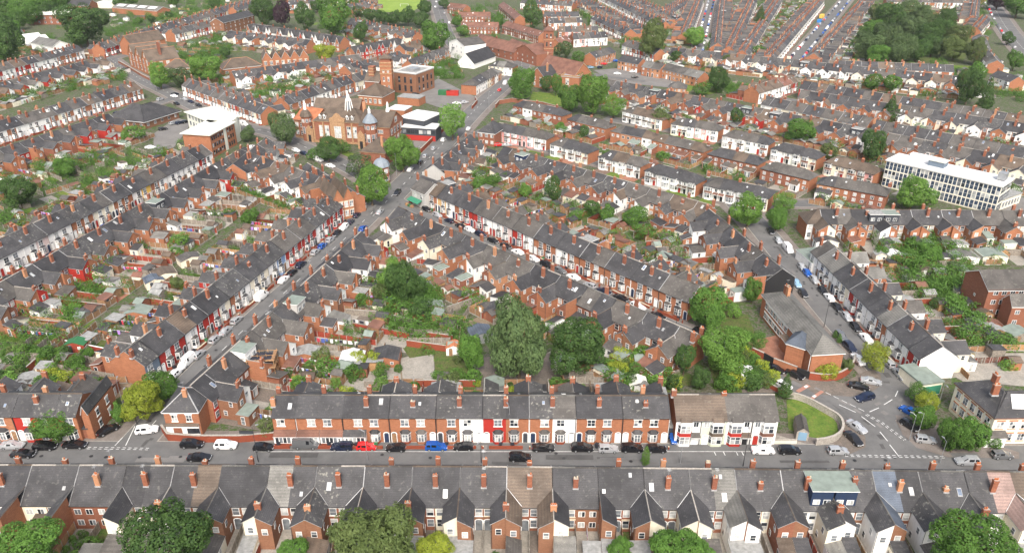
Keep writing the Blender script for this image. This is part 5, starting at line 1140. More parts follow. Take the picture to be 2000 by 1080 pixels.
T = [(55, 1078, 76, 50, 'wide', M_), (330, 1066, 92, 76, 'wide', D), (722, 1070, 92, 66, 'willow', O_), (846, 1072, 44, 30, 'round', Y_), (1330, 1078, 62, 44, 'willow', M_), (1905, 1078, 90, 48, 'wide', M_), (575, 1076, 34, 20, 'round2', M_), (1210, 1072, 30, 22, 'round', M_),
     (105, 834, 40, 30, 'wide', M_), (278, 785, 37, 38, 'wide', Y_), (312, 756, 32, 28, 'round2', M_), (232, 806, 14, 22, 'tall', M_), (525, 832, 22, 20, 'bush', O_), (1014, 664, 58, 76, 'willow', GY), (1131, 680, 56, 56, 'wide', D), (920, 690, 24, 42, 'tall', M_),
     (770, 540, 30, 34, 'round', L_), (790, 556, 37, 44, 'round2', D), (746, 572, 19, 20, 'round', O_), (820, 602, 25, 24, 'bush2', D), (706, 583, 15, 13, 'bush', M_), (640, 715, 23, 22, 'bush', M_), (655, 750, 13, 13, 'bush2', L_), (525, 800, 9, 9, 'bush', M_),
     (724, 361, 36, 38, 'round', L_), (786, 300, 32, 33, 'round2', L_), (883, 239, 30, 32, 'airy', L_), (640, 291, 26, 24, 'round', D), (612, 300, 14, 12, 'bush', M_), (665, 285, 18, 14, 'bush', M_), (550, 252, 27, 30, 'round2', GY), (485, 262, 15, 14, 'round', GY), (700, 322, 26, 20, 'bush2', GY),
     (310, 147, 24, 24, 'round', L_), (352, 152, 22, 18, 'round2', GY), (400, 134, 34, 22, 'wide', L_), (850, 72, 33, 28, 'round', M_), (1022, 160, 26, 26, 'round2', M_), (1020, 178, 20, 18, 'bush', M_), (1112, 192, 27, 25, 'round', M_), (1160, 184, 32, 36, 'round2', L_), (1199, 208, 25, 20, 'airy', L_), (1068, 163, 14, 14, 'round', D), (1086, 165, 11, 20, 'tall', M_), (1106, 97, 12, 16, 'round', GY), (1092, 98, 10, 14, 'round', GY), (1040, 28, 18, 28, 'round2', D), (1130, 158, 16, 14, 'bush', M_), (1132, 112, 16, 12, 'bush', M_),
     (1276, 78, 25, 36, 'tall', O_), (1357, 72, 22, 17, 'round', L_), (1319, 112, 14, 12, 'round', D), (1402, 156, 20, 22, 'round2', D), (1419, 120, 9, 12, 'airy', O_), (1372, 172, 18, 10, 'bush', M_), (1439, 229, 13, 18, 'tall', D), (1291, 230, 18, 17, 'airy', O_), (1563, 258, 30, 20, 'wide', M_), (1705, 283, 28, 28, 'round', D), (1770, 296, 14, 11, 'round2', D), (1785, 377, 40, 30, 'round', L_), (1618, 297, 18, 17, 'airy', O_),
     (1740, 214, 19, 24, 'conifer', D), (1763, 226, 10, 13, 'tall', M_), (1706, 160, 18, 15, 'round', M_), (1741, 163, 18, 16, 'round2', M_), (1895, 168, 26, 32, 'round2', D), (1910, 140, 16, 18, 'round', M_), (1930, 185, 14, 30, 'conifer', D), (1908, 100, 20, 24, 'round', O_), (1983, 118, 16, 18, 'round', M_), (1970, 75, 12, 12, 'round', D), (1990, 10, 30, 14, 'wide', M_), (1950, 2, 22, 12, 'wide', P_),
     (1485, 35, 15, 20, 'conifer', D), (1456, 105, 12, 8, 'bush', M_), (1478, 100, 16, 10, 'bush', M_), (1464, 411, 36, 30, 'round', L_), (1530, 399, 25, 20, 'airy', L_), (1518, 428, 22, 22, 'round', M_), (1384, 600, 42, 42, 'round', M_), (1414, 684, 49, 44, 'wide', L_), (1434, 606, 14, 16, 'bush', L_), (1474, 666, 24, 18, 'airy', M_), (1471, 567, 20, 24, 'round', M_), (1338, 702, 20, 32, 'tall', D), (1370, 738, 21, 22, 'round', D), (1710, 696, 29, 26, 'airy', Y_), (1617, 724, 20, 16, 'bush', Y_), (1655, 714, 12, 16, 'tall', O_), (1535, 753, 15, 25, 'conifer', D), (1262, 888, 9, 22, 'cypress', L_),
     (1793, 770, 22, 20, 'airy', M_), (1812, 788, 24, 22, 'airy', Y_), (1805, 816, 25, 24, 'round', M_), (1866, 852, 32, 34, 'round2', M_), (1903, 850, 34, 32, 'round', M_), (1944, 864, 16, 12, 'bush', M_), (1880, 760, 8, 8, 'bush', D),
     (12, 75, 32, 44, 'tall', D), (163, 50, 48, 36, 'wide', D), (154, 72, 20, 18, 'round', M_), (10, 18, 26, 20, 'round', M_), (45, 18, 28, 20, 'round2', M_), (75, 16, 26, 16, 'round', M_), (104, 10, 26, 14, 'round2', M_), (30, 40, 18, 16, 'round', M_), (36, 378, 33, 28, 'wide', D), (125, 326, 23, 18, 'round', M_), (262, 261, 22, 12, 'bush2', M_), (243, 264, 10, 10, 'bush', L_), (514, 22, 24, 28, 'tall', D), (552, 26, 18, 26, 'tall', P_), (594, 32, 18, 26, 'round2', D), (651, 30, 36, 36, 'round', M_), (705, 62, 15, 18, 'round', D),
     (635, 104, 22, 14, 'wide', Y_), (440, 102, 11, 10, 'round', D), (525, 157, 9, 9, 'round', L_), (505, 186, 12, 10, 'bush', M_), (550, 170, 8, 8, 'bush', M_), (700, 22, 14, 10, 'bush', D), (722, 30, 15, 12, 'round', D), (745, 34, 16, 13, 'round2', D), (770, 36, 16, 13, 'round', D), (796, 32, 18, 16, 'round2', D), (822, 38, 16, 14, 'round', D), (830, 14, 15, 14, 'round', D), (893, 42, 11, 10, 'round', M_), (905, 60, 13, 9, 'round', M_), (994, 99, 10, 10, 'round', M_), (966, 92, 9, 9, 'round', O_), (868, 8, 12, 8, 'round', D), (975, 40, 10, 14, 'round', M_),
     (936, 358, 14, 12, 'round', M_), (963, 354, 17, 14, 'round2', M_), (1026, 373, 14, 14, 'round', L_), (1081, 370, 17, 26, 'tall', D), (1140, 258, 10, 14, 'tall', D), (1096, 250, 12, 10, 'round', M_), (1202, 393, 15, 14, 'round', D), (1155, 405, 17, 15, 'round', D), (1187, 417, 17, 16, 'round', M_), (1238, 383, 10, 14, 'tall', D), (1240, 424, 23, 20, 'round2', M_), (1257, 452, 22, 12, 'bush2', M_), (1125, 420, 14, 12, 'bush', M_), (1295, 305, 14, 10, 'bush', M_),
     (1815, 494, 23, 18, 'round2', M_), (1778, 536, 14, 12, 'round', M_), (1800, 520, 15, 14, 'bush', M_), (1862, 524, 15, 14, 'bush2', GY), (1852, 551, 16, 14, 'bush', M_), (1893, 573, 16, 13, 'bush2', GY), (1868, 588, 17, 14, 'bush2', M_), (1722, 493, 13, 12, 'round', M_), (1778, 478, 12, 18, 'tall', M_), (1790, 400 + 60, 10, 9, 'bush', D), (1828, 590, 12, 12, 'bush', D), (1905, 575, 14, 16, 'bush', D),
     (489, 424, 18, 16, 'round', M_), (450, 416, 13, 10, 'bush', M_), (141, 605, 16, 11, 'bush2', L_), (92, 690, 21, 12, 'bush2', M_), (153, 706, 14, 13, 'round', M_), (344, 553, 14, 14, 'airy', O_), (350, 470, 22, 8, 'bush', L_), (345, 492, 14, 10, 'bush', M_), (1640, 660, 5, 10, 'cypress', M_), (1632, 652, 5, 8, 'cypress', M_), (985, 345, 10, 8, 'bush', M_), (1060, 345, 10, 10, 'round', D), (700, 250 + 0, 8, 8, 'bush', D)]
for (u, v, r) in [(1700, 92, 28), (1732, 74, 30), (1704, 62, 24), (1764, 92, 28), (1792, 97, 24), (1738, 32, 28), (1772, 24, 26), (1802, 30, 22), (1716, 28, 22), (1812, 70, 26), (1842, 62, 27), (1872, 72, 25), (1850, 36, 20), (1784, 58, 26), (1822, 90, 22), (1866, 95, 24), (1752, 108, 22), (1716, 108, 22), (1840, 92, 22), (1690, 80, 20)]:
    T.append((u, v, r, r * .85, R.choice(['round', 'round2', 'wide', 'tall']), R.choice([D, D, O_, M_, GY, GY])))
for (u, v, r) in [(2, 50, 24), (20, 58, 20), (60, 30, 20), (90, 22, 18), (118, 4, 18), (130, 2, 12), (2, 100, 22), (24, 92, 14), (60, 5, 20), (235, 2, 14), (255, 0, 12), (340, 2, 12), (420, 8, 12), (330, 30, 8), (295, 38, 8), (270, 42, 9), (250, 12, 9), (470, 30, 10), (618, 12, 14), (690, 10, 14)]:
    T.append((u, v, r, r * .85, R.choice(['round', 'round2', 'wide']), R.choice([D, M_, M_, D])))
for t in T: tree(t[0], t[1], t[2] * (.92 if t[1] > 1040 else 1), t[3] * (.94 if t[1] > 1040 else 1), *t[4:], nm='bush' if t[4] in ('bush', 'bush2') else 'tree', tr=1.0 if t[1] > 1040 else .22)
BUSH = sorted([b for b in BUSH if vis(*b[0], 20)], key=lambda b: b[3]); nb = 0
far_pts = []
for (p, r, q_, Y) in BUSH[:290]:
    lf = [M_, M_, D, L_, O_, M_, Y_][int(q_ * 7)]; o = link('garden_shrub', None, None, (*p, 0), q_ * 6); c = link('foliage', CR['bush' if q_ < .5 else 'bush2'], o, (0, 0, r * .75)); c.scale = (r, r, r * .95)
    c.material_slots[0].link = 'OBJECT'; c.material_slots[0].material = MATS[lf]; link('stem', TRK, o, (0, 0, r * .8)).scale = (r * .6, r * .6, r * .42)
    tag(o, None, 'shrub', 'shrubs growing in the back gardens'); later(o, f'{LN[lf]} garden shrub', *p, r * .7)
fb = BUSH[290:]
if fb:
    src = CR['bush']; n = len(src.vertices); co = np.empty(n * 3); src.vertices.foreach_get('co', co); co = co.reshape(-1, 4, 3)[::3].reshape(-1, 3)
    V = np.concatenate([co * 1.0 * np.array([r, r, r * .9]) * 1.5 + np.array([p[0], p[1], r * .8]) for (p, r, q_, Y) in fb]); k = len(V) // 4
    me = bpy.data.meshes.new('distant_garden_shrubs'); me.vertices.add(len(V)); me.vertices.foreach_set('co', V.ravel()); me.loops.add(4 * k); me.loops.foreach_set('vertex_index', np.arange(4 * k)); me.polygons.add(k); me.polygons.foreach_set('loop_start', np.arange(0, 4 * k, 4)); me.polygons.foreach_set('loop_total', np.full(k, 4)); me.update(); me.materials.append(MATS['leaf_mid'])
    tag(link('distant_garden_shrubs', me), 'green shrubs scattered through the far back gardens', 'shrubs', kind='stuff')

# ------------------------------------------------------------ cars
def car_meshes(kind):
    # stations along x: (x, sill, shoulder z, roof z, half width low, half width roof)
    if kind == 'hatch': L, ST, Hh = 4.1, [(-2.05, .45, .62, .72, .7), (-2.0, .28, .92, 1.0, .82), (-1.75, .24, .95, 1.36, .86), (-1.0, .2, .95, 1.47, .88), (.1, .2, .93, 1.45, .88), (.95, .2, .93, .97, .88), (1.65, .22, .82, .87, .84), (2.0, .3, .62, .66, .74)], 5
    elif kind == 'estate': L, ST, Hh = 4.5, [(-2.25, .4, .7, .85, .75), (-2.2, .28, 1.0, 1.1, .86), (-1.95, .24, 1.02, 1.52, .9), (-1.0, .2, 1.0, 1.62, .92), (.25, .2, .98, 1.58, .92), (1.1, .2, .98, 1.04, .92), (1.85, .22, .88, .94, .88), (2.25, .3, .65, .7, .78)], 5
    elif kind == 'saloon': L, ST, Hh = 4.6, [(-2.3, .4, .68, .76, .74), (-2.2, .28, .93, .98, .84), (-1.45, .22, .95, 1.02, .88), (-.75, .2, .94, 1.42, .89), (.3, .2, .92, 1.42, .89), (1.15, .2, .92, .97, .89), (1.95, .22, .82, .86, .85), (2.3, .3, .6, .64, .74)], 5
    else: L, ST, Hh = 5.2, [(-2.6, .35, 1.0, 1.9, .92), (-2.55, .28, 1.2, 2.1, .96), (-1.4, .24, 1.2, 2.2, .98), (.2, .24, 1.2, 2.2, .98), (.95, .24, 1.2, 2.12, .98), (1.75, .24, 1.15, 1.25, .96), (2.3, .26, 1.0, 1.08, .92), (2.6, .35, .7, .75, .84)], 5
    body = MB(); secs = []
    for x, s_, sh, rf, w_ in ST:
        cab = rf - sh > .2; wr = w_ * (.76 if cab else .93)
        secs.append([(x, -w_ * .95, s_), (x, -w_, (s_ + sh) / 2), (x, -w_ * .97, sh), (x, -wr, rf - .04), (x, -wr * .55, rf), (x, wr * .55, rf), (x, wr, rf - .04), (x, w_ * .97, sh), (x, w_, (s_ + sh) / 2), (x, w_ * .95, s_)])
    i = 0
    for sct in secs: body.v += sct
    n = 10
    for a in range(len(secs) - 1):
        for k in range(n): body.f.append((a * n + k, a * n + (k + 1) % n, (a + 1) * n + (k + 1) % n, (a + 1) * n + k)[::-1]); body.m.append('car_white')
    body.f.append(tuple(range(n))[::-1][::-1]); body.m.append('car_white'); e0 = (len(secs) - 1) * n; body.f.append(tuple(e0 + k for k in reversed(range(n)))); body.m.append('car_white')
    glass = MB(); o = .012
    def lerp(p, q_, t): return tuple(p[i] + (q_[i] - p[i]) * t for i in range(3))
    def panel(p0, p1, p2, p3, m_=.12, off=(0, 0, 0)):
        c = [lerp(lerp(p0, p1, a), lerp(p3, p2, a), b) for a, b in ((m_, m_), (1 - m_, m_), (1 - m_, 1 - m_), (m_, 1 - m_))]
        glass.q([tuple(x + y for x, y in zip(p, off)) for p in c], 'glass_car')
    cabs = [a for a in range(len(ST)) if ST[a][3] - ST[a][2] > .2]; c0, c1 = cabs[0], cabs[-1]
    van = kind == 'van'
    for a in range(c0, c1):
        if van and a < c1 - 1: continue
        for s_ in (0, 1):
            k0, k1 = (2, 3) if s_ == 0 else (7, 6)
            panel(secs[a][k0], secs[a + 1][k0], secs[a + 1][k1], secs[a][k1], .1, (0, (-o if s_ == 0 else o), 0))
    panel(secs[c1 + 1][2 + 1], secs[c1 + 1][6], secs[c1][6], secs[c1][3], .07, (o, 0, o * 2))
    if not van: panel(secs[c0 - 1][3], secs[c0 - 1][6], secs[c0][6], secs[c0][3], .1, (-o, 0, o * 2))
    wh = MB(); wh.bar((0, -.1, 0), (0, .1, 0), .32, 'tyre', 14); wh.bar((0, -.112, 0), (0, .112, 0), .2, 'metal_grey', 10)
    hl = MB(); hl.box(-.06, .03, -.17, .17, -.07, .07, 'car_light'); tl = MB(); tl.box(-.03, .05, -.16, .16, -.1, .1, 'lamp_red')
    pl = MB(); pl.box(-.015, .015, -.26, .26, -.055, .055, 'cloth_white')
    x1 = ST[-1][0]; x0 = ST[0][0]; w1 = ST[-1][4]
    return dict(L=L, body=body, glass=glass.mesh('window'), wheel=wh.mesh('wheel'), head=hl.mesh('headlight'), tail=tl.mesh('tail_light'), plate=pl.mesh('number_plate'), ax=L * .3, hw=ST[3][4] - .1, x0=x0, x1=x1, zh=ST[-1][3] - .02, zt=ST[1][2] - .08)
CK = {k: car_meshes(k) for k in ('hatch', 'estate', 'saloon', 'van')}; CB = {}
for k in CK:
    for c in ('black', 'white', 'silver', 'grey', 'navy', 'blue', 'red', 'lightblue'):
        b = CK[k]['body']; b.m = ['car_' + c] * len(b.m); CB[k, c] = b.mesh('body')
        for p in CB[k, c].polygons: p.use_smooth = False
CN = {'hatch': 'hatchback', 'estate': 'estate car', 'saloon': 'saloon', 'van': 'van'}
def car(X, Y, rz, kind='hatch', col='black', lod=0, z=.17):
    K = CK[kind]; o = link('parked_car' if kind != 'van' else 'parked_van', None, None, (X, Y, z), rz); o.scale = (.92, .92, .95); link('body', CB[kind, col], o); link('windows', K['glass'], o)
    for sx in (-1, 1):
        for sy in (-1, 1): link('wheel', K['wheel'], o, (sx * K['ax'], sy * K['hw'], .32))
    if lod < 2:
        for sy in (-1, 1): link('headlight', K['head'], o, (K['x1'] - .02, sy * .52, K['zh'] - .04)); link('tail_light', K['tail'], o, (K['x0'] + .06, sy * .62, K['zt']))
        link('number_plate', K['plate'], o, (K['x0'] - .0, 0, K['zt'] - .15)); link('number_plate', K['plate'], o, (K['x1'] + .01, 0, .48))
    tag(o, None, 'car' if kind != 'van' else 'van', 'cars and vans parked in the streets'); later(o, f'{"pale blue" if col == "lightblue" else col} {CN[kind]}', X, Y, .7)
    return o
KC = {'b': 'black', 'w': 'white', 's': 'silver', 'g': 'grey', 'n': 'navy', 'B': 'blue', 'r': 'red', 'l': 'lightblue'}; KK = {'h': 'hatch', 'e': 'estate', 's': 'saloon', 'v': 'van'}
def dirof(px, pts):
    p = G(*px); best = min(zip(pts, pts[1:]), key=lambda ab: math.hypot((ab[0][0] + ab[1][0]) / 2 - p[0], (ab[0][1] + ab[1][1]) / 2 - p[1])); return math.atan2(best[1][1] - best[0][1], best[1][0] - best[0][0])
def cars(spec, pts, flip=0):
    for u, v, c in spec:
        X, Y = G(u, v, .7); car(X, Y, dirof((u, v), pts) + (math.pi if (flip or R.random() < .15) else 0), KK[c[1]], KC[c[0]])
cars([(24, 869, 'ss'), (88, 871, 'be'), (146, 868, 'bs'), (45, 886, 'bs'), (375, 867, 'be'), (441, 869, 'we'), (515, 873, 'bh'), (598, 868, 'gv'), (668, 872, 'ne'), (716, 872, 'rh'), (773, 874, 'bh'), (852, 872, 'Be'), (905, 872, 'bh'), (389, 893, 'bs'), (1016, 893, 'be'), (1061, 874, 'bs'), (1137, 874, 'be'), (1188, 876, 'sh'), (1234, 875, 'be'), (1282, 876, 'bh'), (1490, 879, 'ws'), (1542, 879, 'be'), (1637, 880, 'sh'), (1889, 900, 'se'), (1957, 888, 'gh')], ROADS['bottom'])
cars([(344, 728, 'wh'), (365, 707, 'wv'), (388, 692, 'sh'), (420, 662, 'sh'), (441, 646, 'ss'), (462, 625, 'sh'), (511, 579, 'wv'), (554, 546, 'ws'), (571, 532, 'bh'), (588, 517, 'ne'), (616, 492, 'sh'), (630, 480, 'Bh'), (645, 468, 'sh'), (658, 456, 'bh'), (672, 444, 'we'), (685, 433, 'nh'), (697, 420, 'nh'), (709, 446, 'Bh'), (742, 414, 'ss'), (776, 377, 'be')], ROADS['leftst'])
cars([(801, 331, 'ws'), (821, 317, 'bh'), (831, 305, 'sh'), (847, 290, 'sh'), (866, 273, 'wh'), (915, 252, 'ws'), (880, 258, 'bh'), (976, 176, 'rh'), (987, 163, 'wv'), (996, 157, 'sh'), (868, 26, 'sh'), (877, 45, 'ws'), (850, 14, 'ws'), (852, 4, 'wh')], ROADS['main'])
cars([(833, 409, 'bh'), (854, 420, 'sh'), (877, 431, 'nh'), (900, 442, 'bs'), (918, 449, 'wh'), (939, 458, 'ne'), (963, 470, 'bh'), (988, 481, 'bh'), (1011, 492, 'ws'), (1041, 505, 'ws'), (1068, 517, 'be'), (1094, 528, 'gh'), (1120, 541, 'ws'), (1152, 557, 'sh'), (1180, 569, 'ns'), (1213, 582, 'bs'), (1246, 599, 'we'), (1285, 617, 'bs'), (1369, 650, 'be'), (1456, 722, 'ws'), (1514, 720, 'bs'), (1552, 731, 'bs'), (1530, 752, 'wh')], ROADS['central'])
cars([(1520, 470, 'sh'), (1539, 487, 'wv'), (1566, 522, 'sh'), (1577, 534, 'Bh'), (1591, 547, 'sh'), (1556, 554, 'lh'), (1569, 573, 'bh'), (1607, 568, 'bh'), (1620, 581, 'ws'), (1635, 600, 'bs'), (1654, 619, 'sh'), (1671, 639, 'bh'), (1643, 657, 'ge'), (1660, 678, 'ne'), (1692, 661, 'ws'), (1676, 702, 'ws'), (1735, 709, 'sh'), (1758, 731, 'ss'), (1505, 452, 'bh')], ROADS['right'])
for u, v, c, a in ((1677, 754, 'bs', -25), (1701, 744, 'ss', -20), (1689, 776, 'ne', 200), (1673, 833, 'ss', -62), (1667, 856, 'bs', -75), (1775, 802, 'Bh', 125), (1777, 830, 'bh', -65), (1808, 858, 'sh', -10), (210, 839, 'bs', 50), (287, 839, 'we', 12), (1314, 853, 'Bh', -85), (1434, 735, 'Bh', -70), (1470, 746, 'bh', -30), (1445, 742, 'nh', 100), 
                   (318, 252, 'bh', 40), (338, 241, 'sh', 60), (350, 240, 'nh', 60), (362, 238, 'bh', 60), (294, 288, 'ws', 0), (578, 294, 'wh', -40), (594, 300, 'nh', -40), (622, 312, 'wv', -42), (645, 324, 'ws', -35), (476, 243, 'wv', -40), (812, 184, 'bh', 20), (826, 172, 'ws', 20), (840, 167, 'wh', 20), (892, 202, 'ws', 20), (908, 200, 'sh', 20), (974, 283, 'rh', 10), (990, 283, 'ss', 10), (345, 203, 'bh', -40), (360, 194, 'sh', -40), (372, 199, 'ns', -40), (388, 206, 'bh', -40), (340, 188, 'ws', -30),
                   (1154, 132, 'lh', 20), (1180, 125, 'rh', 10), (1203, 119, 'Bh', 10), (1206, 144, 'ws', -10), (1236, 140, 'ws', 30), (1240, 151, 'bh', 0), (1210, 130, 'bh', 90), (1172, 132, 'nh', 40), (215, 352, 'bh', 60), (184, 108, 'ws', -40), (176, 104, 'rh', -40)):
    X, Y = G(u, v, .7); car(X, Y, math.radians(a), KK[c[1]], KC[c[0]], 0 if v > 500 else 2)
def park(rd, side, off, gap, prob, lod=2, t0=0.0, t1=1.0):
    P = offs(ROADS[rd], side * off); Ls = [math.hypot(b[0] - a[0], b[1] - a[1]) for a, b in zip(P, P[1:])]; tot = sum(Ls); s_ = tot * t0 + 2
    while s_ < tot * t1:
        q_ = s_; k = 0
        while k < len(Ls) - 1 and q_ > Ls[k]: q_ -= Ls[k]; k += 1
        a, b = P[k], P[k + 1]; t = q_ / (Ls[k] or 1); X, Y = a[0] + (b[0] - a[0]) * t, a[1] + (b[1] - a[1]) * t; u, v = PX(X, Y, .7)
        if R.random() < prob and -10 < u < 2010 and -5 < v < 1080: car(X, Y, math.atan2(b[1] - a[1], b[0] - a[0]) + R.choice([0, math.pi]), R.choice(['hatch', 'hatch', 'estate', 'saloon', 'hatch']), R.choice(['black', 'white', 'silver', 'silver', 'grey', 'navy', 'white', 'red', 'blue']), lod)
        s_ += gap * R.uniform(.9, 1.3)
park('straight', 1, 3.4, 6.2, .8); park('straight', -1, 3.4, 6.2, .8); park('narrow', 1, 2.4, 6.5, .75); park('narrow', -1, 2.4, 6.5, .75)
park('farleft', 1, 2.9, 6, .85, 1); park('farleft', -1, 2.9, 7, .6, 1); park('upleft', 1, 2.8, 8, .5); park('topright', -1, 5, 9, .5); park('diag', 1, 2.2, 8, .6)
# ------------------------------------------------------------ the large buildings
class Bld:
    def __init__(s, name, label, cat, p0, p1, Z, lbl=True):
        a = G(*p0, Z); s.o = link(name, None, None, (*a, 0)); s.loc = a; tag(s.o, label, cat)
    def fr(s, p0, p1, Z):
        a, b = G(*p0, Z), G(*p1, Z); s.W = math.hypot(b[0] - a[0], b[1] - a[1]); s.off = (a[0] - s.loc[0], a[1] - s.loc[1]); s.rz = math.atan2(b[1] - a[1], b[0] - a[0])
    def put(s, n, mb, par=None): return link(n, mb.xf(s.off[0], s.off[1], 0, s.rz).mesh(n), par or s.o)
    def block(s, p0, p1, Z, depth, E, H=None, roof='hip', wall='brick_orange', rm='roof_slate', e=.35, hl=None, para=None, n=3, base=None, eave='white_frame', ridge=None, zb=0):
        s.fr(p0, p1, Z); W, D = s.W, depth; s.D = D; s.E = E; H = H or E; m = MB(); m.box(0, W, 0, D, zb, E, wall)
        if base: m.box(-.05, W + .05, -.05, D + .05, 0, .9, base)
        r = MB(); rg = ridge or rm
        if roof == 'flat':
            r.box(-e, W + e, -e, D + e, E, E + .35, rm)
            if para: r.box(-e, W + e, -e, -e + .4, E + .35, E + 1.0, para); r.box(-e, W + e, D + e - .4, D + e, E + .35, E + 1.0, para); r.box(-e, -e + .4, -e + .4, D + e - .4, E + .35, E + 1.0, para); r.box(W + e - .4, W + e, -e + .4, D + e - .4, E + .35, E + 1.0, para)
        elif roof == 'shed': r.slab([(-e, -e, E + .1), (W + e, -e, E + .1), (W + e, D + e, H), (-e, D + e, H)], .25, rm, eave); m.q([(0, D, E), (W, D, E), (W, D, H - .3), (0, D, H - .3)][::-1], wall); m.q([(0, 0, E), (0, D, E), (0, D, H - .3)][::-1], wall); m.q([(W, 0, E), (W, D, E), (W, D, H - .3)], wall)
        elif roof == 'hip':
            h = hl if hl is not None else min(W, D) / 2 * .98
            A, B_, C_, D_ = (-e, -e, E), (W + e, -e, E), (W + e, D + e, E), (-e, D + e, E)
            if W >= D: R0, R1 = (h, D / 2, H), (W - h, D / 2, H); F = [[A, B_, R1, R0], [B_, C_, R1], [C_, D_, R0, R1], [D_, A, R0]]
            else: R0, R1 = (W / 2, h, H), (W / 2, D - h, H); F = [[A, B_, R0], [B_, C_, R1, R0], [C_, D_, R1], [D_, A, R0, R1]]
            for f in F: r.q(f, rm)
            r.q([(x, y, z - .02) for x, y, z in (D_, C_, B_, A)], eave); m.box(-e + .05, W + e - .05, -e + .05, D + e - .05, E - .25, E - .03, eave)
            r.bar(R0, R1, .14, rg)
            for c, q_ in ((A, R0), (B_, R1 if W >= D else R0), (C_, R1), (D_, R0 if W >= D else R1)): r.bar(c, q_, .12, rg)
        elif roof == 'gable':     # ridge along x
            r.slab([(-e, -e, E - .2), (W + e, -e, E - .2), (W + e, D / 2, H), (-e, D / 2, H)], .15, rm, eave); r.slab([(-e, D / 2, H), (W + e, D / 2, H), (W + e, D + e, E - .2), (-e, D + e, E - .2)], .15, rm, eave); r.bar((-e, D / 2, H), (W + e, D / 2, H), .14, rg)
            for x, fl in ((0, 1), (W, 0)): p = [(x, 0, E), (x, D, E), (x, D / 2, H - .18)]; m.q(p[::-1] if fl else p, wall)
        elif roof == 'multi':     # n gables facing the front, ridges along y
            g = W / n
            for i in range(n):
                x0, x1 = i * g, (i + 1) * g; xm = (x0 + x1) / 2
                r.slab([(x0, -e, E), (xm, -e, H), (xm, D + e, H), (x0, D + e, E)][::-1], .15, rm, eave); r.slab([(xm, -e, H), (x1, -e, E), (x1, D + e, E), (xm, D + e, H)][::-1], .15, rm, eave); r.bar((xm, -e, H), (xm, D + e, H), .14, rg)
                m.q([(x0, 0, E), (x1, 0, E), (xm, 0, H - .18)], wall); m.q([(x1, D, E), (x0, D, E), (xm, D, H - .18)], wall)
        s.put('wall', m); s.roof = s.put('roof', r)
    def wins(s, side, zs, n, w, h, cols=2, rows=2, x0=0, x1=1, sur=None, frame='white_frame', glass=None, name='window', y=0, rng=R):
        W = s.W if side in 'FB' else s.D
        for z in zs:
            for i in range(n):
                c = W * (x0 + (x1 - x0) * (i + .5) / n); m = MB()
                o, u, nn = {'F': ((c, -y, z), (1, 0), (0, -1)), 'B': ((c, s.D + y, z), (1, 0), (0, 1)), 'R': ((s.W + y, c, z), (0, 1), (1, 0)), 'L': ((-y, c, z), (0, 1), (-1, 0))}[side]
                win(m, o, u, nn, w, h, cols, rows, rng, sur, 0, frame, glass); s.put(name, m)
    def chim(s, x, y, z0, z1, wx=.9, wy=.7, pots=4): s.put('chimney', chimney(x, y, z0, z1, wx, wy, pots))
    def tower(s, x, y, r, E, prof, n=8, wall='brick_red', rm='dome_lead', wz=(), nm='turret', top='paint_white', cup=None):
        m = MB(); m.lathe(x, y, [(r, 0), (r, E)], n, wall, math.pi / n); t = s.put(nm, m)
        m = MB(); m.lathe(x, y, prof, n, rm, math.pi / n); s.put('turret_roof', m, t)
        if cup: m = MB(); m.lathe(x, y, cup, 8, top, math.pi / 8); s.put('cupola', m, t)
        for z, h in wz:
            m = MB()
            for k in range(n):
                a = 2 * math.pi * k / n + 2 * math.pi / n; ap = r * math.cos(math.pi / n)
                win(m, (x + math.cos(a) * ap, y + math.sin(a) * ap, z), (-math.sin(a), math.cos(a)), (math.cos(a), math.sin(a)), r * .5, h, 1, 2, R, None, 2)
            s.put('window_band', m, t)
# 1 domed library / art school in brick and terracotta stone
b = Bld('library_building', 'large ornate red brick and terracotta hall with hipped brown roof and white cupolas', 'library', (612, 236), (705.5, 241), 9)
b.block((612, 236), (705.5, 241), 9, 13, 9, 13.2, 'hip', 'brick_red', 'roof_brown', eave='stone_terracotta', base='stone_terracotta', hl=5)
b.wins('F', [2.6], 2, 1.7, 4.6, 2, 4, .09, .33, 'stone_terracotta', y=.05); b.wins('F', [2.4], 1, 2.8, 4.8, 3, 4, .38, .62, 'stone_terracotta', y=.3); b.wins('F', [2.6], 2, 1.7, 4.6, 2, 4, .67, .91, 'stone_terracotta', y=.05)
m = MB()
for k in (0, .2, .36, .64, .8, 1): m.box(b.W * k - .28, b.W * k + .28, -.35, .0, 0, 8.8, 'stone_terracotta')
m.box(b.W * .36, b.W * .64, -.28, 0, 0, 9.2, 'stone_terracotta')
w0 = b.W * .36 - .3; w1 = b.W * .64 + .3; wm_ = (w0 + w1) / 2
pt = [(w0, 9.0), (w1, 9.0), (w1 + .2, 10.4), (wm_ + 1.8, 11.0), (wm_ + .9, 12.2), (wm_, 12.6), (wm_ - .9, 12.2), (wm_ - 1.8, 11.0), (w0 - .2, 10.4)]
m.q([(x, -.45, z) for x, z in pt], 'stone_terracotta'); m.q([(x, .25, z) for x, z in pt][::-1], 'stone_terracotta')
for (xa, za), (xb_, zb_) in zip(pt, pt[1:] + pt[:1]): m.q([(xa, -.45, za), (xa, .25, za), (xb_, .25, zb_), (xb_, -.45, zb_)], 'stone_terracotta')
b.put('stone_front', m)
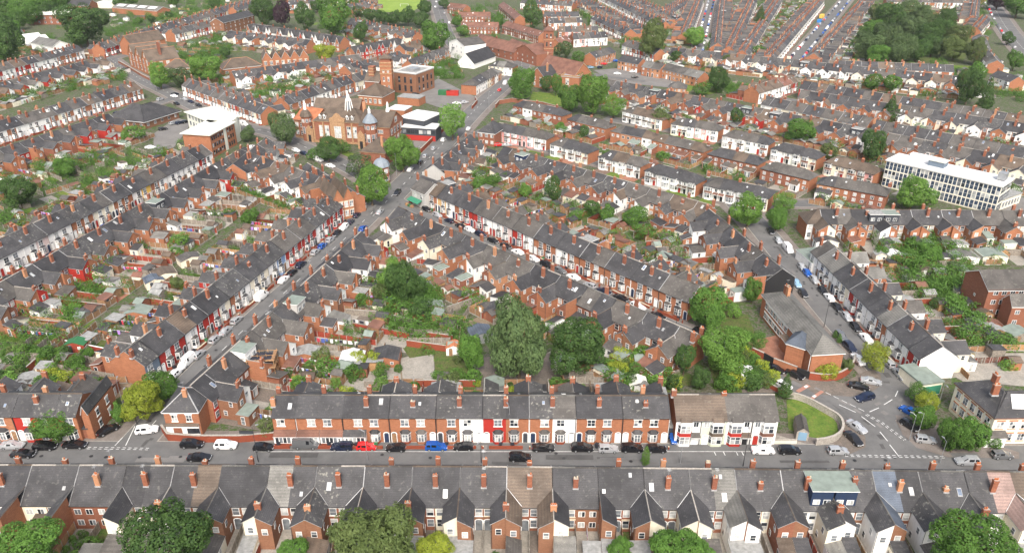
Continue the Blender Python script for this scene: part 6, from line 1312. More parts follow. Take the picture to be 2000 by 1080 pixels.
for fx in (.13, .22, .7, .8):
    m = MB(); x = b.W * fx; m.box(x - .45, x + .45, .9, 2.6, 9.4, 11.0, 'white_frame'); m.q([(x - .6, .7, 11), (x + .6, .7, 11), (x, .7, 11.8)], 'white_frame'); m.q([(x - .6, .7, 11), (x, .7, 11.8), (x, 3, 11.8), (x - .6, 3, 11)], 'roof_brown'); m.q([(x, .7, 11.8), (x + .6, .7, 11), (x + .6, 3, 11), (x, 3, 11.8)], 'roof_brown'); m.box(x - .25, x + .25, .86, .9, 9.9, 10.8, 'glass_dark'); b.put('dormer', m, b.roof)
m = MB(); cx, cy = b.W * .64, 6.5
for k in range(8): a = k * math.pi / 4; m.bar((cx + 1.75 * math.cos(a), cy + 1.75 * math.sin(a), 12.2), (cx + 1.1 * math.cos(a), cy + 1.1 * math.sin(a), 16.4), .17, 'paint_white')
m.lathe(cx, cy, [(1.0, 12.4), (.95, 15.6)], 8, 'dome_lead'); m.lathe(cx, cy, [(1.2, 16.2), (1.2, 16.7), (.8, 17.1), (.6, 18.3), (.2, 19.2), (.05, 20.2)], 8, 'paint_white'); b.put('cupola', m, b.roof)
b.chim(b.W * .92, 9, 10, 15.4, 1.3, .9)
b.block((701, 245), (760, 249), 9, 15, 9, 13.6, 'gable', 'brick_red', 'roof_brown', eave='stone_terracotta', base='stone_terracotta')
b.wins('F', [6.2], 1, 2.2, 1.4, 3, 1, .55, .85, 'stone_terracotta'); b.wins('F', [1.5], 1, 2.2, 1.4, 3, 1, .55, .85, 'stone_terracotta'); b.wins('R', [1.4, 5.2], 4, 1.8, 2.6, 2, 2, .05, .95, 'stone_terracotta'); b.wins('R', [9.2], 1, 2.4, 2.2, 3, 2, .4, .6, 'stone_terracotta')
b.tower(b.W * .42, -1.2, 2.5, 11.2, [(3.0, 11.0), (2.6, 11.9), (1.5, 13.4), (.8, 14.2), (.6, 14.6)], 8, 'brick_red', 'dome_lead', ((3.2, 3.2), (8.4, 1.5)), cup=[(.6, 14.3), (.5, 15.8), (.6, 15.9), (.2, 16.6), (.05, 17.4)])
m = MB(); m.lathe(b.W * .75, 7.5, [(.9, 13.2), (.75, 14.4), (.5, 14.5), (.5, 16), (.1, 17.2)], 8, 'paint_white'); b.put('cupola', m, b.roof)
m = MB(); m.box(b.W * .0, b.W * .24, -2.6, 0, 0, 5.4, 'stone_terracotta'); m.box(b.W * .07, b.W * .17, -2.66, -2.6, 0, 3.2, 'paint_black'); m.q([(b.W * -.02, -2.7, 5.4), (b.W * .26, -2.7, 5.4), (b.W * .12, -2.7, 7.8)], 'stone_terracotta'); m.q([(b.W * .26, -2.6, 5.4), (b.W * -.02, -2.6, 5.4), (b.W * .12, -2.6, 7.8)], 'stone_terracotta'); b.put('entrance_porch', m)
b.block((574, 232), (612, 237), 8, 14, 8, 11.4, 'gable', 'brick_red', 'roof_orange', eave='stone_terracotta', base='stone_terracotta')
b.wins('F', [1.5, 4.8], 2, 1.5, 1.8, 2, 2, 0, .5, 'stone_terracotta')
b.tower(b.W * .72, -1.0, 2.1, 10.4, [(2.6, 10.2), (1.9, 11.8), (.9, 12.8)], 8, 'brick_red', 'roof_brown', ((3.2, 2.8), (7.8, 1.4)), cup=[(.6, 12.6), (.5, 14.8), (.7, 15.0), (.2, 15.8), (.05, 16.6)])
m = MB(); m.box(b.W * .8, b.W * 1.15, -3, -.2, 0, 5, 'stone_terracotta'); m.box(b.W * .9, b.W * 1.03, -3.05, -3, 0, 3, 'paint_black'); m.q([(b.W * .78, -3.1, 5), (b.W * 1.17, -3.1, 5), (b.W * .97, -3.1, 7.2)], 'stone_terracotta'); b.put('entrance_porch', m)
b.block((704, 296), (752, 300), 5, 12, 5, 9.0, 'hip', 'brick_red', 'roof_brown', eave='stone_terracotta')
b.chim(b.W * .8, 2.5, 6, 10.6)
b.block((612, 214), (700, 216), 7, 12, 7, 10.6, 'gable', 'brick_red', 'roof_brown', eave='stone_terracotta')
b2 = Bld('domed_pavilion', 'octagonal red brick corner pavilion with pale lead dome by the main road', 'pavilion', (745, 318), (760, 318), 5)
b2.fr((745, 330), (760, 330), 5)
b2.tower(0, 0, 2.9, 6.4, [(3.2, 6.2), (3.0, 6.8), (2.5, 7.8), (1.5, 8.6), (.3, 9.0), (.06, 10)], 8, 'brick_red', 'dome_lead', ((.9, 1.6), (3.9, 1.6)))
# 2 modern building with white roofs
b = Bld('modern_office', 'three-storey orange brick building with folded white flat roofs', 'office building', (409, 265), (457, 240), 9)
b.block((409, 265), (457, 240), 9, 11.5, 9, None, 'flat', 'brick_orange', 'flat_cream', e=.7)
b.wins('F', [1.0, 3.8, 6.6], 6, 1.0, 1.6, 1, 2, .03, .52, None, 'metal_dark', 'glass_dark'); b.wins('F', [1.0, 3.8, 6.6], 3, 1.0, 1.6, 1, 2, .66, .93, None, 'metal_dark', 'glass_dark')
m = MB(); m.box(b.W * .53, b.W * .63, -.12, 0, 0, 9, 'flat_cream'); m.box(b.W + .02, b.W + 4.6, 1.2, 9, 0, 9.6, 'flat_cream'); m.lathe(b.W + 4.6, 4.5, [(3.2, 0), (3.2, 10)], 20, 'flat_cream'); b.put('stair_tower', m)
b.block((364, 220), (413, 240), 9, 12, 9, None, 'flat', 'flat_cream', 'flat_cream', e=.8)
b.wins('F', [1.2, 4.0, 6.8], 7, 1.7, 1.9, 2, 1, .05, .95, None, 'white_frame', 'glass_mid')
# 3 dark slate hipped hall
b = Bld('hipped_hall', 'low brick hall with broad dark slate hipped roofs beside the car park', 'hall', (213, 231), (281, 238), 3.4)
b.block((213, 231), (281, 238), 3.4, 15, 3.4, 8.6, 'hip', 'brick_brown', 'roof_slate', e=1.0); b.wins('F', [1.0], 5, 1.3, 1.3, 2, 1)
b.block((281, 238), (348, 217), 3.4, 15, 3.3, 8.3, 'hip', 'brick_brown', 'roof_slate', e=1.0); b.wins('F', [1.0], 5, 1.3, 1.3, 2, 1)
# 4 gabled school
b = Bld('gabled_school', 'Victorian brick school with three tall front gables and brown roofs', 'school', (250, 105), (290, 122), 7.5)
b.block((250, 105), (290, 122), 7.5, 17, 7.5, 13.4, 'multi', 'brick_orange', 'roof_brown', n=3, eave='stone_terracotta', ridge='brick_pale')
b.wins('F', [1.3, 5.2], 6, 1.5, 2.6, 2, 3, 0, 1, 'stone'); b.wins('F', [9.3], 3, 1.3, 1.7, 2, 2, 0, 1, 'stone'); b.wins('R', [1.3, 4.6], 4, 1.7, 2.2, 2, 3, .05, .95, 'stone')
b.chim(b.W * .9, 8, 9, 17, 1.8, 1.2, 5)
b.block((292, 118), (338, 112), 5.5, 12, 5.5, 10.2, 'hip', 'brick_orange', 'roof_brown', eave='stone_terracotta', ridge='brick_pale'); b.wins('F', [1.3], 4, 1.8, 2.4, 2, 3, 0, 1, 'stone')
b.block((256, 88), (322, 76), 7, 11, 7, 12, 'gable', 'brick_orange', 'roof_brown', eave='stone_terracotta', ridge='brick_pale')
b = Bld('school_annexe', 'low brick school wings with brown hipped roofs and orange ridge tiles', 'school', (316, 135), (372, 132), 4)
b.block((316, 135), (372, 133), 4, 13, 4, 8, 'hip', 'brick_orange', 'roof_brown', ridge='brick_pale'); b.wins('F', [1.1], 6, 1.6, 1.8, 2, 2)
b.block((372, 132), (420, 124), 4, 12, 4, 7.4, 'hip', 'brick_orange', 'roof_brown', ridge='brick_pale')
b = Bld('infant_school', 'long brown-roofed school ranges with small brick gables behind the terraces', 'school', (436, 134), (510, 128), 4)
b.block((436, 136), (512, 128), 4, 13, 4, 8.2, 'hip', 'brick_orange', 'roof_brown', ridge='brick_pale'); b.wins('F', [1.2], 6, 1.6, 1.6, 2, 2)
b.block((512, 117), (603, 111), 4.5, 13, 4.5, 8.8, 'multi', 'brick_orange', 'roof_brown', n=5, ridge='brick_pale'); b.wins('F', [1.2], 8, 1.6, 2, 2, 2, 0, 1, 'stone')
# 5 brick tower building and flat roofed block
b = Bld('brick_tower_building', 'tall square red brick tower with striped upper stages beside hipped brown roof', 'tower', (746, 190), (771, 190), 4)
b.fr((746, 192), (771, 192), 1.0); m = MB(); m.box(0, 5.6, 0, 5.6, 0, 18.5, 'brick_orange')
for z in (12.6, 14.4, 16.2, 17.8): m.box(-.18, 5.78, -.18, 5.78, z, z + .55, 'stone_terracotta')
b.W, b.D = 5.6, 5.6; b.put('tower', m); m = MB(); m.box(.4, 5.2, .4, 5.2, 18.5, 20, 'brick_red'); m.q([(-.2, -.2, 20), (5.8, -.2, 20), (2.8, 2.8, 21.8)], 'roof_brown'); m.q([(5.8, -.2, 20), (5.8, 5.8, 20), (2.8, 2.8, 21.8)], 'roof_brown'); m.q([(5.8, 5.8, 20), (-.2, 5.8, 20), (2.8, 2.8, 21.8)], 'roof_brown'); m.q([(-.2, 5.8, 20), (-.2, -.2, 20), (2.8, 2.8, 21.8)], 'roof_brown'); b.put('tower_roof', m)
b.wins('F', [5, 9], 2, .9, 2.2, 1, 3, .1, .9, 'stone_terracotta'); b.wins('F', [13.3], 2, .9, 1.6, 1, 2, .1, .9)
b.block((700, 186), (746, 190), 4.5, 13, 4.5, 9.4, 'hip', 'brick_orange', 'roof_brown'); b.wins('F', [1.2], 5, 1.3, 1.8, 2, 2, 0, 1, 'stone')
b.block((712, 158), (740, 160), 9, 9, 9, 13, 'gable', 'brick_red', 'roof_brown')
m = MB(); [m.box(1.5 - .1 * (k % 2), 4.2 + .1 * (k % 2), 2, 5, 10 + k * .7, 10.7 + k * .7, 'stone_terracotta' if k % 2 == 0 else 'brick_red') for k in range(8)]; b.put('striped_stack', m)
b.block((776, 190), (818, 194), 3.5, 7, 3.5, None, 'flat', 'brick_orange', 'felt_grey', e=.1)
b = Bld('flat_roofed_brick_block', 'modern dark red brick block with flat grey roof and white parapet', 'building', (769, 142), (812, 147), 10)
b.block((769, 142), (812, 147), 10, 17, 10, None, 'flat', 'brick_brown', 'felt_grey', e=.1, para='flat_white')
b.wins('F', [1.2, 5.4], 3, 1.3, 3, 1, 3, .1, .9, None, 'metal_dark', 'glass_dark'); b.wins('R', [1.2, 5.4], 4, 1.3, 3, 1, 3, .05, .95, None, 'metal_dark', 'glass_dark')
m = MB(); m.box(b.W * .35, b.W * .7, 5, 10, 10.35, 11.6, 'metal_grey'); b.put('plant_room', m)
# 6 black and white modern school block
b = Bld('black_white_block', 'modern stepped block with bright white roofs over dark grey glazed walls', 'building', (780, 230), (826, 236), 8)
b.block((781, 230), (828, 237), 8, 13, 8, None, 'flat', 'paint_darkgrey', 'flat_white', e=.2)
b.block((784, 249), (851, 253), 5.4, 7.5, 5.4, None, 'flat', 'paint_darkgrey', 'flat_white', e=.15); b.wins('F', [3.0], 8, 1.7, 1.7, 1, 1, .02, .98, None, 'metal_dark', 'glass_dark')
m = MB(); m.box(.3, b.W - .3, -.06, 0, .2, 2.4, 'paint_red'); b.put('red_cladding', m)
b.block((757, 214), (790, 217), 4.5, 8, 4.5, None, 'flat', 'brick_orange', 'flat_white', e=.1)
# 7 church
b = Bld('brick_church', 'red brick church with long tiled nave roof and square bell tower', 'church', (1052, 133), (1122, 149), 7)
b.block((1053, 134), (1121, 150), 7, 13, 7, 13.2, 'gable', 'brick_orange', 'roof_redbrown', eave='stone'); b.wins('F', [3.2], 5, 1.1, 2.6, 1, 3, .1, .6, 'stone')
m = MB(); m.bar((-.3, 6.5, 13), (-.3, 6.5, 15), .12, 'stone'); m.box(-.8, .2, 6.4, 6.6, 14, 14.25, 'stone'); b.put('gable_cross', m, b.roof)
b.block((1096, 150), (1131, 153), 7, 7, 7, None, 'flat', 'brick_orange', 'lead', e=.15, para='stone_terracotta'); b.wins('F', [3.2], 1, 1.8, 2.8, 2, 3, .2, .5, 'stone'); b.wins('F', [.8], 3, .9, 1.6, 1, 2, .05, .95, 'stone')
b.block((1131, 142), (1147, 140), 6, 6, 6, 8.6, 'hip', 'brick_orange', 'roof_blue')
b.fr((1062, 112), (1088, 112), 4); m = MB(); m.box(0, 5.6, 0, 5.6, 0, 19, 'brick_red'); m.box(-.2, 5.8, -.2, 5.8, 8.6, 9.0, 'stone_terracotta'); m.box(-.2, 5.8, -.2, 5.8, 13.6, 14.0, 'stone_terracotta'); b.W = b.D = 5.6; t_ = b.put('bell_tower', m)
b.wins('F', [10, 14.8], 2, 1.1, 2.6, 1, 3, .08, .92, None, 'stone_terracotta', 'glass_dark'); b.wins('R', [10, 14.8], 2, 1.1, 2.6, 1, 3, .08, .92, None, 'stone_terracotta', 'glass_dark')
m = MB(); A = [(-.5, -.5, 19), (6.1, -.5, 19), (6.1, 6.1, 19), (-.5, 6.1, 19)]
for k in range(4): m.q([A[k], A[(k + 1) % 4], (2.8, 2.8, 21.6)], 'roof_redbrown')
m.q(A[::-1], 'stone'); m.bar((2.8, 2.8, 21.4), (2.8, 2.8, 25.5), .1, 'paint_white'); b.put('tower_roof', m, t_)
b = Bld('vicarage', 'orange brick vicarage with steep slate roof and front gable by the church', 'house', (1036, 147), (1058, 152), 6)
b.block((1036, 146), (1064, 152), 6, 10, 6, 10.4, 'multi', 'brick_orange', 'roof_slate', n=1); b.wins('F', [1, 3.8], 2, 1.6, 1.6, 2, 2, .05, .95, 'stone'); b.chim(b.W * .8, 4, 8, 12.4)
# 8 white office block, right
b = Bld('glass_fronted_office', 'three-storey white office block with long grid of tall windows and flat white roof', 'office building', (1732, 312), (1957, 365), 9.6)
b.block((1732, 314), (1957, 366), 9.3, 10.5, 9.3, None, 'flat', 'paint_cream', 'flat_white', e=.35)
for z in (.4, 3.4, 6.4): b.wins('F', [z], 28, b.W / 28 - .14, 2.7, 1, 2, .0, 1, None, 'paint_white', 'glass_blue', rng=R)
b.wins('R', [.5, 3.6, 6.7], 5, 2.3, 2.6, 2, 2, .03, .97, None, 'paint_white', 'glass_mid')
m = MB(); x = b.W * .33; m.box(x, x + 5, 4.2, 8.0, 9.65, 11.5, 'paint_slateblue'); m.box(x - .3, x + 5.3, 3.9, 8.3, 11.5, 11.75, 'flat_cream'); b.put('plant_room', m, b.roof)
m = MB(); x = b.W * .91; m.box(x, x + 2.4, 5, 7.6, 9.95, 12.2, 'metal_grey'); b.put('plant_room', m, b.roof)
m = MB(); m.box(b.W * .1, b.W * .4, 10.2, 12.5, 9.6, 10.6, 'flat_white'); b.put('roof_step', m, b.roof)
b.block((1957, 392), (1996, 378), 3.5, 12, 3.5, None, 'flat', 'paint_cream', 'felt_grey', e=.2); b.wins('F', [.8], 6, 1.4, 1.8, 2, 1, .05, .95, None, 'white_frame', 'glass_mid')
# 9 brick flats, right edge
b = Bld('brick_flats', 'three-storey brown brick block of flats with grey pitched roof', 'flats', (1927, 565), (2060, 563), 8.2)
b.block((1932, 566), (2075, 564), 7.8, 10, 7.8, 10.6, 'gable', 'brick_red', 'roof_grey', e=.3); b.wins('F', [1.1, 3.8, 6.3], 7, 1.2, 1.2, 2, 1, .05, .85, None, 'white_frame', 'glass_dark'); b.wins('L', [1.1, 3.8], 1, .7, .7, 1, 1, .35, .55)
b.block((1978, 598), (2030, 598), 6, 4, 6, 8.2, 'gable', 'brick_red', 'roof_grey', e=.2); b.wins('F', [1.1, 3.8], 2, 1.1, 1.1, 2, 1)
# 10 corner building with curved wall
b = Bld('corner_brick_building', 'long orange brick corner building with hipped grey roof ending at the junction', 'building', (1488, 574), (1587, 690), 5.6)
b.block((1490, 576), (1587, 692), 5.6, 7.0, 5.6, 8.2, 'hip', 'brick_orange', 'roof_pale', e=.35, hl=3.5); b.wins('F', [.9, 3.4], 8, 1.2, 1.3, 2, 2, .08, .55, 'paint_white'); b.wins('B', [.9, 3.4], 12, 1.2, 1.3, 2, 2, .03, .97, 'paint_white')
for x in (.12, .16): b.chim(b.W * x + 1, 3.5, 6.8, 10.4, 1.1, .7)
m = MB(); x = b.W * .7; m.slab([(x, 2.2, 7.06), (x + .7, 2.2, 7.06), (x + .7, 3.4, 7.78), (x, 3.4, 7.78)], .1, 'glass_light'); b.put('skylight', m, b.roof)
m = MB(); m.bar((b.W * .84, -.1, 0), (b.W * .84, -.1, 5.4), .07, 'white_frame'); m.bar((b.W - .3, -.1, 0), (b.W - .3, -.1, 5.4), .07, 'white_frame'); b.put('downpipe', m)
b.block((1537, 670), (1572, 681), 5.4, 5, 5.4, 7.6, 'hip', 'brick_orange', 'roof_blue', e=.3)
b.block((1524, 655), (1540, 676), 3.0, 5, 3.0, 4.2, 'shed', 'brick_orange', 'roof_brown', e=.2)
# 11 cream corner shop
b = Bld('cream_corner_building', 'cream rendered corner building with red window trim and slate roof patched white', 'building', (1868, 748), (1944, 815), 6.3)
b.block((1868, 749), (1944, 815), 6.3, 7.5, 6.3, 9.0, 'hip', 'paint_cream', 'roof_slate', hl=3.7, eave='brick_red'); b.wins('F', [.9, 3.7], 5, 1.2, 1.6, 2, 2, .04, .96, 'brick_pale')
b.chim(b.W * .35, 4.5, 8, 10.6, 1.2, .7)
b.block((1944, 815), (2070, 813), 6.3, 8, 6.3, 9.1, 'hip', 'paint_cream', 'roof_slate', hl=3.9, eave='brick_red'); b.wins('F', [.9, 3.7], 5, 1.3, 1.6, 2, 2, .02, .98, 'brick_pale')
m = MB(); x = b.W * .3; m.slab([(x, 1.2, 7.35), (x + 3.2, 1.0, 7.3), (x + 3.4, 3.4, 8.95), (x + .6, 3.5, 9.0)], .05, 'flat_white'); b.put('roof_patch', m, b.roof); b.chim(b.W * .12, 4, 8.4, 10.8, 1.2, .7)
m = MB(); m.box(-1.2, 2.6, -1.2, 0, 0, 2.6, 'white_frame'); m.slab([(-1.4, -1.4, 2.6), (2.8, -1.4, 2.6), (2.8, 0, 3.3), (-1.4, 0, 3.3)], .1, 'roof_grey'); b.put('bay_window', m)
b = Bld('green_roofed_shop', 'low shop unit with green felt roof beside the white gable wall', 'shop', (1802, 752), (1838, 748), 3)
b.block((1802, 752), (1842, 746), 3, 7, 3, None, 'flat', 'paint_cream', 'felt_green', e=.2); m = MB(); m.box(.2, b.W - .2, -.1, 0, .2, 2.4, 'paint_green'); b.put('shop_front', m)
# 12 white block, pale hall, others near the top
b = Bld('white_three_storey_block', 'tall white rendered three-storey building with grey roof and fire escape', 'building', (877, 80), (907, 90), 9)
b.block((877, 82), (908, 91), 9, 15, 9, 12, 'multi', 'paint_white', 'roof_grey', n=1); b.wins('F', [1.5, 4.2, 6.9], 3, .9, 1.1, 1, 2, .1, .9); b.wins('L', [4.2, 6.9], 4, .9, 1.1, 1, 2)
m = MB(); m.bar((1.5, -.7, 0), (5, -.7, 6.5), .12, 'metal_dark'); m.box(4.5, 6.5, -1.2, 0, 6.4, 6.6, 'metal_dark'); b.put('fire_escape', m)
b = Bld('pale_blue_hall', 'low hall with pale blue gable and steep dark roof', 'hall', (926, 124), (966, 110), 3)
b.block((926, 125), (968, 110), 3, 11, 3, 8.2, 'gable', 'paint_white', 'roof_dark', e=.3); b.wins('L', [1], 2, 1, 1.6, 1, 2)
b = Bld('care_home', 'long brown-roofed brick building with stepped wings behind the main road', 'building', (960, 88), (1008, 106), 5.5)
b.block((934, 86), (1004, 103), 5.2, 12, 5.2, 9.4, 'gable', 'brick_red', 'roof_redbrown', eave='brick_brown'); b.wins('F', [1, 3.4], 6, 1.2, 1.2, 2, 1, 0, 1, None, 'timber')
b.block((1004, 96), (1048, 108), 6.5, 12, 6.5, 10.6, 'multi', 'brick_red', 'roof_redbrown', n=1, eave='brick_brown'); b.wins('F', [1, 3.8], 4, 1.2, 1.2, 2, 1, .05, .95, None, 'timber')
# 13 warehouse and workshops, top left
b = Bld('flat_roofed_warehouse', 'long red brick warehouse with pale flat roof among trees', 'warehouse', (55, 28), (118, 28), 7)
b.block((55, 30), (118, 30), 7, 26, 7, None, 'flat', 'brick_red', 'flat_cream', e=.5); b.wins('F', [1, 4], 4, 1.3, 1.6, 1, 2, .2, .95, None, 'white_frame', 'glass_mid')
b = Bld('workshop_range', 'low brick workshops with long pale ribbed roofs', 'workshop', (218, 15), (304, 23), 5)
b.block((218, 15), (306, 22), 4.6, 14, 4.6, 7, 'gable', 'brick_orange', 'roof_pale', e=.3); m = MB()
for k in range(4): m.slab([(b.W * (.08 + k * .23), 1.5, 5.7), (b.W * (.24 + k * .23), 1.5, 5.7), (b.W * (.24 + k * .23), 5.5, 6.95), (b.W * (.08 + k * .23), 5.5, 6.95)], .12, 'flat_white')
b.put('rooflight', m, b.roof)
b.block((188, 6), (222, 6), 4.6, 12, 4.6, None, 'flat', 'paint_cream', 'flat_white', e=.2)
b = Bld('slate_roofed_depot', 'brick depot with blue-grey slate roof at the top edge', 'depot', (130, 12), (172, 12), 5); b.block((128, 12), (172, 12), 5, 16, 5, 9, 'gable', 'brick_orange', 'roof_slate')
b = Bld('white_workshops', 'cluster of bright white walled workshops with pale roofs', 'workshop', (30, 76), (62, 84), 4)
b.block((32, 74), (58, 82), 4, 12, 4, 6.4, 'multi', 'paint_white', 'flat_white', n=2); b.block((60, 84), (100, 92), 4, 12, 4, 7, 'gable', 'paint_white', 'roof_pale')
b = Bld('three_storey_flats', 'brown brick three-storey flats with slate roof at the street bend', 'flats', (433, 46), (494, 34), 8)
b.block((436, 45), (496, 30), 8, 11, 8, 11, 'gable', 'brick_brown', 'roof_slate'); b.wins('F', [1, 3.6, 6], 7, 1.1, 1.2, 2, 1); b.wins('L', [1, 3.6, 6], 2, .8, 1, 1, 1)
# corner houses at the ends of streets
b = Bld('corner_house', 'brick corner house with hipped slate roof and white shopfront at the junction', 'house', (318, 805), (383, 806), 5.7)
b.block((318, 804), (386, 804), 5.7, 8.0, 5.7, 8.3, 'hip', 'brick_orange', 'roof_slate', e=.3, hl=3.9, ridge='lead'); b.wins('F', [3.5], 2, 1.1, 1.5, 2, 2, .08, .92, 'paint_white')
m = MB(); m.box(.05, b.W - .3, -.35, .0, 0, 2.7, 'white_frame'); m.box(1.4, 3.0, -.4, -.35, .1, 2.2, 'brick_red'); m.box(4.0, 6.3, -.4, -.35, .9, 2.1, 'glass_dark'); m.slab([(-.1, -.6, 2.75), (b.W - .2, -.6, 2.75), (b.W - .2, 0, 3.05), (-.1, 0, 3.05)], .08, 'roof_brown'); b.put('shop_front', m); b.chim(3.6, 2.6, 6.8, 9.0, .8, .6, 2)
b = Bld('gable_end_house', 'orange brick end house with projecting rear gable and lean-to at the junction', 'house', (160, 806), (194, 806), 6)
b.block((108, 803), (150, 804), 6, 0.1, 6, None, 'flat', 'brick_orange', 'roof_slate', e=0) if False else None
b.block((158, 808), (172, 808), 5.9, 9.5, 5.9, 7.9, 'multi', 'brick_orange', 'roof_slate', n=1); b.wins('R', [1, 3.6], 2, 1.0, 1.3, 1, 2, .1, .9, 'paint_white')
b.block((171, 838), (196, 806), 2.2, 2.2, 2.2, None, 'flat', 'brick_red', 'roof_slate', e=.15)
b = Bld('main_road_corner_block', 'tall orange brick corner block with stone trimmed gables beside the light green tree', 'building', (650, 395), (688, 392), 7)
b.block((650, 392), (690, 384), 7, 12, 7, 10.5, 'multi', 'brick_orange', 'roof_brown', n=2, eave='stone_terracotta'); b.wins('F', [1, 4], 4, 1.2, 1.8, 2, 2, 0, 1, 'stone'); b.wins('R', [1, 4], 4, 1.2, 1.8, 2, 2, 0, 1, 'stone')
b = Bld('octagonal_corner_shop', 'red brick corner building with dark slate hipped roof where semis meet the main road', 'shop', (935, 256), (965, 262), 5.4)
b.block((934, 258), (966, 262), 5.4, 11, 5.4, 8.8, 'hip', 'brick_red', 'roof_slate', hl=4.5); b.wins('F', [1, 3.6], 3, 1.2, 1.3, 2, 1)
b = Bld('blue_corner_shop', 'grey-blue corner shop with green awning at the top of the central street', 'shop', (806, 372), (830, 384), 5.6)
b.block((804, 368), (829, 379), 5.6, 8, 5.6, 8.2, 'gable', 'paint_grey', 'roof_grey'); b.wins('F', [3.2], 2, 1.2, 1.4, 2, 2)
m = MB(); m.slab([(-.6, -2.0, 2.1), (b.W - 1.5, -2.0, 2.1), (b.W - 1.5, 0, 2.8), (-.6, 0, 2.8)], .1, 'paint_green'); b.put('awning', m)
m = MB(); 
for k in range(3): m.box(-.6 + k * 1.3, .4 + k * 1.3, -2.6, -1.6, 0, .9, ['timber_orange', 'plastic_green', 'timber'][k])
b.put('produce_stand', m)
b = Bld('garage_with_green_roof', 'row of low garages under a corrugated green roof beside the right street', 'garage', (1545, 470), (1588, 512), 2.8)
b.block((1556, 488), (1586, 514), 2.8, 9.5, 2.8, 3.4, 'shed', 'paint_white', 'felt_green', e=.2); m = MB(); [m.box(b.W * (.05 + .32 * k), b.W * (.3 + .32 * k), -.06, 0, 0, 2.3, 'paint_white') for k in range(3)]; b.put('garage_door', m)
b = Bld('curved_roof_garage', 'small pebbledash garage with ribbed old roof and pale blue door on the grass plot', 'garage', (1558, 838), (1584, 842), 2)
b.block((1557, 842), (1581, 845), 2.0, 4.6, 2.0, 2.9, 'multi', 'mortar', 'roof_grey', n=1, e=.1, eave='mortar'); m = MB(); m.box(.35, b.W - .35, -.07, 0, 0, 1.9, 'car_lightblue'); b.put('garage_door', m)
b = Bld('side_garage', 'grey flat-roofed side garage between brick row and white semi', 'garage', (1304, 836), (1322, 836), 2.6)
b.block((1304, 836), (1323, 836), 2.6, 13, 2.6, None, 'flat', 'paint_darkgrey', 'felt_grey', e=.02)
for (p, sz, wl, rf, rz) in (((938, 650), (5.2, 4.6), 'metal_grey', 'roof_blue', .3), ((887, 678), (3.4, 2.6), 'paint_white', 'roof_orange', 0), ((688, 700), (5, 4.5), 'paint_white', 'flat_white', 0), ((755, 695), (6, 5), 'brick_orange', 'roof_slate', 0), ((1245, 748), (3.6, 3), 'paint_white', 'flat_cream', 0), ((870, 765), (6, 5), 'brick_red', 'felt_grey', 0), ((965, 756), (4, 5), 'brick_red', 'felt_green', 0), ((320, 535), (6, 5), 'paint_cream', 'roof_brown', .6), ((300, 548), (4.5, 4), 'paint_cream', 'roof_blue', .6), ((270, 610), (6, 4), 'brick_orange', 'felt_green', 0), ((370, 505), (6, 4), 'paint_cream', 'roof_grey', .7), ((1100, 708), (5, 2.2), 'paint_white', 'flat_white', 0), ((830, 560), (4, 3), 'metal_grey', 'roof_pale', .1), ((845, 598), (5, 3), 'timber_grey', 'felt_green', .2), ((1745, 498), (4, 3), 'paint_white', 'flat_white', 0), ((1880, 500), (7, 5), 'paint_white', 'roof_pale', 0), ((1935, 498), (7, 5), 'paint_cream', 'felt_green', 0), ((1985, 650), (5, 4), 'timber_grey', 'felt_green', .2), ((1940, 645), (4, 3), 'timber', 'felt_grey', 0), ((965, 605), (5, 4.2), 'brick_orange', 'roof_slate', .1), ((150, 672), (4.5, 2.6), 'timber_red', 'plastic_green', 0), ((55, 745), (6, 4), 'brick_red', 'felt_grey', 0), ((60, 590), (6, 5), 'paint_white', 'roof_slate', .2), ((600, 690), (5, 4), 'brick_orange', 'felt_grey', 0), ((545, 640), (5, 4), 'brick_red', 'felt_grey', .5)):
    X, Y = G(*p, 1.5); shed(X, Y, rz, R.random(), 'outbuilding', sz, wl, rf)
# ------------------------------------------------------------ street furniture and walls
def wall_line(name, label, pts, h=1.8, t=.3, mat='brick_wall', cat='wall', cope='mortar', sm=0):
    P = [G(*p) for p in pts]; P = smooth(P, sm) if sm else P; m = MB(); x0, y0 = P[0]
    A, B = offs(P, t / 2), offs(P, -t / 2); A2, B2 = offs(P, t / 2 + .06), offs(P, -t / 2 - .06)
    for i in range(len(P) - 1):
        for (a, b) in ((B[i], B[i + 1]), (A[i + 1], A[i])): m.q([(a[0] - x0, a[1] - y0, 0), (b[0] - x0, b[1] - y0, 0), (b[0] - x0, b[1] - y0, h), (a[0] - x0, a[1] - y0, h)], mat)
        m.slab([(p[0] - x0, p[1] - y0, h + .09) for p in (A2[i], B2[i], B2[i + 1], A2[i + 1])], .09, cope)
    for k in (0, -1):
        a, b = A[k], B[k]; m.q([(a[0] - x0, a[1] - y0, 0), (b[0] - x0, b[1] - y0, 0), (b[0] - x0, b[1] - y0, h), (a[0] - x0, a[1] - y0, h)], mat)
    return tag(link(name, m.mesh(name), None, (x0, y0, 0)), label, cat)
wall_line('boundary_wall', 'curved dark red brick wall round the corner building forecourt', [(1579, 742), (1600, 745), (1625, 745), (1648, 737), (1664, 722), (1668, 706)], 1.9, sm=2)
wall_line('boundary_wall', 'straight brick wall between the two black gates', [(1509, 716), (1530, 724), (1554, 733)], 2.2, mat='brick_orange')
wall_line('boundary_wall', 'brick wall running left of the first black gate', [(1468, 694), (1490, 704)], 2.0)
wall_line('black_gate', 'left black metal gate in the forecourt wall', [(1490, 704), (1509, 715)], 2.0, .08, 'paint_black', 'gate', 'metal_dark')
wall_line('black_gate', 'right black metal gate nearest the curved wall', [(1554, 733), (1579, 742)], 2.0, .08, 'paint_black', 'gate', 'metal_dark')
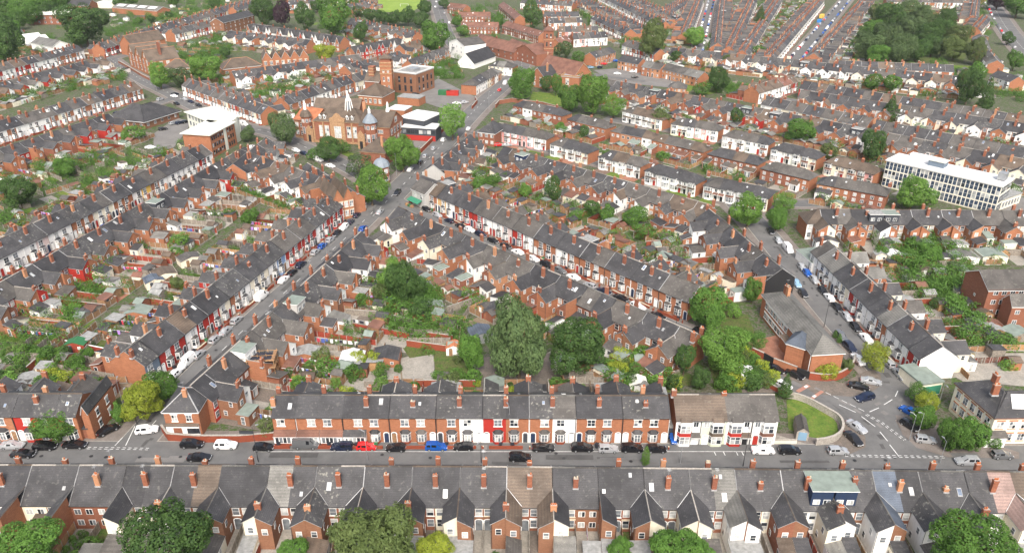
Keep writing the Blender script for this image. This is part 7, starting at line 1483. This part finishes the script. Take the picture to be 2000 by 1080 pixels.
wall_line('retaining_wall', 'weathered stone wall curving round the grassy triangle plot', [(1536, 776), (1570, 784), (1610, 806), (1638, 822), (1646, 840), (1640, 856), (1620, 866), (1592, 870)], 1.5, .35, 'mortar', sm=2)
wall_line('boundary_wall', 'long dark brick wall beside the parked cars left of junction', [(1436, 712), (1470, 738), (1510, 762), (1540, 776)], 1.2)
wall_line('boundary_wall', 'low balustraded cream wall before the semis driveway', [(1498, 866), (1555, 866)], .9, .25, 'paint_cream')
wall_line('boundary_wall', 'dark brick wall along the bottom road beside corner house', [(318, 843), (330, 860), (385, 864), (470, 864), (540, 858)], 1.7)
wall_line('black_gate', 'tall dark gate panel in the wall left of brick row', [(471, 862), (498, 862)], 2.4, .1, 'paint_darkgrey', 'gate', 'metal_dark')
wall_line('boundary_wall', 'brick wall round the left corner house', [(196, 822), (182, 850), (150, 857)], 1.3)
wall_line('boundary_wall', 'long brick wall beside the main road by the white-roofed block', [(822, 300), (850, 272), (862, 262)], 2.0)
wall_line('boundary_wall', 'brick wall curving round the car park entrance', [(922, 214), (932, 202), (928, 196)], 1.8)
wall_line('boundary_wall', 'brick wall in front of the upper semis yard', [(968, 212), (975, 204), (1000, 200), (1060, 208), (1110, 222)], 2.0, mat='brick_red')
wall_line('boundary_wall', 'brick wall with purple railings beside the gabled school', [(232, 124), (250, 134), (280, 152), (292, 158)], 1.6, mat='brick_red')
wall_line('railings', 'low green railings between the semis gardens', [(1440, 856), (1470, 854)], 1.0, .06, 'plastic_green', 'railings', 'plastic_green')
wall_line('boundary_wall', 'long brick wall dividing the school yard from the main road', [(860, 262), (880, 246)], 1.6)
wall_line('timber_fence', 'orange timber fence edging the flats lawn', [(1848, 700), (1890, 742)], 1.3, .08, 'timber', 'fence', 'timber')
wall_line('timber_fence', 'dark timber fence behind the right gardens', [(1865, 420 + 75), (2010, 500)], 1.8, .1, 'timber_grey', 'fence', 'timber_grey')
wall_line('timber_fence', 'red panelled fence across the pale paved yard', [(690, 642), (800, 662)], 1.6, .1, 'timber_red', 'fence', 'timber_grey')
wall_line('timber_fence', 'long grey fence with concrete posts above the red one', [(676, 615), (740, 620), (824, 640)], 1.7, .1, 'timber_grey', 'fence', 'concrete')
wall_line('timber_fence', 'long grey fence beside the bare dirt strip', [(842, 622), (905, 600), (960, 582)], 1.7, .1, 'timber_grey', 'fence', 'concrete')
wall_line('timber_fence', 'brown fence along the yard below the giant trees', [(1095, 735), (1105, 766)], 1.7, .1, 'timber', 'fence', 'timber')
wall_line('timber_fence', 'white trimmed dark fence near left street corner', [(130, 675), (215, 692)], 1.4, .1, 'timber_red', 'fence', 'white_frame')
def lamp(u, v, h=8, label=None, white=True):
    X, Y = G(u, v); o = link('street_lamp', None, None, (X, Y, .15), R.random() * 6); m = MB(); mt = 'metal_grey' if white else 'metal_dark'
    m.lathe(0, 0, [(.09, 0), (.08, 1.4), (.055, 1.5), (.04, h)], 8, mt); link('pole', m.mesh('pole'), o)
    m = MB(); m.bar((0, 0, h - .1), (.8, 0, h + .2), .03, mt); link('arm', m.mesh('arm'), o); m = MB(); m.box(.6, 1.15, -.11, .11, h + .14, h + .26, 'metal_grey'); link('lamp_head', m.mesh('lamp_head'), o)
    tag(o, label, 'street lamp', 'street lamps along the roads')
    if not label: later(o, ('pale' if white else 'dark') + ' street lamp', X, Y, 2)
for u, v, h, wt in ((505, 903, 8, 0), (718, 903, 7, 1), (995, 862, 8, 1), (940, 905, 5, 0), (1328, 905, 5, 1), (1451, 911, 9, 0), (1609, 640, 9, 0), (1775, 862, 6, 1), (1790, 858, 6, 1), (1835, 905, 5, 1), (268, 830, 9, 0), (442, 660, 7, 1), (243, 800, 7, 1), (775, 345, 8, 1), (820, 330, 8, 1), (955, 215, 8, 1), (956, 170, 8, 1), (306, 178, 8, 1), (1195, 600, 7, 0), (1040, 522, 7, 0), (1830, 800, 6, 1), (1900, 790, 6, 1), (1507, 430, 7, 0), (870, 640, 6, 0), (640, 510, 7, 1), (400, 240, 8, 0), (1320, 640, 7, 0), (885, 30, 7, 1), (1560, 90, 7, 1), (1960, 30, 7, 1)):
    lamp(u, v, h, white=bool(wt))
# trampoline(s)
for (u, v, r, lb) in ((301, 560, 1.9, 'round trampoline with safety net in the middle left gardens'), (1202, 745, 1.8, 'round trampoline with dark net behind the front terrace')):
    X, Y = G(u, v); o = link('trampoline', None, None, (X, Y, 0)); m = MB(); m.lathe(0, 0, [(0.01, .8), (r - .25, .8)], 24, 'plastic_bin', cap=False); link('mat', m.mesh('mat'), o)
    m = MB(); m.lathe(0, 0, [(r - .25, .78), (r - .25, .86), (r, .86), (r, .74)], 24, 'timber_orange', cap=False); link('rim', m.mesh('rim'), o)
    for k in range(6): a = k * math.pi / 3; m = MB(); m.bar((r * math.cos(a), r * math.sin(a), 0), (r * math.cos(a), r * math.sin(a), 2.5), .04, 'metal_dark', 6); link('pole', m.mesh('pole'), o)
    m = MB(); m.lathe(0, 0, [(r, 2.44), (r, 2.5)], 24, 'metal_dark', cap=False); link('net_ring', m.mesh('net_ring'), o); tag(o, lb, 'trampoline')
# containers, stalls
def skip_box(u, v, a, col, lb, nm='storage_container', s=(6, 2.4, 2.4)):
    X, Y = G(u, v, 1); m = MB(); m.box(-s[0] / 2, s[0] / 2, -s[1] / 2, s[1] / 2, .1, s[2], col)
    n = int(s[0] / .5)
    for k in range(n): x = -s[0] / 2 + (k + .5) * s[0] / n; m.box(x - .08, x + .08, -s[1] / 2 - .05, s[1] / 2 + .05, .2, s[2] - .15, col)
    m.box(-s[0] / 2 - .04, s[0] / 2 + .04, -s[1] / 2 - .07, s[1] / 2 + .07, s[2] - .12, s[2] + .04, col); tag(link(nm, m.mesh(nm), None, (X, Y, 0), a), lb, 'container')
skip_box(868, 182, -.1, 'plastic_green', 'dark green container in the car park beside the main road'); skip_box(884, 183, -.1, 'paint_red', 'red container beside the green one in the car park'); skip_box(1457, 738, 1.3, 'flat_white', 'white box trailer parked behind the bottom road semis', 'box_trailer', (5, 2.2, 2.6)); skip_box(1605, 33, .9, 'paint_yellow', 'bright yellow truck body parked on the straight road', 'yellow_truck', (5, 2.3, 2.8)); skip_box(1600, 42, .9, 'blue_tarp', 'blue covered stall on the straight road', 'blue_stall', (4, 2.3, 2.2)); skip_box(1537, 118, .8, 'paint_cream', 'cream box van at the foot of the straight road', 'box_van', (5, 2.3, 2.8))
# football goal
X, Y = G(782, 14); m = MB(); [m.bar(a, b, .07, 'paint_white') for a, b in (((0, 0, 0), (0, 0, 2.3)), ((7, 0, 0), (7, 0, 2.3)), ((0, 0, 2.3), (7, 0, 2.3)), ((0, 0, 2.3), (0, 1.6, 0)), ((7, 0, 2.3), (7, 1.6, 0)))]; tag(link('football_goal', m.mesh('football_goal'), None, (X, Y, .1)), 'white football goal on the school playing field', 'goal')
# scaffolded roof under repair
X, Y = G(512, 700, 5.5); o = link('scaffolding', None, None, (X, Y, 0), .1)
for i in range(4):
    for j in range(3):
        m = MB(); m.bar((i * 1.8 - 2.7, j * 2 - 2, 0), (i * 1.8 - 2.7, j * 2 - 2, 6.6), .06, 'timber_orange', 5); link('upright', m.mesh('upright'), o)
for z in (2.2, 4.4, 6.2):
    for j in range(3): m = MB(); m.bar((-3.1, j * 2 - 2, z), (3.1, j * 2 - 2, z), .05, 'timber_orange', 5); link('rail', m.mesh('rail'), o)
    m = MB(); m.box(-2.9, 2.9, -2.3, -1.6, z - .05, z + .02, 'timber'); m.box(2.2, 2.9, -1.6, 2.0, z - .05, z + .02, 'timber'); link('boards', m.mesh('boards'), o)
m = MB(); m.box(-2.4, 2.4, -1.7, 1.7, 5.6, 5.9, 'cloth_dark'); link('roof_sheet', m.mesh('roof_sheet'), o); tag(o, 'timber and tube scaffolding round a rear wing under repair', 'scaffolding')
# the small person under the junction trees, and two more
def person(u, v, top, leg, rz, label):
    X, Y = G(u, v); me = bpy.data.meshes.new('person'); J = [(0, 0, .95, .15), (0, 0, 1.2, .14), (0, 0, 1.42, .15), (0, 0, 1.52, .06), (0, .02, 1.68, .105), (.19, 0, 1.4, .06), (.25, .05, 1.12, .045), (.24, .2, .95, .035), (-.19, 0, 1.4, .06), (-.25, -.03, 1.12, .045), (-.24, .1, .9, .035), (.09, .02, .88, .1), (.1, .12, .48, .07), (.1, .05, .06, .05), (.1, .2, .04, .04), (-.09, 0, .88, .1), (-.1, -.05, .48, .07), (-.1, -.25, .08, .05), (-.1, -.1, .04, .04)]
    E_ = [(0, 1), (1, 2), (2, 3), (3, 4), (2, 5), (5, 6), (6, 7), (2, 8), (8, 9), (9, 10), (0, 11), (11, 12), (12, 13), (13, 14), (0, 15), (15, 16), (16, 17), (17, 18)]
    me.from_pydata([j[:3] for j in J], E_, []); o = link('person', me, None, (X, Y, .17), rz); md = o.modifiers.new('s', 'SKIN')
    for i, j in enumerate(J): me.skin_vertices[0].data[i].radius = (j[3], j[3])
    me.skin_vertices[0].data[0].use_root = True; o.modifiers.new('d', 'SUBSURF').levels = 1; me.materials.append(MATS[top]); tag(o, label, 'person')
    m = MB(); m.lathe(0, 0, [(.17, .9), (.14, .5), (.12, .2)], 8, leg); 
    m = MB(); m.lathe(0, -.02, [(.11, 1.64), (.125, 1.72), (.1, 1.82), (.04, 1.86)], 10, 'cloth_dark'); link('hair', m.mesh('hair'), o)
person(1838, 874, 'cloth_dark', 'cloth_dark', 1.2, 'person in dark clothes walking under the junction trees')
person(1475, 712, 'cloth_dark', 'cloth_dark', .3, 'person in dark clothes on the forecourt by the black gates')
struct('ground', MB().q([(-2500, -400, 0), (2500, -400, 0), (2500, 4500, 0), (-2500, 4500, 0)], 'ground_mix'))
struct('garden_ground', GMB)
hz = bpy.data.materials.new('haze'); hz.use_nodes = True; n = hz.node_tree.nodes; n.clear(); o_ = n.new('ShaderNodeOutputMaterial'); v_ = n.new('ShaderNodeVolumePrincipled')
v_.inputs['Color'].default_value = (.86, .9, .95, 1); v_.inputs['Density'].default_value = .00005; hz.node_tree.links.new(v_.outputs[0], o_.inputs['Volume']); MATS['haze'] = hz
m = MB(); m.box(-2600, 2600, -450, 4600, -1, 100, 'haze'); tag(link('haze', m.mesh('haze')), 'thin pale summer haze over the whole town', 'haze', kind='stuff')
flush_labels()
